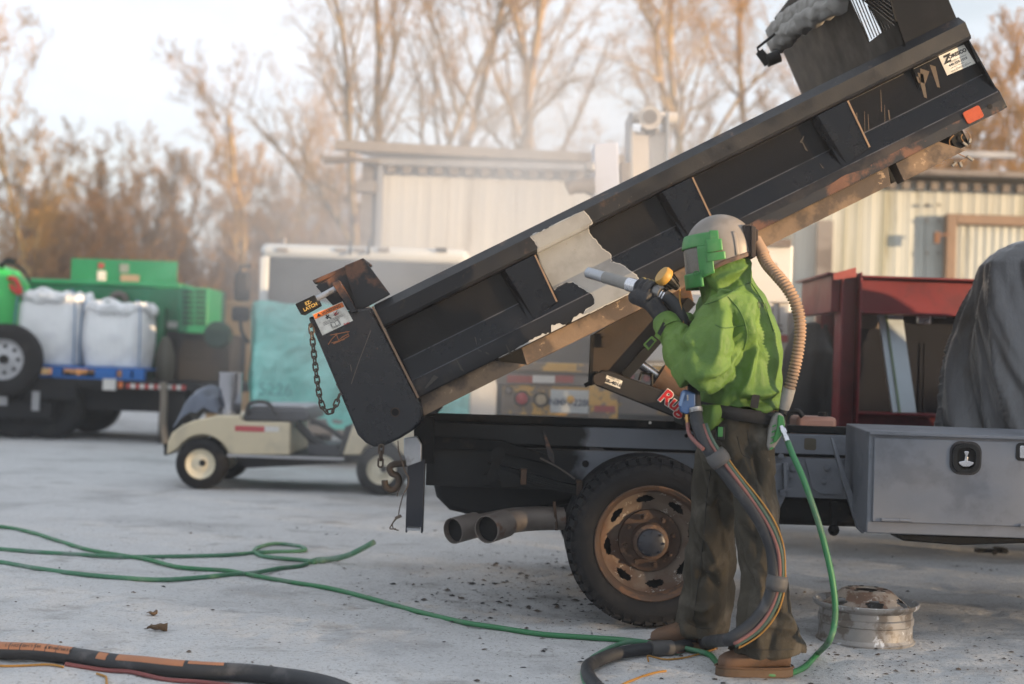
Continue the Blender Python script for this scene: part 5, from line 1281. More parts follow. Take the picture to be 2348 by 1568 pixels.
# lamp on the nozzle
la, lb_ = P(1520,632,5.90), P(1556,662,5.93); lx = (lb_ - la).normalized()
s_ = MB(); s_.lathe(la, lx, [(-.012,.0),(-.012,.036),(-.004,.041),(.016,.041),(.022,.036)], 24, False); lamp = s_.build('work_lamp', M('yellow_lamp_rim', C(168,128,54), .5, var=.15, vs=30), bh, ang=40)
s_ = MB(); s_.lathe(la, lx, [(.018,.033),(.045,.030),(.070,.018),(.085,.014)], 24); s_.build('lamp_body', m_blackp, lamp)
for k in range(14):
    a = 2*math.pi*k/14; o1 = lx.orthogonal().normalized(); o2 = lx.cross(o1); r_ = o1*math.cos(a) + o2*math.sin(a)
    s_ = MB(); s_.bar(la + lx*.022 + r_*.034, la + lx*.066 + r_*.024, .004, .008, up=r_); s_.build('lamp_fin', m_blackp, lamp)
s_ = MB(); s_.bar(P(1512,660,5.93), P(1532,650,5.915), .02, .02); s_.cyl(P(1516,655,5.915), P(1516,655,5.90), .012, n=12); s_.build('lamp_bracket', m_alu, lamp)
s_ = MB(); s_.tube(spline([lb_ + lx*.005, P(1558,685,5.92), P(1562,710,5.91), P(1567,745,5.91)], 6), .0035, 6); s_.build('lamp_lead', m_yel, lamp)
# blue control valve hanging by the hose
s_ = MB(); s_.prism([P(x, y, 5.76) for x, y in ((1563,898),(1572,893),(1594,902),(1594,936),(1586,944),(1574,950),(1560,944),(1558,925))], WW*.04); cv = s_.build('control_valve', M('blue_valve', C(58,88,132), .5, var=.1), bh, bevel=.005)
s_ = MB(); s_.bar(P(1558,930,5.755), P(1568,896,5.755), .012, .012); s_.build('valve_lever', M('blue_lever', C(88,116,158), .4), cv)
s_ = MB(); s_.bar(P(1576,905,5.753), P(1576,918,5.753), .004, .006); s_.build('valve_latch', m_alu, cv)
s_ = MB(); s_.cyl(P(1574,950,5.775), P(1576,972,5.77), .008, n=12); s_.cyl(P(1574,956,5.774), P(1575,962,5.772), .011, n=6); s_.build('brass_fitting', M('brass', C(176,140,88), .35, metal=.9), cv)
s_ = MB(); s_.tube(spline([P(1576,970,5.77), P(1580,995,5.74), P(1596,1015,5.70), P(1612,1030,5.67)], 6), .0085, 8); s_.build('red_air_line', m_red, cv)
s_ = MB(); s_.cyl(P(1592,936,5.78), P(1594,946,5.775), .032, n=18); s_.build('hose_band', m_alu, cv)
# ---- green air hose: from the regulator to the ground, under the boot and away to the left
ah = T('air_hose', 'bright green air hose looping from the worker\u2019s belt across the sand to the left', 'hose', gp(1890, 1480))
pth = [P(1805,1012,5.755), P(1818,1045,5.72), P(1838,1090,5.68), P(1858,1145,5.66), P(1878,1205,5.66), P(1894,1265,5.66), P(1907,1325,5.66), P(1914,1385,5.66), P(1912,1432,5.66), P(1900,1470,5.66)]
gpts = [(1875,1505),(1840,1535),(1790,1552),(1730,1552),(1680,1542),(1645,1524),(1622,1508),(1560,1494),(1500,1483),(1430,1474),(1340,1466),(1240,1456),(1150,1445),(1060,1429),(960,1404),(860,1378),(760,1354),(680,1340),(610,1328),(560,1318),(520,1310),(450,1306),(400,1300),(340,1284),(280,1274),(200,1262),(130,1240),(60,1220),(0,1210),(-80,1204),(-250,1196),(-500,1192)]
s_ = MB(); s_.tube(arclen(spline(pth + [gp(x, y, .013) for x, y in gpts], 8), .02), .0125, 10); s_.build('hose_run', m_hoseg, ah, ang=180)
s_ = MB(); s_.tube(arclen(spline([gp(1622,1508,.014), gp(1540,1496,.03), gp(1440,1502,.05), gp(1372,1522,.045), gp(1338,1545,.02), gp(1340,1572,.014), gp(1365,1600,.014)], 8), .02), .010, 10); s_.build('hose_branch', m_hosegd, ah, ang=180)
h2 = T('air_hose', 'dull green hose with coiled end and lifted tip lying left of the truck', 'hose', gp(640, 1270))
for pts in ([(-500,1262),(-250,1250),(-60,1256),(0,1262),(90,1267),(200,1274),(300,1277),(420,1276),(520,1274),(600,1268),(690,1266),(696,1260),(670,1252),(630,1250),(596,1256),(582,1266),(600,1276),(640,1284),(690,1286),(716,1290),(745,1291)],
            [(-500,1290),(-250,1276),(-60,1284),(0,1292),(80,1303),(170,1318),(270,1327),(370,1329),(460,1326),(520,1322),(580,1316),(640,1306),(690,1298),(720,1286),(750,1282)]):
    s_ = MB(); s_.tube(arclen(spline([gp(x, y, .012) for x, y in pts], 8), .03), .0125, 10); s_.build('hose_run', m_hosegd, h2, ang=180)
e0 = gp(745,1288,.013); e1 = P(858,1242,e0.y - .1)
s_ = MB(); s_.tube(arclen(spline([gp(715,1292,.013), e0, P(800,1272,e0.y - .05), e1], 8), .03), [.016]*1 if False else .017, 12); s_.build('hose_tip', m_hosegd, h2, ang=180)
# ---- fat striped hose in front
fh = T('blast_hose', 'fat black hose with an orange printed stripe along the bottom left corner', 'blast hose', gp(400, 1560))
c_ = [gp(x, y, .035) for x, y in ((-400,1490),(-180,1494),(-60,1502),(0,1512),(90,1519),(180,1526),(260,1535),(330,1544),(400,1551),(480,1556),(560,1559),(640,1566),(720,1578),(790,1600),(840,1640))]
cpt = arclen(spline(c_, 8), .015); s_ = MB(); s_.tube(cpt, .0335, 22); fm = s_.build('hose_body', m_hoseb, fh, ang=180)
LOC = []
def strip(i0, i1, a0, a1, mat, name, r=.0345):
    s_ = MB(); rows = []
    for i in range(i0, i1):
        t = (cpt[min(i+1, len(cpt)-1)] - cpt[max(i-1, 0)]).normalized(); y = Vector((0,0,1)); x = t.cross(y).normalized(); y = x.cross(t)
        if x.y > 0: x = -x
        rows.append([cpt[i] + (x*math.cos(R(a)) + y*math.sin(R(a)))*r for a in np.linspace(a0, a1, 7)])
    s_.loft(rows, cap=False, close=False); return s_.build(name, mat, fh, ang=180, recalc=False)
nC = len(cpt); xs = [to_px(np.array([tuple(p)]))[0][0] for p in cpt]
def idx(x): return min(range(nC), key=lambda i: abs(xs[i] - x))
strip(idx(-40), idx(172), 22, 95, m_oran, 'orange_stripe'); strip(idx(232), idx(262), 22, 80, m_oran, 'orange_stripe'); strip(idx(272), idx(430), 30, 88, m_oran, 'orange_stripe'); strip(idx(430), idx(520), 52, 88, m_oran, 'orange_stripe')
def along(s, x0, x1, size, mat, ang=52):
    n = len(s)
    for k, ch in enumerate(s):
        if ch == ' ': continue
        i = idx(x0 + (x1 - x0)*k/max(n-1, 1)); t = (cpt[min(i+1, nC-1)] - cpt[max(i-1, 0)]).normalized(); y = Vector((0,0,1)); x = t.cross(y).normalized(); y = x.cross(t)
        if x.y > 0: x = -x
        nr = x*math.cos(R(ang)) + y*math.sin(R(ang)); up = nr.cross(t); up = up if up.z > 0 else -up
        text(ch, size, cpt[i] + nr*.0352, -t, -up, mat, fm, name='print')
along('52 HD ESOH LLAW YVAEH MUIMERP'[::1], 22, 170, .020, m_ink)
for x in (28, 55, 82, 108, 138, 166):
    s_ = MB(); i = idx(x); t = (cpt[i+1] - cpt[i-1]).normalized(); s_.lathe(cpt[i], t, [(-.002,.0347),(.002,.0347)], 22); s_.build('hose_ridge', m_hoseb, fm)
rl_ = MB(); rl_.tube(arclen(spline([gp(x, y, .008) for x, y in ((150,1530),(240,1538),(300,1546),(380,1560),(450,1566),(540,1575),(700,1590))], 8), .02), .0085, 8)
rr_ = rl_.build('air_line', M('dark_red_hose', C(120,64,62), .6, var=.15), None); tag(rr_, 'thin dark red line lying beside the fat striped hose', 'hose')
yl = MB(); yl.tube(arclen(spline([gp(x, y, .006) for x, y in ((-300,1516),(-40,1520),(0,1526),(60,1528),(110,1531),(145,1536))], 8), .02), .005, 6)
yy = yl.build('cord', m_yel, None); tag(yy, 'yellow cord lying under the fat hose in the bottom left corner', 'cord')
yl = MB(); yl.tube(arclen(spline([gp(x, y, .006) for x, y in ((222,1549),(236,1553),(243,1556),(245,1580))], 8), .02), .005, 6)
yy = yl.build('cord', m_yel, None); tag(yy, 'bent piece of yellow cord at the bottom edge, left of the red line', 'cord')
# ================================================================ SHEDS AND FENCE
def sheet(x0, x1, z0, z1, d, pitch=.2, depth=.022, skew=0):
    """one pressed steel sheet with trapezoid ribs; skew = metres deeper per metre to the right"""
    m = MB(); xs = []; n = max(1, round((x1 - x0)/pitch)); p = (x1 - x0)/n
    for i in range(n):
        for t, y in ((0,0),(.55,0),(.65,-depth),(.9,-depth)): xs.append((x0 + (i + t)*p, y))
    xs.append((x1, 0))
    m.v = [(x, d + y + (x - x0)*skew, z) for z in (z0, z1) for x, y in xs]; k = len(xs)
    m.f = [(i, i+1, k+i+1, k+i) for i in range(k-1)]; return m
def streaky(name, base, s1, s2, amt):
    return M(name, base, .55, var=.07, vs=2, col2=s1, s2=2.6, lo=.5, hi=.5 + amt, col3=s2, s3=5, lo3=.56, hi3=.68, stretch=(1, 1, .07))
m_shed1 = streaky('white_sheet_steel', C(196,195,192), C(174,172,168), C(156,150,142), .3)
m_shed2 = streaky('stained_sheet_steel', C(178,180,172), C(148,148,130), C(108,104,78), .2)
m_trim = M('weathered_trim', C(120,112,106), .7, var=.2, vs=3, col2=C(92,82,76), s2=2)
m_galv = M('galvanised', C(160,160,162), .45, metal=.5, var=.15, vs=3)
def wpt(x, y, d): return P(x, y, d)
def shed(name, label, xl, xr, ytop, d, mat, panel=.95, zbase=0.0, rib=.008):
    L, Rr = P(xl, 830, d).x, P(xr, 830, d).x; zt = P(xl, ytop, d).z
    t = T(name, label, 'shed', (L, d, 0)); n = max(1, round((Rr - L)/panel)); w_ = (Rr - L)/n
    for i in range(n): sheet(L + i*w_ + .004, L + (i+1)*w_ - .004, zbase, zt, d + (i % 2)*.004, .2, rib).build('wall_panel', mat, t, smooth=False, recalc=False)
    s_ = MB(); s_.box2((L - .02, d + .05, 0), (Rr + .02, d + 7, zt)); s_.build('shed_body', mat, t)
    return t, L, Rr, zt
t1, L, Rr, zt = shed('white_shed', 'long white metal shed with grey eave behind the truck cab', 858, 1640, 372, 19.95, m_shed1, rib=.002)
s_ = MB(); s_.box2((L - .25, 19.85, 0), (L - .03, 20.15, zt)); s_.build('corner_post', m_trim, t1)
s_ = MB(); s_.box2((L - .03, 19.81, 0), (L + .05, 19.90, zt)); s_.build('corner_trim', m_galv, t1)
s_ = MB(); s_.bar(P(768,333,19.35), P(1640,376,20.15), .12, .13); s_.build('roof_edge', m_trim, t1)
s_ = MB(); s_.prism([P(768,336,19.35), P(1640,380,20.15), P(1640,380,20.15) + Vector((0,8,.9)), P(768,336,19.35) + Vector((0,8,.9))], (0,0,.04)); s_.build('roof', m_galv, t1)
s_ = MB(); s_.bar(P(735,362,19.65), P(870,370,19.65), .08, .06); s_.bar(P(742,372,19.70), P(850,366,19.70), .07, .05); s_.build('eave_bracket', m_trim, t1)
s_ = MB(); s_.bar(P(858,370,19.75), P(1640,392,19.80), .10, .09); s_.build('fascia', m_galv, t1)
k = L + .1
while k < Rr:
    s_ = MB(); s_.box2((k, 19.80, zt - .16), (k + .11, 19.88, zt - .05)); s_.build('eave_block', m_trim, t1); k += .22
s_ = MB(); s_.box2((L - .3, 19.65, zt - .45), (L - .05, 19.85, zt - .3)); s_.build('junction_box', m_trim, t1)
t2, L, Rr, zt = shed('stained_shed', 'pale corrugated metal shed with green stains and a framed door at right', 1815, 2560, 408, 20, m_shed2, rib=.005)
s_ = MB(); s_.bar(P(1815,386,19.6), P(2560,411,19.6), .3, .07); s_.build('eave_gutter', m_trim, t2)
k = L + .05
while k < Rr:
    s_ = MB(); s_.box2((k, 19.86, zt - .12), (k + .10, 19.95, zt - .01)); s_.build('eave_block', m_trim, t2); k += .2  # brown blocks standing in for the scallop shadows of the corrugations
s_ = MB(); s_.prism([P(1815,384,19.5), P(2560,409,19.5), P(2560,409,19.5) + Vector((0,7,.5)), P(1815,384,19.5) + Vector((0,7,.5))], (0,0,.03)); s_.build('roof', m_galv, t2)
s_ = MB(); s_.bar(P(2150,352,21.5), P(2326,357,21.5), .12, .09); s_.build('ridge_pipe', m_galv, t2)
s_ = MB()
dl, dr_, dt_ = P(2170,500,19.8).x, P(2600,500,19.8).x, P(2180,490,19.8).z
s_.box2((dl, 19.78, 0), (dl + .14, 19.93, dt_)); s_.box2((dl + .14, 19.78, dt_ - .14), (dr_, 19.93, dt_)); dfr = s_.build('door_frame', M('brown_door_frame', C(132,108,88), .7, var=.15, vs=4), t2, bevel=.01)
sheet(dl + .15, dr_, 0, dt_ - .15, 19.9, .12, .012).build('door', m_shed2, t2, smooth=False, recalc=False)
s_ = MB(); s_.bar(P(2148,541,19.7), P(2176,536,19.7), .03, .03); s_.box(P(2147,545,19.72), (.07, .08, .16)); s_.build('door_latch', M('rusty_latch', C(120,84,60), .8), t2)
for x in (2125, 2152):
    for y in (470, 505, 580): 
        s_ = MB(); s_.cyl(P(x, y, 19.95), P(x, y, 19.9), .022, n=8); s_.build('sheet_bolt', m_trim, t2)
s_ = MB(); s_.box2((P(1872,600,19.8).x, 19.8, 0), (P(1908,600,19.8).x, 19.9, zt - .6)); s_.build('grey_post', m_trim, t2)
# plywood fence
m_ply = M('tan_boards', C(178,142,98), .8, var=.12, vs=3, col2=C(158,124,86), s2=1.5, stretch=(1,1,.2))
fx0, fx1 = P(474,830,25).x, P(650,830,25).x; fz = P(520,692,25).z
fence = T('board_fence', 'tan plywood fence between the compressor and the truck cab', 'fence', (fx0, 25, 0)); n = 6; w_ = (fx1 - fx0)/n
for i in range(n):
    s_ = MB(); s_.box2((fx0 + i*w_ + .006, 25, 0), (fx0 + (i+1)*w_ - .006, 25.03, fz)); s_.build('board', m_ply, fence)
for z in (fz - .06, fz*.45):
    s_ = MB(); s_.box2((fx0, 24.95, z), (fx1, 24.995, z + .09)); s_.build('fence_rail', m_ply, fence)
s_ = MB(); yy0, yy1 = P(500,885,22), P(600,873,22); s_.bar(yy0, yy1 + Vector((.3,0,0)), .25, .12); s_.bar(Vector((yy0.x + .3, 22, 0)), Vector((yy0.x + .3, 22, yy0.z - .06)), .1, .1); s_.bar(Vector((yy1.x, 22, 0)), Vector((yy1.x, 22, yy0.z - .06)), .1, .1)
yb = s_.build('yellow_barrier', M('dull_yellow', C(206,176,74), .6, var=.1), None); tag(yb, 'low yellow barrier in front of the tan fence', 'barrier')

# ================================================================ FLATBED TRAILER AND ITS LOAD
m_trl = M('trailer_black', C(19,20,23), .65, spec=.3, var=.2, vs=2, col2=C(34,32,31), s2=1.2)
def zt4(a, b): return (a*.329, 544 + b*.329)      # notes taken from an enlarged view
DT = 19.0
def q4(a, b, d=DT): return P(*zt4(a, b), d)
ldx = q4(-1100, 1000).x; rdx = q4(1640, 1000).x; dz = q4(700, 992).z; GT = 'flatbed trailer'
trl = T('flatbed_trailer', 'long black flatbed trailer loaded with bags and a compressor at far left', 'trailer', (q4(300,1000).x, DT, 0))
s_ = MB(); s_.box2((ldx, DT, dz - .12), (rdx, DT + 2.4, dz)); s_.build('deck', m_trl, trl, bevel=.01)
s_ = MB(); s_.box2((ldx, DT + .3, dz - .42), (rdx - .3, DT + .45, dz - .121)); s_.box2((ldx, DT + 1.9, dz - .42), (rdx - .3, DT + 2.05, dz - .121)); s_.build('frame_beam', m_trl, trl)
s_ = MB(); s_.box2((ldx, DT - .02, dz - .55), (q4(370,1100).x, DT + .12, dz - .33)); s_.build('side_guard', m_trl, trl, bevel=.01)
s_ = MB(); s_.box2((q4(190,1000).x, DT - .03, dz - .28), (q4(540,1000).x, DT - .001, dz - .04)); s_.build('side_plate', m_trl, trl)
for x in (20, 250):
    s_ = MB(); s_.box(q4(x, 1140, DT - .035), (.12 if x < 100 else .1, .03, .12 if x < 100 else .26)); s_.build('marker_lamp' if x < 100 else 'stake_pocket', m_galv, trl)
m_tred = M('tape_red', C(176,60,52), .5); m_twht = M('tape_white', C(210,206,200), .5)
for k in range(13):
    x = 880 + 32*k; a, b = q4(x, 1010), q4(x + 30, 1010); s_ = MB(); s_.box2((a.x, DT - .006, dz - .10), (b.x, DT - .001, dz - .04)); s_.build('reflective_tape', m_tred if k % 2 == 0 else m_twht, trl)
s_ = MB(); s_.box(q4(762, 1025, DT - .01), (.17, .02, .15)); s_.build('placard', m_twht, trl)
s_ = MB(); s_.box(q4(840, 1028, DT - .01), (.05, .02, .08)); s_.build('marker_lamp', M('amber_lamp', C(222,120,60), .4), trl)
for cx_ in (-700, -190, 95, 310):
    c = q4(cx_, 1290); rad = .44
    for dd in (.15, 1.95):
        s_ = MB(); s_.lathe((c.x, DT + dd, rad - .005), (0,1,0), [(.06,.0),(.05,.22),(.0,.24),(-.01,.34),(.0,.40),(.03,.44),(.25,.44),(.28,.40),(.28,.24)], 32); s_.build('trailer_tyre', m_tyre, trl)
s_ = MB(); a = q4(1090,1300); s_.box2((a.x, DT + .1, .0), (a.x + .35, DT + .6, dz - .13)); s_.build('landing_gear', m_trl, trl)
s_ = MB(); a = q4(1145,1200, DT - .1); s_.tube(spline([q4(1140,1010,DT - .05), q4(1142,1150,DT - .08), q4(1135,1300,DT - .08), q4(1155,1440,DT - .08)], 5), .05, 8); s_.build('ratchet_strap', M('dirty_strap', C(126,116,104), .9), trl)
# spare wheel leaning at the trailer side
c = q4(22, 850, DT - .25); s_ = MB(); s_.lathe(c, (0,1,0), [(.0,.27),(-.01,.29),(-.02,.36),(.0,.44),(.03,.475),(.19,.475),(.22,.44),(.22,.27)], 40)
spare = T('spare_wheel', 'spare wheel with silver rim mounted upright beside the bulk bags', 'wheel', (c.x, c.y, c.z - .475)); s_.build('tyre', m_tyre, spare)
s_ = MB(); s_.lathe(c, (0,1,0), [(.0,.27),(.03,.24),(.07,.22),(.06,.13),(.04,.09),(.04,.0)], 36); rm = s_.build('rim', M('silver_rim', C(178,178,180), .4, metal=.3, var=.1), spare)
for k in range(8):
    a = 2*math.pi*k/8; p = c + Vector((math.cos(a), 0, math.sin(a)))*.175; s_ = MB(); s_.cyl(p + Vector((0,.07,0)), p + Vector((0,.05,0)), .026, n=10); s_.build('rim_slot', m_soot_shade, rm)
s_ = MB(); s_.cyl(c + Vector((0,.05,0)), c + Vector((0,-.01,0)), .06, n=16); s_.build('hub_hole', m_soot_shade, rm)
# pallet
m_palb = M('blue_pallet', C(44,110,186), .7, var=.15, vs=3)
pa, pb = q4(205, 980, DT + .15), q4(1000, 980, DT + .15); pz0 = dz + .002; pz1 = q4(600, 903, DT + .15).z
pal = T('pallet', 'blue wooden pallet under the white bulk bags', 'pallet', (pa.x, DT + .15, pz0)); hh = pz1 - pz0
s_ = MB(); s_.box2((pa.x, DT + .15, pz1 - .03), (pb.x, DT + 1.25, pz1)); s_.build('top_board', m_palb, pal)
s_ = MB(); s_.box2((pa.x, DT + .15, pz0), (pb.x, DT + .27, pz0 + .03)); s_.build('bottom_board', m_palb, pal)
for xa, xb in ((205,262),(360,425),(660,805),(850,910),(930,1000)):
    s_ = MB(); s_.box2((q4(xa,950,DT+.15).x, DT + .152, pz0 + .031), (q4(xb,950,DT+.15).x, DT + .28, pz1 - .031)); s_.build('block', m_palb, pal)
# bulk bags
m_bag = M('woven_white_bag', C(236,236,236), .75, var=.06, vs=3, col2=C(222,222,224), s2=2, bump=.004, bs=30, bump2=.02, bs2=4)
m_bcord = M('blue_sewn_cord', C(104,132,164), .7)
def bag(xa, xb, ytop, lab, seed):
    L, Rr = q4(xa, 900, DT + .2).x, q4(xb, 900, DT + .2).x; z1 = q4(600, ytop, DT + .2).z; z0 = pz1 + .003; cx_ = (L + Rr)/2; a = (Rr - L)/2; b = .46; cy = DT + .2 + b
    s_ = MB(); rings = []; N = 56; H = z1 - z0
    for v in np.linspace(0, 1, 26):
        bul = .93 + .10*math.sin(math.pi*min(v*1.05, 1)) - (.20*max(0, v - .86)/.14)
        rg = []
        for k in range(N):
            t = 2*math.pi*k/N; e = .55; c_, s2 = math.cos(t), math.sin(t)
            r = bul*(1 + .035*mnoise.noise(Vector((c_*2 + seed, s2*2, v*3))) - .05*math.exp(-((abs(c_) - .28)/.10)**2)*(.4 + v*.6))
            rg.append(Vector((cx_ + a*r*math.copysign(abs(c_)**e, c_), cy + b*r*math.copysign(abs(s2)**e, s2), z0 + H*v + (.07*mnoise.noise(Vector((c_*3 + seed*3, s2*3, 9))) if v > .9 else 0))))
        rings.append(rg)
    s_.loft(rings); bg_ = s_.build('bulk_bag', m_bag, None, ang=180); tag(bg_, lab, 'bag')
    s_ = MB(); rr = [Vector((cx_ + a*.97*math.cos(t), cy + b*.97*math.sin(t), z1 - .06 + .05*mnoise.noise(Vector((math.cos(t)*4, math.sin(t)*4, seed))))) for t in np.linspace(0, 6.283, 40)]
    q_ = rag(rr, .075, 12, .5, seed); q_.build('rolled_top', m_bag, bg_, ang=180)
    for sx in (-.9, .9):
        s_ = MB(); s_.tube(spline([Vector((cx_ + sx*a*1.0, DT + .2 + .02, z0 + .02)), Vector((cx_ + sx*a*1.02, DT + .2 + .0, z0 + H*.5)), Vector((cx_ + sx*a*.96, DT + .2 + .03, z1 - .05)), Vector((cx_ + sx*a*.8, DT + .3, z1 + .06))], 6), .012, 6); s_.build('sewn_cord', m_bcord, bg_)
    s_ = MB(); s_.tube(spline([Vector((cx_ - a*.55, DT + .3, z1 - .05)), Vector((cx_ - a*.2, DT + .35, z1 + .06)), Vector((cx_ + a*.3, DT + .3, z1 - .02))], 6), .025, 8); s_.build('lifting_loop', m_bag, bg_)
bag(70, 528, 395, 'bulging white bulk bag nearest the spare wheel', 1); bag(532, 985, 455, 'lower white bulk bag at the right end of the blue pallet', 4)
# compressor
m_cg = M('faded_green_paint', C(20,118,76), .5, var=.08, vs=1.5, col2=C(36,128,90), s2=.8); m_cgd = M('dark_green_grille', C(14,44,34), .7, var=.15)
DC = DT + 1.4
cmpz = dz + .003
comp = T('air_compressor', 'large green enclosed air compressor with its lid propped open', 'compressor', (q4(800,900,DC).x, DC, cmpz))
def cq(a, b, d=DC): return q4(a, b, d)
def cbox(xa, xb, ya, yb, d0, d1, name, mat, parent=None, bevel=.02):
    A, B_ = cq(xa, ya, d0), cq(xb, yb, d0); A.z, B_.z = cq((xa + xb)/2, ya, d0).z, cq((xa + xb)/2, yb, d0).z; s_ = MB(); s_.box2((A.x, d0, min(A.z, B_.z)), (B_.x, d1, max(A.z, B_.z))); return s_.build(name, mat, parent or comp, bevel=bevel)
cbox(130, 1250, 340, 640, DC, DC + .95, 'enclosure', m_cg); cbox(100, 1255, 300, 338, DC - .01, DC + .96, 'roof', m_cg)
lid = cbox(497, 1228, 157, 318, DC + .1, DC + .14, 'raised_lid', m_cg, bevel=.005)
for xa, xb, ya, yb, c_ in ((680,735,235,318,(206,204,196)),(840,968,262,318,(150,132,110)),(835,895,185,245,(120,130,124)),(685,722,180,215,(150,60,60))):
    cbox(xa, xb, ya, yb, DC + .085, DC + .1, 'sticker', M('sticker', C(*c_), .6, var=.2, vs=20), lid, 0)
cbox(930, 1120, 480, 985, DC - .30, DC - .02, 'side_panel', m_cg)
cbox(950, 1085, 500, 760, DC - .306, DC - .299, 'grille', m_cgd, None, 0)
cbox(1120, 1250, 645, 1000, DC + .02, DC + .9, 'base', m_trl)
rear = cbox(1245, 1445, 350, 668, DC - .28, DC + .95, 'radiator_end', m_cg)
cbox(1240, 1600, 672, 1010, DC - .25, DC + .9, 'engine_bay', m_trl)
for k in range(7):
    for xa, xb in ((1272,1345),(1362,1430)):
        cbox(xa, xb, 372 + 36*k, 392 + 36*k, DC - .295, DC - .279, 'louvre', m_cgd, rear, 0)
for k in range(5):
    for xa, xb in ((1268,1345),(1362,1430)):
        cbox(xa, xb, 690 + 36*k, 712 + 36*k, DC - .262, DC - .249, 'louvre', m_soot_shade, rear, 0)
s_ = MB(); s_.tube(spline([cq(780,490,DC - .1), cq(785,420,DC - .1), cq(820,395,DC - .1), cq(865,410,DC - .1), cq(875,445,DC - .1)], 6), .05, 10); s_.build('exhaust_elbow', m_pipe, comp)
cbox(1140, 1235, 585, 632, DC - .03, DC - .005, 'decal', m_twht, None, 0)
# gas bottle and hose reel by the compressor
c = cq(1150, 860, DT + .9); s_ = MB(); zb = dz + .003; zt_ = cq(1150, 700, DT + .9).z; s_.lathe((c.x, DT + .9, zb), (0,0,1), [(0,0),(0,.12),(.05,.14),(zt_ - zb - .25, .14),(zt_ - zb - .08,.09),(zt_ - zb,.05),(zt_ - zb + .02,.0)], 24)
gb = s_.build('gas_bottle', M('khaki_bottle', C(86,82,70), .6, var=.15), None); tag(gb, 'khaki gas bottle standing beside the green compressor', 'gas bottle')
c = cq(1520, 680, DT + .6); s_ = MB(); s_.lathe(c, (0,1,0), [(-.12,.0),(-.12,.17),(-.08,.185),(-.06,.13),(.06,.13),(.08,.185),(.12,.17),(.12,.0)], 32); s_.bar(c, Vector((c.x - .02, DC - .24, c.z - .02)), .08, .08)
hr = s_.build('hose_reel', M('dark_green_reel', C(24,58,46), .6, var=.25, vs=12), None); tag(hr, 'round dark green hose reel at the end of the compressor', 'hose reel')
# green tank with red hook at the far left
c = cq(-60, 430, DT + .35); s_ = MB(); s_.lathe((c.x, DT + .55, dz + .02), (0,0,1), [(0,0),(0,.40),(.05,.46),(1.0,.46),(1.25,.42),(1.42,.28),(1.48,.1),(1.48,0)], 36)
gt = T('blast_pot', 'bright green pressure pot cut by the left photo edge', 'tank', (c.x, DT + .55, dz)); s_.build('vessel', M('bright_green', C(48,178,84), .4, var=.06), gt)
s_ = MB(); s_.tube(spline([q4(60,300,DT+.3), q4(75,285,DT+.25), q4(110,300,DT+.22), q4(140,370,DT+.22), q4(125,385,DT+.22), q4(80,345,DT+.25), q4(60,300,DT+.3)], 5), .035, 8); s_.build('lifting_hook', M('red_hook', C(200,52,44), .5), gt)
s_ = MB(); s_.tube(spline([q4(-60,210,DT+.4), q4(20,180,DT+.3), q4(110,190,DT+.3), q4(170,240,DT+.3), q4(210,310,DT+.3)], 6), .02, 8); s_.tube(spline([q4(0,235,DT+.4), q4(40,160,DT+.35), q4(110,165,DT+.35)], 6), .03, 8); s_.build('whip_hose', m_blackp, gt)

# ================================================================ CAB-OVER TRUCK WRAPPED IN TEAL FILM
D5 = 16.0
def q5(a, b, d=D5): return P(344 + a*.3837, 544 + b*.3837, d)
m_cabw = M('cab_white', C(206,208,206), .45, var=.06, vs=2); m_film = M('teal_plastic_film', C(96,190,178), .35, var=.12, vs=2.5, col2=C(134,206,196), s2=1.4, lo=.42, hi=.66, bump=.01, bs=14, bump2=.05, bs2=2.2)
glass = bpy.data.materials.new('cab_glass'); glass.use_nodes = True
_n = glass.node_tree.nodes; _n.clear(); _o = _n.new('ShaderNodeOutputMaterial'); _m = _n.new('ShaderNodeMixShader'); _t = _n.new('ShaderNodeBsdfTransparent'); _g = _n.new('ShaderNodeBsdfGlossy')
_t.inputs[0].default_value = (.16, .17, .18, 1); _g.inputs['Roughness'].default_value = .06; _f = _n.new('ShaderNodeFresnel'); _f.inputs[0].default_value = 1.5
for _a, _b_ in ((_f.outputs[0], _m.inputs[0]), (_t.outputs[0], _m.inputs[1]), (_g.outputs[0], _m.inputs[2]), (_m.outputs[0], _o.inputs[0])): glass.node_tree.links.new(_a, _b_)
cx0, cx1 = q5(640, 400).x, q5(640, 400).x + 2.36
zr = q5(1100, 45).z; zw1 = q5(1100, 120).z; zw0 = q5(1100, 415).z
cabt = T('cab_over_truck', 'white cab-over truck with its front wrapped in teal plastic film', 'truck', ((cx0 + cx1)/2, D5 + 1, 0))
s_ = MB(); s_.box2((cx0, D5 + .05, zr - .16), (cx1, D5 + 1.9, zr)); rf = s_.build('roof', m_cabw, cabt, bevel=.07)
for x in (790, 1140, 1250, 1395, 1740):
    s_ = MB(); s_.box(q5(x, 76, D5 + .04), (.13, .04, .05)); s_.build('marker_lamp', m_trim if x != 1740 else m_soot_shade, rf, bevel=.01)
for x in (800,):
    s_ = MB(); p = q5(x, 30, D5 + .3); s_.cyl(p - Vector((0,0,.05)), p + Vector((0,0,.05)), .03, n=10); s_.build('beacon', m_trim, rf)
for x in (1195, 1305):
    s_ = MB(); s_.bar(q5(x, 100, D5 - .01), q5(x + 5, 20, D5 + .2), .03, .03); s_.build('wiper_arm', m_blackp, rf)
for x, y in ((cx0, D5 + .06), (cx1 - .10, D5 + .06), (cx0, D5 + 1.75), (cx1 - .10, D5 + 1.75), (cx0 + .0, D5 + .95), (cx1 - .1, D5 + .95)):
    s_ = MB(); s_.box2((x, y, zw0 - .05), (x + .10, y + .12, zr - .15)); s_.build('cab_pillar', m_cabw, cabt, bevel=.02)
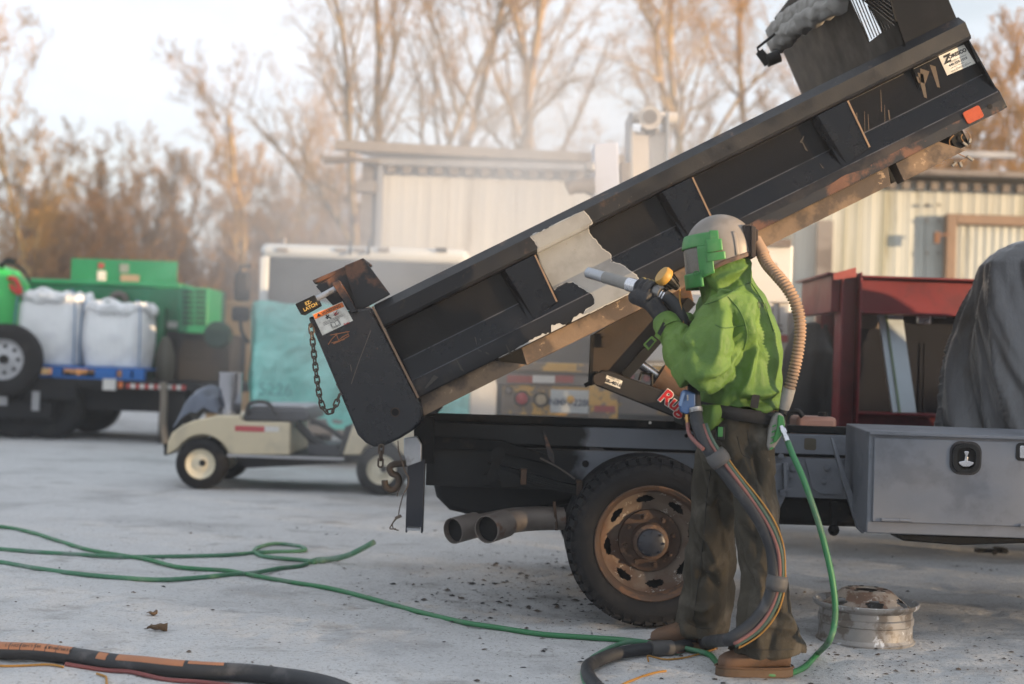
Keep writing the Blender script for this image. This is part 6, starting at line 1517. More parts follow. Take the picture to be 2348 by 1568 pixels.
s_ = MB(); s_.box2((cx0 + .105, D5 + .09, zw0), (cx1 - .105, D5 + .10, zr - .165)); s_.build('windscreen', glass, cabt)
s_ = MB(); s_.box2((cx0 + .105, D5 + 1.79, zw0 + .02), (cx0 + .36, D5 + 1.86, zr - .162)); s_.box2((cx0 + .95, D5 + 1.79, zw0 + .02), (cx1 - .105, D5 + 1.86, zr - .162)); s_.box2((cx0 + .361, D5 + 1.79, zr - .4), (cx0 + .949, D5 + 1.86, zr - .162)); s_.build('rear_wall', M('cab_lining', C(150,148,144), .8), cabt)
s_ = MB(); s_.box2((cx0 + .11, D5 + .11, zr - .34), (cx1 - .11, D5 + .18, zr - .18)); s_.build('sun_visor', m_trl, cabt)
for x in (cx0 + .35, cx1 - .95):
    s_ = MB(); s_.box2((x, D5 + 1.1, zw0 - .3), (x + .6, D5 + 1.35, zw0 + .32)); s_.build('seat', m_trl, cabt, bevel=.08)
s_ = MB(); s_.tube([Vector((cx1 - .65, D5 + .55, zw0 + .02)) + Vector((.22*math.cos(t), .08*math.sin(t), .2*math.sin(t))) for t in np.linspace(0, 6.283, 20)], .02, 6); s_.build('steering_wheel', m_blackp, cabt)
s_ = MB(); s_.box2((cx0 + .03, D5 + .03, .55), (cx1 - .03, D5 + 1.85, zw0 - .01)); s_.build('cab_body', m_cabw, cabt, bevel=.06)
s_ = MB()
def film(u, v):
    x = cx0 - .06 + (cx1 - cx0 + .12)*u; z = .42 + (zw0 + .03 - .42)*v; e = min(u, 1 - u)
    y = D5 - .03 + .10*max(0, 1 - e/.05)**2 + .055*mnoise.noise(Vector((x*2.3, z*2.8, 1))) + .03*abs(mnoise.noise(Vector((x*5, z*9, 4)))) + .02*mnoise.noise(Vector((x*13, z*7, 8)))
    return (x, y, z + .015*math.sin(u*26)*(v > .99))
s_.grid(film, 110, 70); fl = s_.build('plastic_film', m_film, cabt, ang=180, recalc=False)
s_ = MB(); s_.grid(lambda u, v: (cx0 - .055 - .04*mnoise.noise(Vector((u*4, v*4, 2))), D5 + .0 + 1.8*u, .5 + (zw0 - .5)*v), 30, 30); s_.build('plastic_film', m_film, cabt, ang=180, recalc=False)
text('5226', .19, q5(748, 912, D5 - .13), (1,0,0), (0,0,1), M('faded_number', C(80,150,144), .6), fl, bold=.002)
s_ = MB(); s_.box2((cx0 + .1, D5 - .02, .35), (cx1 - .1, D5 + .2, .54)); s_.build('bumper', m_trim, cabt, bevel=.03)
for xa, xb, ya, yb in ((512,598,205,385),(495,598,415,505)):
    A, B_ = q5(xa, ya, D5 + .1), q5(xb, yb, D5 + .1); s_ = MB(); s_.box2((A.x, D5 + .0, B_.z), (B_.x, D5 + .12, A.z)); s_.build('door_mirror', m_trl, cabt, bevel=.04)
s_ = MB(); s_.tube([q5(600,170,D5 + .2), q5(545,175,D5 + .12), q5(540,210,D5 + .1)], .022, 8); s_.build('mirror_arm', m_blackp, cabt)
s_ = MB(); s_.tube(spline([q5(540,500,D5+.1), q5(550,570,D5+.1), q5(590,630,D5+.15)], 5), .022, 8); s_.build('mirror_arm', m_blackp, cabt)
for x in (cx0 + .02, cx1 - .32):
    s_ = MB(); s_.lathe((x, D5 + 1.3, .5), (1,0,0), [(.0,.0),(.0,.44),(.04,.5),(.26,.5),(.3,.44),(.3,.0)], 28); s_.build('front_tyre', m_tyre, cabt)
s_ = MB(); s_.box2((cx0 + .7, D5 + 1.9, .6), (cx0 + .85, D5 + 3.6, .85)); s_.box2((cx0 + 1.5, D5 + 1.9, .6), (cx0 + 1.65, D5 + 3.6, .85)); s_.build('chassis_rail', m_trl, cabt)
for x in (cx0 + .02, cx1 - .5):
    s_ = MB(); s_.lathe((x, D5 + 2.9, .5), (1,0,0), [(.0,.0),(.0,.44),(.04,.5),(.44,.5),(.48,.44),(.48,.0)], 28); s_.build('rear_tyre', m_tyre, cabt)

# ================================================================ GOLF CART
D6 = 12.9
def q6(a, b, d=D6): return P(344 + a*.3837, 544 + b*.3837, d)
m_beige = M('beige_body', C(204,190,160), .45, var=.06, vs=3, col2=C(188,176,150), s2=2)
m_seat = M('grey_vinyl', C(52,54,60), .6, var=.12, vs=4); m_seatl = M('light_grey_vinyl', C(150,152,158), .55, var=.08)
cart = T('golf_cart', 'beige golf cart with grey seat parked in front of the wrapped truck', 'golf cart', (q6(700, 1480).x, D6 + .5, 0))
def arch(cx_, cy_, r, a0, a1, n=12): return [(cx_ + r*math.cos(R(a0 + (a1-a0)*i/n)), cy_ - r*math.sin(R(a0 + (a1-a0)*i/n))) for i in range(n + 1)]
body = [(96,1300),(105,1225),(130,1168),(190,1122),(270,1092),(380,1070),(395,1064),(532,1068),(548,1100),(836,1106),(836,1302),(512,1302)] + arch(310, 1345, 165, 18, 150, 10)
s_ = MB(); s_.prism([q6(a, b) for a, b in body], WW*1.15); bdy = s_.build('rear_body', m_beige, cart, bevel=.015)
s_ = MB(); s_.box2((q6(548,1).x, D6 - .004, q6(600,1160).z), (q6(725,1).x, D6 - .001, q6(600,1128).z)); s_.build('red_stripe', M('faded_red', C(186,74,78), .6), bdy)
s_ = MB(); s_.box2((q6(725,1).x, D6 - .004, q6(600,1158).z), (q6(810,1).x, D6 - .001, q6(600,1126).z)); s_.build('white_sticker', m_twht, bdy)
s_ = MB(); s_.prism([q6(a, b, D6 + .03) for a, b in ((508,1304),(1250,1304),(1250,1345),(560,1380),(508,1330))], WW*1.1); s_.build('floor_pan', m_trl, cart)
s_ = MB(); s_.box2((q6(508,1).x, D6 - .01, q6(800,1322).z), (q6(1205,1).x, D6 + .02, q6(800,1304).z)); s_.build('sill', m_galv, cart)
s_ = MB(); s_.prism([q6(a, b, D6) for a, b in ((1150,1302),(1212,1118),(1240,1090),(1290,1080),(1500,1110),(1560,1200),(1570,1300),(1490,1300),(1480,1260),(1420,1200),(1340,1200),(1280,1260),(1262,1302))], WW*1.15); s_.build('front_cowl', m_beige, cart, bevel=.015)
s_ = MB(); s_.prism([q6(a, b, D6 + .02) for a, b in ((1125,1300),(1165,1130),(1205,1115),(1150,1302))], WW*1.1); s_.build('dash', m_trl, cart)
s_ = MB(); s_.prism([q6(a, b, D6 + .05) for a, b in ((552,1098),(560,1040),(585,1015),(930,1025),(955,1060),(950,1095),(840,1106))], WW*1.05); s_.build('seat_cushion', m_seat, cart, bevel=.03)
s_ = MB(); s_.prism([q6(a, b, D6 + .1) for a, b in ((585,1012),(600,1000),(900,1005),(935,1022))], WW*.95); s_.build('seat_top', m_seatl, cart, bevel=.015)
s_ = MB(); s_.tube(spline([q6(575,1060,D6 + .02), q6(590,1000,D6 + .02), q6(640,982,D6 + .02), q6(700,990,D6 + .02), q6(730,1020,D6 + .02), q6(760,1060,D6+.02)], 6), .018, 8); s_.build('arm_rail', m_blackp, cart)
s_ = MB(); s_.tube(spline([q6(960,1100,D6 + .3), q6(1010,1110,D6 + .3), q6(1080,1150,D6 + .3), q6(1150,1200,D6 + .3)], 6), .025, 8); s_.tube([q6(880,1110,D6 + .25), q6(960,1200,D6 + .25), q6(1100,1290,D6 + .25)], .04, 8); s_.build('steering_linkage', m_blackp, cart)
s_ = MB(); s_.prism([q6(a, b, D6 + .15) for a, b in ((940,1240),(1110,1240),(1150,1302),(950,1302))], WW*.7); s_.build('pedal_box', m_seat, cart)
s_ = MB(); s_.prism([q6(a, b, D6 + .01) for a, b in ((80,1235),(100,1230),(104,1300),(84,1305))], WW*1.1); s_.build('rear_bumper', m_blackp, cart)
for cx_, cy_ in ((305, 1368), (1385, 1355)):
    c = q6(cx_, cy_); c.z = .227
    for dd, f in ((-.05, 1), (1.02, -1)):
        s_ = MB(); yb_ = D6 + dd; s_.lathe((c.x, yb_, c.z), (0,1,0), [(.03,.13),(.0,.14),(-.005,.18),(.02,.222),(.05,.232),(.17,.232),(.2,.22),(.215,.16),(.2,.13)], 32); ty = s_.build('tyre', m_tyre, cart)
        s_ = MB(); s_.lathe((c.x, yb_, c.z), (0,1,0), [(.01,.135),(.03,.125),(.05,.09),(.04,.05),(.02,.045),(.02,.0)] if f > 0 else [(.2,.135),(.18,.09),(.18,0)], 28); s_.build('wheel_cover', M('cream_wheel', C(214,206,184), .5, var=.1), ty)
        if f > 0:
            s_ = MB(); s_.cyl((c.x + .02, yb_ + .02, c.z + .01), (c.x + .02, yb_ + .005, c.z + .01), .03, n=12); s_.build('hub_cap', m_trl, ty)
# what lies on the cart's back
s_ = MB()
def heap(u, v):
    a, b = 128 + 265*u, 0; x = q6(a, 1100).x; y = D6 + .05 + .9*v; hgt = .33*math.sin(math.pi*min(1, .12 + u*.8))**.8*(.35 + .65*math.sin(math.pi*v)**.5) + .05*mnoise.noise(Vector((u*5, v*5, 2)))
    return (x, y, q6(a, np.interp(a, [128,200,300,395], [1160,1115,1088,1064])).z - .02 + hgt)
s_.grid(heap, 30, 20); hp2 = s_.build('grey_tarp_bundle', M('slate_tarp', C(84,92,106), .6, var=.12, vs=5, bump=.01, bs=12), None, ang=180, recalc=False); tag(hp2, 'slate grey tarp bundle heaped on the back of the golf cart', 'tarp')
a, b = q6(392, 1064, D6 + .2), q6(530, 1064, D6 + .2); s_ = MB(); rr = (b.x - a.x)/2; s_.lathe(((a.x + b.x)/2, D6 + .3, a.z - .02), (0,0,1), [(0,0),(0,rr*.95),(.08,rr),(.40,rr*1.0),(.42,rr*1.04),(.42,rr*.97),(.05,rr*.9),(.05,0)], 28)
bk = s_.build('metal_bucket', M('shiny_tin', C(190,190,196), .22, metal=1, var=.1, vs=4), None); tag(bk, 'shiny metal bucket on the golf cart behind its seat', 'bucket')

# ================================================================ WHITE UTILITY TRUCK WITH YELLOW BUMPER
D7 = 11.0
def q7(a, b, d=D7): return P(1089 + a*.3417, 716 + b*.3417, d)
m_yelp = M('worn_yellow_paint', C(204,156,66), .65, var=.15, vs=5, col2=C(112,98,84), s2=4.5, lo=.5, hi=.56, col3=C(150,110,56), s3=14)
m_gryp = M('dirty_grey_steel', C(112,104,98), .7, var=.2, vs=5, col2=C(150,118,64), s2=5, lo=.56, hi=.62)
ut = T('utility_truck', 'white box-bodied truck with peeling yellow rear bumper and plate', 'truck', (q7(1100, 600).x, D7 + 1.5, 0))
def ub(xa, xb, ya, yb, d0, d1, name, mat, parent=None, bevel=.008):
    A, B_ = q7(xa, ya, d0), q7(xb, yb, d0); A.z, B_.z = q7((xa + xb)/2, ya, d0).z, q7((xa + xb)/2, yb, d0).z; s_ = MB(); s_.box2((A.x, d0, min(A.z, B_.z)), (B_.x, d1, max(A.z, B_.z))); return s_.build(name, mat, parent or ut, bevel=bevel)
m_box = M('box_white', C(208,206,202), .5, var=.06, vs=2, col2=C(186,180,172), s2=1.5, lo=.52, hi=.7)
body_ = ub(1020, 2112, -470, 350, D7 + .15, D7 + 4.4, 'box_body', m_box, None, .02)
for xa, xb in ((1150,1242),(2020,2110)): ub(xa, xb, 152, 200, D7 + .144, D7 + .149, 'red_stripe', m_tred, body_, 0)
for xa, xb, ya, yb in ((1990,2105,-70,-62),(2035,2040,-60,95),(1990,2060,80,92),(1990,1996,-40,60)): ub(xa, xb, ya, yb, D7 + .13, D7 + .149, 'door_strap', m_trim, body_, 0)
for x, y in ((2015,-330),(2015,-250)): ub(x, x + 12, y, y + 12, D7 + .14, D7 + .149, 'rivet', m_trim, body_, 0)
ub(1960, 2120, -490, -440, D7 + .10, D7 + .4, 'rusty_cap', m_rust, body_)
s_ = MB(); s_.tube(spline([q7(2020,130,D7+.1), q7(2035,118,D7+.08), q7(2055,130,D7+.1)], 4), .012, 6); s_.build('door_handle', m_blackp, body_)
s_ = MB(); s_.tube([q7(2125,0,D7 + .1), q7(2125,300,D7 + .1)], .035, 10); s_.build('grab_pipe', m_trim, ut)
ub(250, 1040, -60, 350, D7 + .5, D7 + 4.0, 'winch_housing', m_trl); 
ub(150, 2150, 352, 760, D7 + .35, D7 + 4.0, 'shaded_underbody', m_trl)  # dark filler box standing for the shade under the truck
bmp = ub(235, 2180, 362, 420, D7, D7 + .2, 'rear_bumper', m_yelp)
m_tr2 = M('tape_red_dull', C(150,52,50), .5, var=.15, vs=20)
for xa, xb, mm in ((215,385,m_tr2),(386,535,m_twht),(536,660,m_tr2),(2040,2175,m_tr2)): ub(xa, xb, 424, 472, D7 - .006, D7 + .001, 'reflective_tape', mm, bmp, 0)
ub(140, 770, 421, 488, D7 + .004, D7 + .18, 'bumper_beam', m_gryp); ub(2035, 2180, 421, 492, D7 + .004, D7 + .18, 'bumper_beam', m_gryp)
ub(180, 770, 492, 690, D7 + .02, D7 + .08, 'lamp_panel', m_yelp); ub(768, 958, 490, 712, D7 - .02, D7 + .08, 'hitch_column', m_yelp)
ub(800, 938, 628, 670, D7 - .03, D7 - .021, 'reflective_tape', m_tr2, bmp, 0)
ub(960, 2040, 430, 700, D7 + .1, D7 + .3, 'rear_apron', m_gryp); ub(1985, 2130, 494, 700, D7 + .02, D7 + .1, 'lamp_panel', m_yelp)
def lamp7(x, y, r, col, d=D7 + .02, nm='tail_lamp'):
    c = q7(x, y, d); s_ = MB(); s_.lathe(c, (0,-1,0), [(0,r*1.25),(.02,r*1.25),(.022,r),(.012,r*.98)], 24); o = s_.build('lamp_rim', m_trl, ut); s_ = MB(); s_.lathe(c, (0,-1,0), [(.012,r*.98),(.026,r*.7),(.03,0)], 24); s_.build(nm, M('lens', C(*col), .3, var=.1), o)
lamp7(313, 578, .049, (170,48,56)); lamp7(442, 586, .047, (168,150,122), nm='reverse_lamp'); lamp7(226, 524, .025, (120,110,104), nm='marker_lamp'); lamp7(1050, 428, .025, (176,50,56), D7 + .1); lamp7(1150, 440, .032, (176,50,56), D7 + .1); lamp7(2010, 580, .05, (150,44,48))
s_ = MB(); A, B_ = q7(508, 516, D7 + .012), q7(768, 680, D7 + .012); s_.box2((A.x, D7 + .006, B_.z), (B_.x, D7 + .019, A.z)); lp = s_.build('licence_plate', M('plate_white', C(186,190,190), .45, var=.08), ut, bevel=.004)
text('NMH-2280', .072, ((A + B_)/2) + Vector((0, -.008, -.01)), (1,0,-.0), (0,0,1), M('plate_blue', C(70,82,104), .5), lp, bold=.002)
s_ = MB(); s_.ell(q7(640,585,D7 - .03), .03, .03, .03, 14, 10); s_.cyl(q7(640,585,D7 - .03), q7(640,585,D7 + .005), .018, n=10); s_.build('hitch_ball', m_yelp, ut)
s_ = MB(); s_.lathe((q7(320,0).x, D7 + 1.0, .5), (1,0,0), [(0,0),(0,.44),(.04,.5),(.46,.5),(.5,.44),(.5,0)], 28); s_.build('rear_tyre', m_tyre, ut)
s_ = MB(); s_.lathe((q7(1700,0).x, D7 + 1.0, .5), (1,0,0), [(0,0),(0,.44),(.04,.5),(.46,.5),(.5,.44),(.5,0)], 28); s_.build('rear_tyre', m_tyre, ut)
# its boom, standing upright behind the dump bed
m_boom = M('cream_boom', C(206,196,184), .5, var=.06, vs=2)
def PB(pts, d, th, nm, mat, parent=ut, bevel=.01):
    s_ = MB(); s_.prism([P(x, y, d) for x, y in pts], WW*th); return s_.build(nm, mat, parent, bevel=bevel)
zb_ = 700
boom = PB([(1446,300),(1530,304),(1526,zb_),(1444,zb_)], 12.2, .35, 'crane_boom', m_boom)
for x in (1443, 1527): PB([(x,258),(x+7,258),(x+8,470),(x,470)], 12.12, .5, 'boom_cheek', M('blue_grey', C(140,146,154), .5), boom, .004)
s_ = MB(); s_.cyl(P(1440,270,12.3), P(1552,271,12.3), .05, n=14); s_.cyl(P(1490,270,12.45), P(1490,270,12.05), .10, n=20); s_.build('boom_pivot', m_boom, boom)
s_ = MB(); s_.cyl(P(1490,268,12.06), P(1490,268,12.03), .06, n=16); s_.build('pivot_bore', m_trim, boom)
PB([(1474,280),(1508,280),(1502,308),(1480,308)], 12.15, .3, 'boom_stop', m_trl, boom)
m2_ = PB([(1361,328),(1416,326),(1426,600),(1364,600)], 11.9, .4, 'boom_housing', M('lavender_white', C(188,194,212), .5, var=.05), ut)
s_ = MB(); s_.tube(spline([P(1300,433,11.8), P(1315,428,11.8), P(1345,426,11.8), P(1362,424,11.8)], 5), [.055]*5 + [.065]*11 if False else .06, 14); s_.build('hydraulic_motor', m_trim, m2_)
PB([(1345,410),(1362,405),(1362,446),(1345,440)], 11.8, .2, 'motor_flange', m_trim, m2_)
PB([(1340,372),(1362,370),(1362,392),(1344,390)], 11.8, .2, 'valve_block', m_galv, m2_); PB([(1422,372),(1446,372),(1444,430),(1424,425)], 12.0, .3, 'boom_link', m_gryp, m2_)

# ================================================================ RED STEEL FRAME, PANEL, BOARD, BLACK COVER
D8 = 9.6
def q8(a, b, d=D8): return P(1719 + a*.329, 458.5 + b*.329, d)
m_redp = M('red_oxide_paint', C(114,30,38), .5, var=.1, vs=4, col2=C(98,28,36), s2=3, col3=C(160,84,78), s3=30, lo3=.66, hi3=.74)
rf_ = T('gantry', 'red painted steel beam frame standing behind the grey toolbox', 'steel frame', (q8(700, 1500).x, D8, 0))
def hbeam(x, d, z0, z1, w_, nm, dep=.22):
    s_ = MB(); s_.box2((x, d, z0), (x + w_, d + .014, z1)); s_.box2((x, d + dep - .014, z0), (x + w_, d + dep, z1)); s_.box2((x + w_/2 - .006, d + .014, z0), (x + w_/2 + .006, d + dep - .014, z1)); return s_.build(nm, m_redp, rf_, bevel=.003)
zt8 = q8(900, 530).z
zk = P(1950, 990, D8).z
lt = T('low_trailer', 'low black trailer under the red frame, mostly hidden by the truck frame', 'trailer', (3.6, D8 + .5, 0))
s_ = MB(); s_.box2((1.75, D8 - .1, zk - .10), (6.6, D8 + 1.7, zk - .002)); s_.build('deck', m_trl, lt)
for dd in (0, 1.3):
    s_ = MB(); s_.lathe((5.2, D8 + dd, .36), (0,1,0), [(0,0),(0,.3),(.03,.365),(.2,.365),(.24,.3),(.24,0)], 28); s_.build('tyre', m_tyre, lt)
s_ = MB(); s_.box2((4.4, D8 + .2, .45), (6.2, D8 + 1.4, zk - .11)); s_.build('axle_frame', m_trl, lt)
xA = q8(500, 800, D8 + .9).x; xB = q8(636, 800).x
s_ = MB(); s_.box2((xB + .0, D8, zk), (xB + .012, D8 + .2, zt8 + .0)); s_.box2((xB + .012, D8 + .09, zk), (xB + .13, D8 + .104, zt8)); s_.box2((xB + .118, D8 - .02, zk), (xB + .132, D8 + .22, zt8 + .02)); s_.build('post', m_redp, rf_, bevel=.003)
s_ = MB(); s_.box2((xA, D8 + .9, zk), (xA + .012, D8 + 1.1, zt8 - .02)); s_.box2((xA + .012, D8 + .96, zk), (xA + .11, D8 + .974, zt8 - .02)); s_.box2((xA + .098, D8 + .9, zk), (xA + .112, D8 + 1.1, zt8 - .02)); s_.build('post', m_redp, rf_, bevel=.003)
s_ = MB(); s_.box2((xB - .06, D8 + .05, zt8 - .25), (xB - .002, D8 + 1.05, zt8 - .002)); s_.box2((xB - .10, D8 + .02, zt8 + .001), (xB + .11, D8 + 1.1, zt8 + .016)); s_.build('side_beam', m_redp, rf_, bevel=.003)
s_ = MB(); s_.prism([q8(580,512,D8 - .03), q8(740,468,D8 - .03), q8(742,535,D8 - .03), q8(582,560,D8 - .03)], WW*.012); s_.build('gusset', M('faded_red_plate', C(150,72,66), .5, var=.1), rf_, bevel=.002)
x8 = xB + .134; x9 = x8 + 2.1
s_ = MB(); s_.box2((x8, D8 - .03, zt8 - .014), (x9, D8 + .2, zt8)); s_.box2((x8, D8 + .08, zt8 - .24), (x9, D8 + .092, zt8 - .014)); s_.box2((x8, D8 - .03, zt8 - .255), (x9, D8 + .2, zt8 - .24)); s_.build('top_beam', m_redp, rf_, bevel=.003)
zl8 = q8(900, 1480).z
s_ = MB(); s_.box2((x8, D8 - .03, zl8 - .014), (x9, D8 + .2, zl8)); s_.box2((x8, D8 + .08, zl8 - .2), (x9, D8 + .092, zl8 - .014)); s_.box2((x8, D8 - .03, zl8 - .215), (x9, D8 + .2, zl8 - .2)); s_.build('bottom_beam', m_redp, rf_, bevel=.003)
s_ = MB(); s_.box2((x9, D8, zk), (x9 + .13, D8 + .2, zt8 + .02)); s_.build('post', m_redp, rf_, bevel=.003)
m_navy = M('navy_panel', C(15,19,30), .6, spec=.2, var=.15, vs=2, col2=C(24,26,36), s2=2)
A, B_ = q8(745, 775, D8 + .32), q8(1700, 1495, D8 + .32); s_ = MB(); s_.box2((A.x, D8 + .32, zk), (B_.x, D8 + .40, A.z)); npn = s_.build('tailgate_panel', m_navy, None, bevel=.02); tag(npn, 'dark navy tailgate panel standing inside the red frame', 'panel')
s_ = MB(); s_.box(q8(1208, 822, D8 + .31), (.10, .03, .09)); s_.build('latch', m_chrome, npn, bevel=.01)
for x in (1300, 1340): s_ = MB(); s_.box(q8(x, 812, D8 + .315), (.05, .02, .02)); s_.build('bracket', m_galv, npn)
for z_ in (A.z - .20,): s_ = MB(); s_.box2((A.x + .05, D8 + .312, z_), (B_.x - .05, D8 + .319, z_ + .02)); s_.build('pressed_rib', m_navy, npn)
for x in (1190, 1220): s_ = MB(); xx = q8(x, 900, D8 + .31).x; s_.box2((xx, D8 + .312, .8), (xx + .02, D8 + .319, A.z - .21)); s_.build('pressed_rib', m_navy, npn)
s_ = MB(); s_.box(q8(840, 815, D8 + .31), (.13, .02, .16)); s_.build('wiring_box', m_trim, npn)
bp8 = [q8(885,772,D8 + .24), q8(1050,778,D8 + .24), q8(1152,1482,D8 + .05), q8(985,1480,D8 + .05)]
s_ = MB(); s_.prism(bp8, Vector((.0,-.03,.0))); brd = s_.build('metal_board', M('pale_aluminium_board', C(188,200,208), .45, metal=.2, var=.05), None, bevel=.003); tag(brd, 'pale aluminium board leaning inside the red frame', 'board')
s_ = MB(); s_.prism([bp8[0] + Vector((.04,-.032,0)), bp8[0] + Vector((.055,-.032,0)), bp8[3] + Vector((.055,-.032,0)), bp8[3] + Vector((.04,-.032,0))], Vector((0,-.01,0))); s_.build('raised_rib', M('rib_green', C(120,140,116), .5), brd)
s_ = MB(); pts = []; m_blk = M('black_sheet', C(14,15,18), .7, var=.2, vs=6, bump=.01, bs=10)
cxb = q8(440, 900, 10.6).x
def blk(u, v):
    t = 2*math.pi*u; z = zk + (1.62 - zk)*v; r = .30*(1 - .35*max(0, v - .7)/.3) + .03*mnoise.noise(Vector((math.cos(t)*3, math.sin(t)*3, z*3)))
    if v >= .999: r = .02
    return (cxb + r*.62*math.cos(t) + .08*max(0, v - .6), 10.75 + r*1.1*math.sin(t), z)
s_.grid(blk, 40, 30); bo = s_.build('covered_post', m_blk, None, ang=180, recalc=False); tag(bo, 'tall shape under black sheeting left of the red frame', 'cover')

# ================================================================ GREY TARP OVER THE CAB
s_ = MB(); TD = 6.86
sil = [(2161,990),(2160,968),(2164,940),(2178,880),(2193,778),(2206,718),(2232,646),(2249,606),(2278,580),(2347,552)]
zs = [P(x, y, 7.9).z for x, y in sil]; xs_ = [P(x, y, 7.9).x for x, y in sil]
def crease(q):
    q = q + mnoise.noise_vector(q*.8)*.4; d = mnoise.voronoi(q)[0]; return min(1.0, (d[1] - d[0])/.4) - .6
def tarp(u, v):
    z = .93 + (1.95 - .93)*min(v/.86, 1); xl = np.interp(z, zs, xs_); cxm = 4.0; a = cxm - xl; b = .80 - .14*v
    t = 2*math.pi*u; e = .95; c_, s2 = math.cos(t), math.sin(t)
    wv = .30*mnoise.noise(Vector((t*1.3, v*1.6, 0))); ph = (t*1.9 + .9*v + wv) % 1.0; ph2 = (t*4.1 + 2.3*v - wv*1.6 + .3) % 1.0; am = .6 + .8*abs(mnoise.noise(Vector((math.floor(t*1.9 + .9*v + wv)*3.7, 1, 0))))
    fo = (.15*am*(abs(2*ph - 1) - .5) + .055*(abs(2*ph2 - 1) - .5))*(1.15 - .65*v) + .040*crease(Vector((t*3.4 + v*2.6, v*.55, 0))) + .014*crease(Vector((t*9 + v*7, v*1.6, 4)))
    k = 1.0
    if v > .86: k = max(.02, math.cos((v - .86)/.14*math.pi/2)**.7); z += .10*math.sin((v - .86)/.14*math.pi/2)
    x = cxm + (a*k)*math.copysign(abs(c_)**e, c_) + fo*c_; y = 7.85 + (b*k)*math.copysign(abs(s2)**e, s2) + fo*s2
    return (x, y, z)
s_.grid(tarp, 420, 110); tpo = s_.build('tarp', M('grey_poly_tarp', C(98,99,102), .36, var=.12, vs=6, col2=C(78,74,70), s2=2.5, lo=.5, hi=.66, bump=.003, bs=40, bump2=.006, bs2=12, stretch=(1,1,.25)), None, ang=180, recalc=False)
tag(tpo, 'crumpled grey tarp draped over a tall shape at the right photo edge', 'tarp')

# ================================================================ WHEEL RIM ON THE SAND, TOOLS, DEBRIS
c = G(2012, 1488); c.y += .235; c.z = gz(c.x, c.y) - .006
wr_ = T('wheel_rim', 'bare rusty steel wheel rim lying flat on the sand', 'wheel rim', c); H_ = .175
m_rimst = M('scraped_steel', C(150,148,146), .5, metal=.35, var=.15, vs=8, col2=C(116,108,100), s2=11, lo=.5, hi=.62, col3=C(196,198,202), s3=16, lo3=.58, hi3=.64)
m_rimru = M('rusting_wheel_face', C(140,128,116), .7, var=.2, vs=14, col2=C(98,74,58), s2=9, lo=.48, hi=.58, col3=C(176,170,160), s3=20)
s_ = MB(); s_.lathe(c, (0,0,1), [(0,.206),(0,.224),(.010,.227),(.016,.220),(.028,.214),(.085,.213),(.090,.219),(.118,.219),(.124,.212),(.150,.212),(.156,.217),(.164,.236),(.174,.243),(.184,.245),(.188,.241),(.184,.234),(.165,.222),(.145,.206),(.0,.204)], 72); s_.build('barrel', m_rimst, wr_, ang=18)
def rface(r): return np.interp(r, [.05,.06,.11,.12,.16,.185,.200], [.236,.240,.240,.230,.196,.176,.166])
NA_, NR2 = 120, 14; s_ = MB()
for i in range(NR2 + 1):
    r = .05 + .15*i/NR2
    for k in range(NA_): s_.v.append(tuple(c + Vector((r*math.cos(2*math.pi*k/NA_), r*math.sin(2*math.pi*k/NA_), float(rface(r))))))
for i in range(NR2):
    r = .05 + .15*(i + .5)/NR2
    for k in range(NA_):
        a = 2*math.pi*(k + .5)/NA_; m5 = (a + R(90) + math.pi/6) % (math.pi/3) - math.pi/6
        if (m5*r/.040)**2 + ((r - .168)/.020)**2 < 1: continue
        s_.f.append((i*NA_+k, i*NA_+(k+1) % NA_, (i+1)*NA_+(k+1) % NA_, (i+1)*NA_+k))
s_.build('wheel_face', m_rimru, wr_)
s_ = MB(); s_.cyl(c + Vector((0,0,.02)), c + Vector((0,0,.03)), .195, n=40); s_.build('inner_shadow', m_soot_shade, wr_)  # dark disc painting the shade down inside the rim
for k in range(8):
    a = 2*math.pi*k/8; p = c + Vector((.088*math.cos(a), .088*math.sin(a), .2405)); s_ = MB(); s_.cyl(p, p + Vector((0,0,.0015)), .011, n=10); s_.build('bolt_hole', m_soot_shade, wr_)
p = G(2265, 1272); s_ = MB()
s_.box(p + Vector((-.03,0,.03)), (.13,.04,.03)); s_.box(p + Vector((.08,.02,.035)), (.07,.05,.045)); s_.cyl(p + Vector((.03,-.03,.025)), p + Vector((.03,-.05,.025)), .02, n=8); s_.cyl(p + Vector((.11,-.02,.035)), p + Vector((.11,-.04,.035)), .022, n=8)
cl_ = s_.build('pipe_clamp', m_black, None, bevel=.006); tag(cl_, 'small black clamp lying on the sand beyond the toolbox', 'clamp')
for x, y, w_, lab in ((360, 1444, .09, 'crumpled brown leaf on the sand left of centre'), (348, 1412, .05, 'small brown scrap on the sand just above the crumpled leaf')):
    p = gp(x, y); s_ = MB()
    def lfn(u, v):
        wd_ = .022*math.sin(math.pi*min(max(u, .03), .97))**.7*(1 + .35*mnoise.noise(Vector((u*6 + x, v*2, 0))))
        return (p.x + w_*(u - .5), p.y + wd_*(2*v - 1), p.z + .005 + .022*w_/.09*(abs(2*v - 1)**1.5)*(.5 + u) + .012*mnoise.noise(Vector((u*3 + x, v, 1))))
    s_.grid(lfn, 12, 6); lf = s_.build('leaf', M('dry_leaf', C(96,78,60), .9, var=.2, vs=60), None, ang=180, recalc=False, solid=.002); tag(lf, lab, 'leaf')
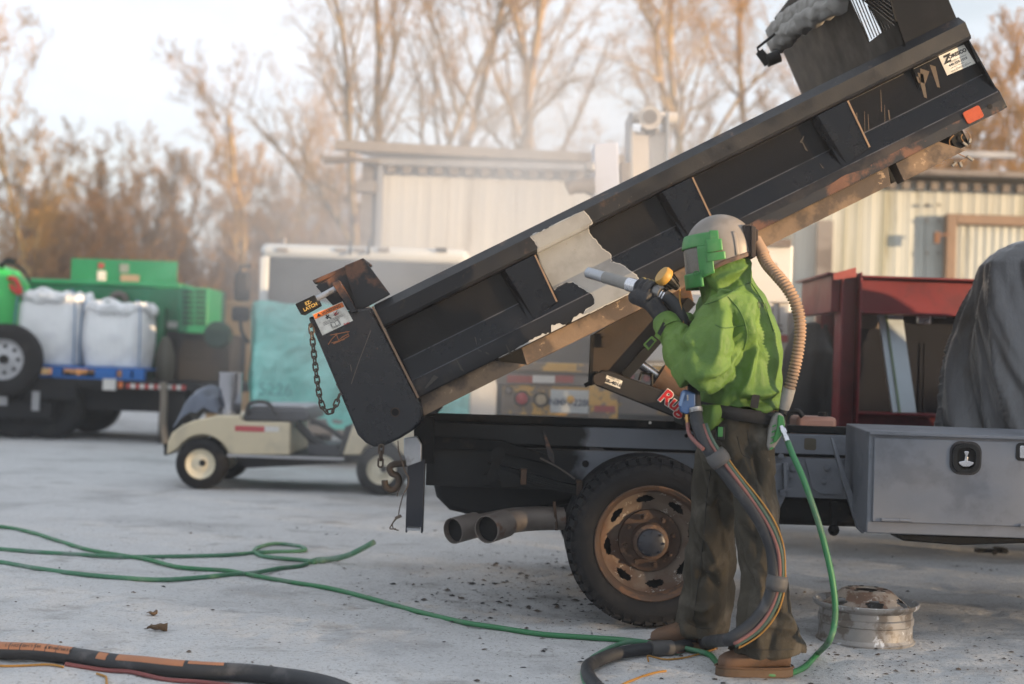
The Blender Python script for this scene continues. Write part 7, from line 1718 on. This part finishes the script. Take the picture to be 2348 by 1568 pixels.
# loose paint flakes, grit and clods: nobody could count them
rnd = random.Random(12); s_ = MB()
def flake(x, y, q):
    z = gz(x, y) + q*.12; a = rnd.uniform(0, 6.28); el = rnd.uniform(.35, 1); pts = []
    n = 5; zz = rnd.uniform(.2, .6)*q
    for k in range(n):
        t = a + 2*math.pi*k/n; r = q*rnd.uniform(.6, 1.1); pts.append((x + r*math.cos(t), y + r*el*math.sin(t), z + zz*rnd.uniform(-.15, .6)))
    b = len(s_.v); s_.v += pts + [(x, y, z + zz)]; s_.f += [(b+k, b+(k+1) % n, b+n) for k in range(n)]
for k in range(2600):
    x, y = rnd.uniform(-3.2, 3.2), rnd.uniform(4.2, 11); flake(x, y, min(.016, .0022*rnd.random()**-.5))
for k in range(1900):                              # thicker under the dump bed
    p = G(rnd.gauss(1240, 190), 1345 + rnd.gauss(0, 52)); flake(p.x, p.y, min(.026, .0026*rnd.random()**-.55))
for k in range(1400):
    p = G(rnd.gauss(1900, 320), 1520 + rnd.gauss(0, 50)); flake(p.x, p.y, min(.016, .0022*rnd.random()**-.5))
db = s_.build('debris', M('dark_flakes', C(86,76,68), .9, var=.35, vs=40, col2=C(50,49,51), s2=9, lo=.46, hi=.54), None, smooth=False, recalc=False); tag(db, 'dark paint flakes and grit scattered over the pale sand', 'debris', kind='stuff')
# ================================================================ AIR: thin haze over the yard, and the blasting dust
hb_ = MB(); hb_.box2((-75, -45, -1.3), (140, 118, 16)); hz = hb_.build('haze', bpy.data.materials.new('haze'), None, smooth=False)
hm = hz.data.materials[0]; hm.use_nodes = True; n_ = hm.node_tree.nodes; n_.clear()
ho = n_.new('ShaderNodeOutputMaterial'); hv_ = n_.new('ShaderNodeVolumePrincipled'); hv_.inputs['Color'].default_value = (.92, .94, .97, 1); hv_.inputs['Density'].default_value = .0018
hm.node_tree.links.new(hv_.outputs[0], ho.inputs['Volume']); tag(hz, 'thin pale haze hanging over the whole yard', 'haze', kind='stuff')

dc = MB(); DCN = Vector((-.15, 10.4, 2.2)); DRX, DRY, DRZ = 3.1, 3.9, 2.3
dc.ell(DCN, DRX, DRY, DRZ, 32, 20)
dust = dc.build('dust_cloud', bpy.data.materials.new('blast_dust'), None, loc=DCN); dm = dust.data.materials[0]; dm.use_nodes = True
n_ = dm.node_tree.nodes; l_ = dm.node_tree.links; n_.clear()
do = n_.new('ShaderNodeOutputMaterial'); dv = n_.new('ShaderNodeVolumePrincipled'); dv.inputs['Color'].default_value = (.94, .93, .92, 1)
tc_ = n_.new('ShaderNodeTexCoord'); sc_ = n_.new('ShaderNodeMapping'); sc_.inputs['Scale'].default_value = (1/DRX, 1/DRY, 1/DRZ); l_.new(tc_.outputs['Object'], sc_.inputs[0])
ln = n_.new('ShaderNodeVectorMath'); ln.operation = 'LENGTH'; l_.new(sc_.outputs[0], ln.inputs[0])
fr = n_.new('ShaderNodeMapRange'); fr.inputs[1].default_value = 1.0; fr.inputs[2].default_value = .25; fr.interpolation_type = 'SMOOTHSTEP'; l_.new(ln.outputs['Value'], fr.inputs[0])
ns_ = n_.new('ShaderNodeTexNoise'); ns_.inputs['Scale'].default_value = .75; ns_.inputs['Detail'].default_value = 3; l_.new(tc_.outputs['Object'], ns_.inputs['Vector'])
nr_ = n_.new('ShaderNodeMapRange'); nr_.inputs[1].default_value = .36; nr_.inputs[2].default_value = .68; nr_.inputs[3].default_value = .12; l_.new(ns_.outputs['Fac'], nr_.inputs[0])
mu = n_.new('ShaderNodeMath'); mu.operation = 'MULTIPLY'; l_.new(fr.outputs[0], mu.inputs[0]); l_.new(nr_.outputs[0], mu.inputs[1])
mk = n_.new('ShaderNodeMath'); mk.operation = 'MULTIPLY'; mk.inputs[1].default_value = .31; l_.new(mu.outputs[0], mk.inputs[0])
l_.new(mk.outputs[0], dv.inputs['Density']); l_.new(dv.outputs[0], do.inputs['Volume'])
tag(dust, 'drifting pale dust cloud from the blasting behind the dump bed', 'dust', kind='stuff')
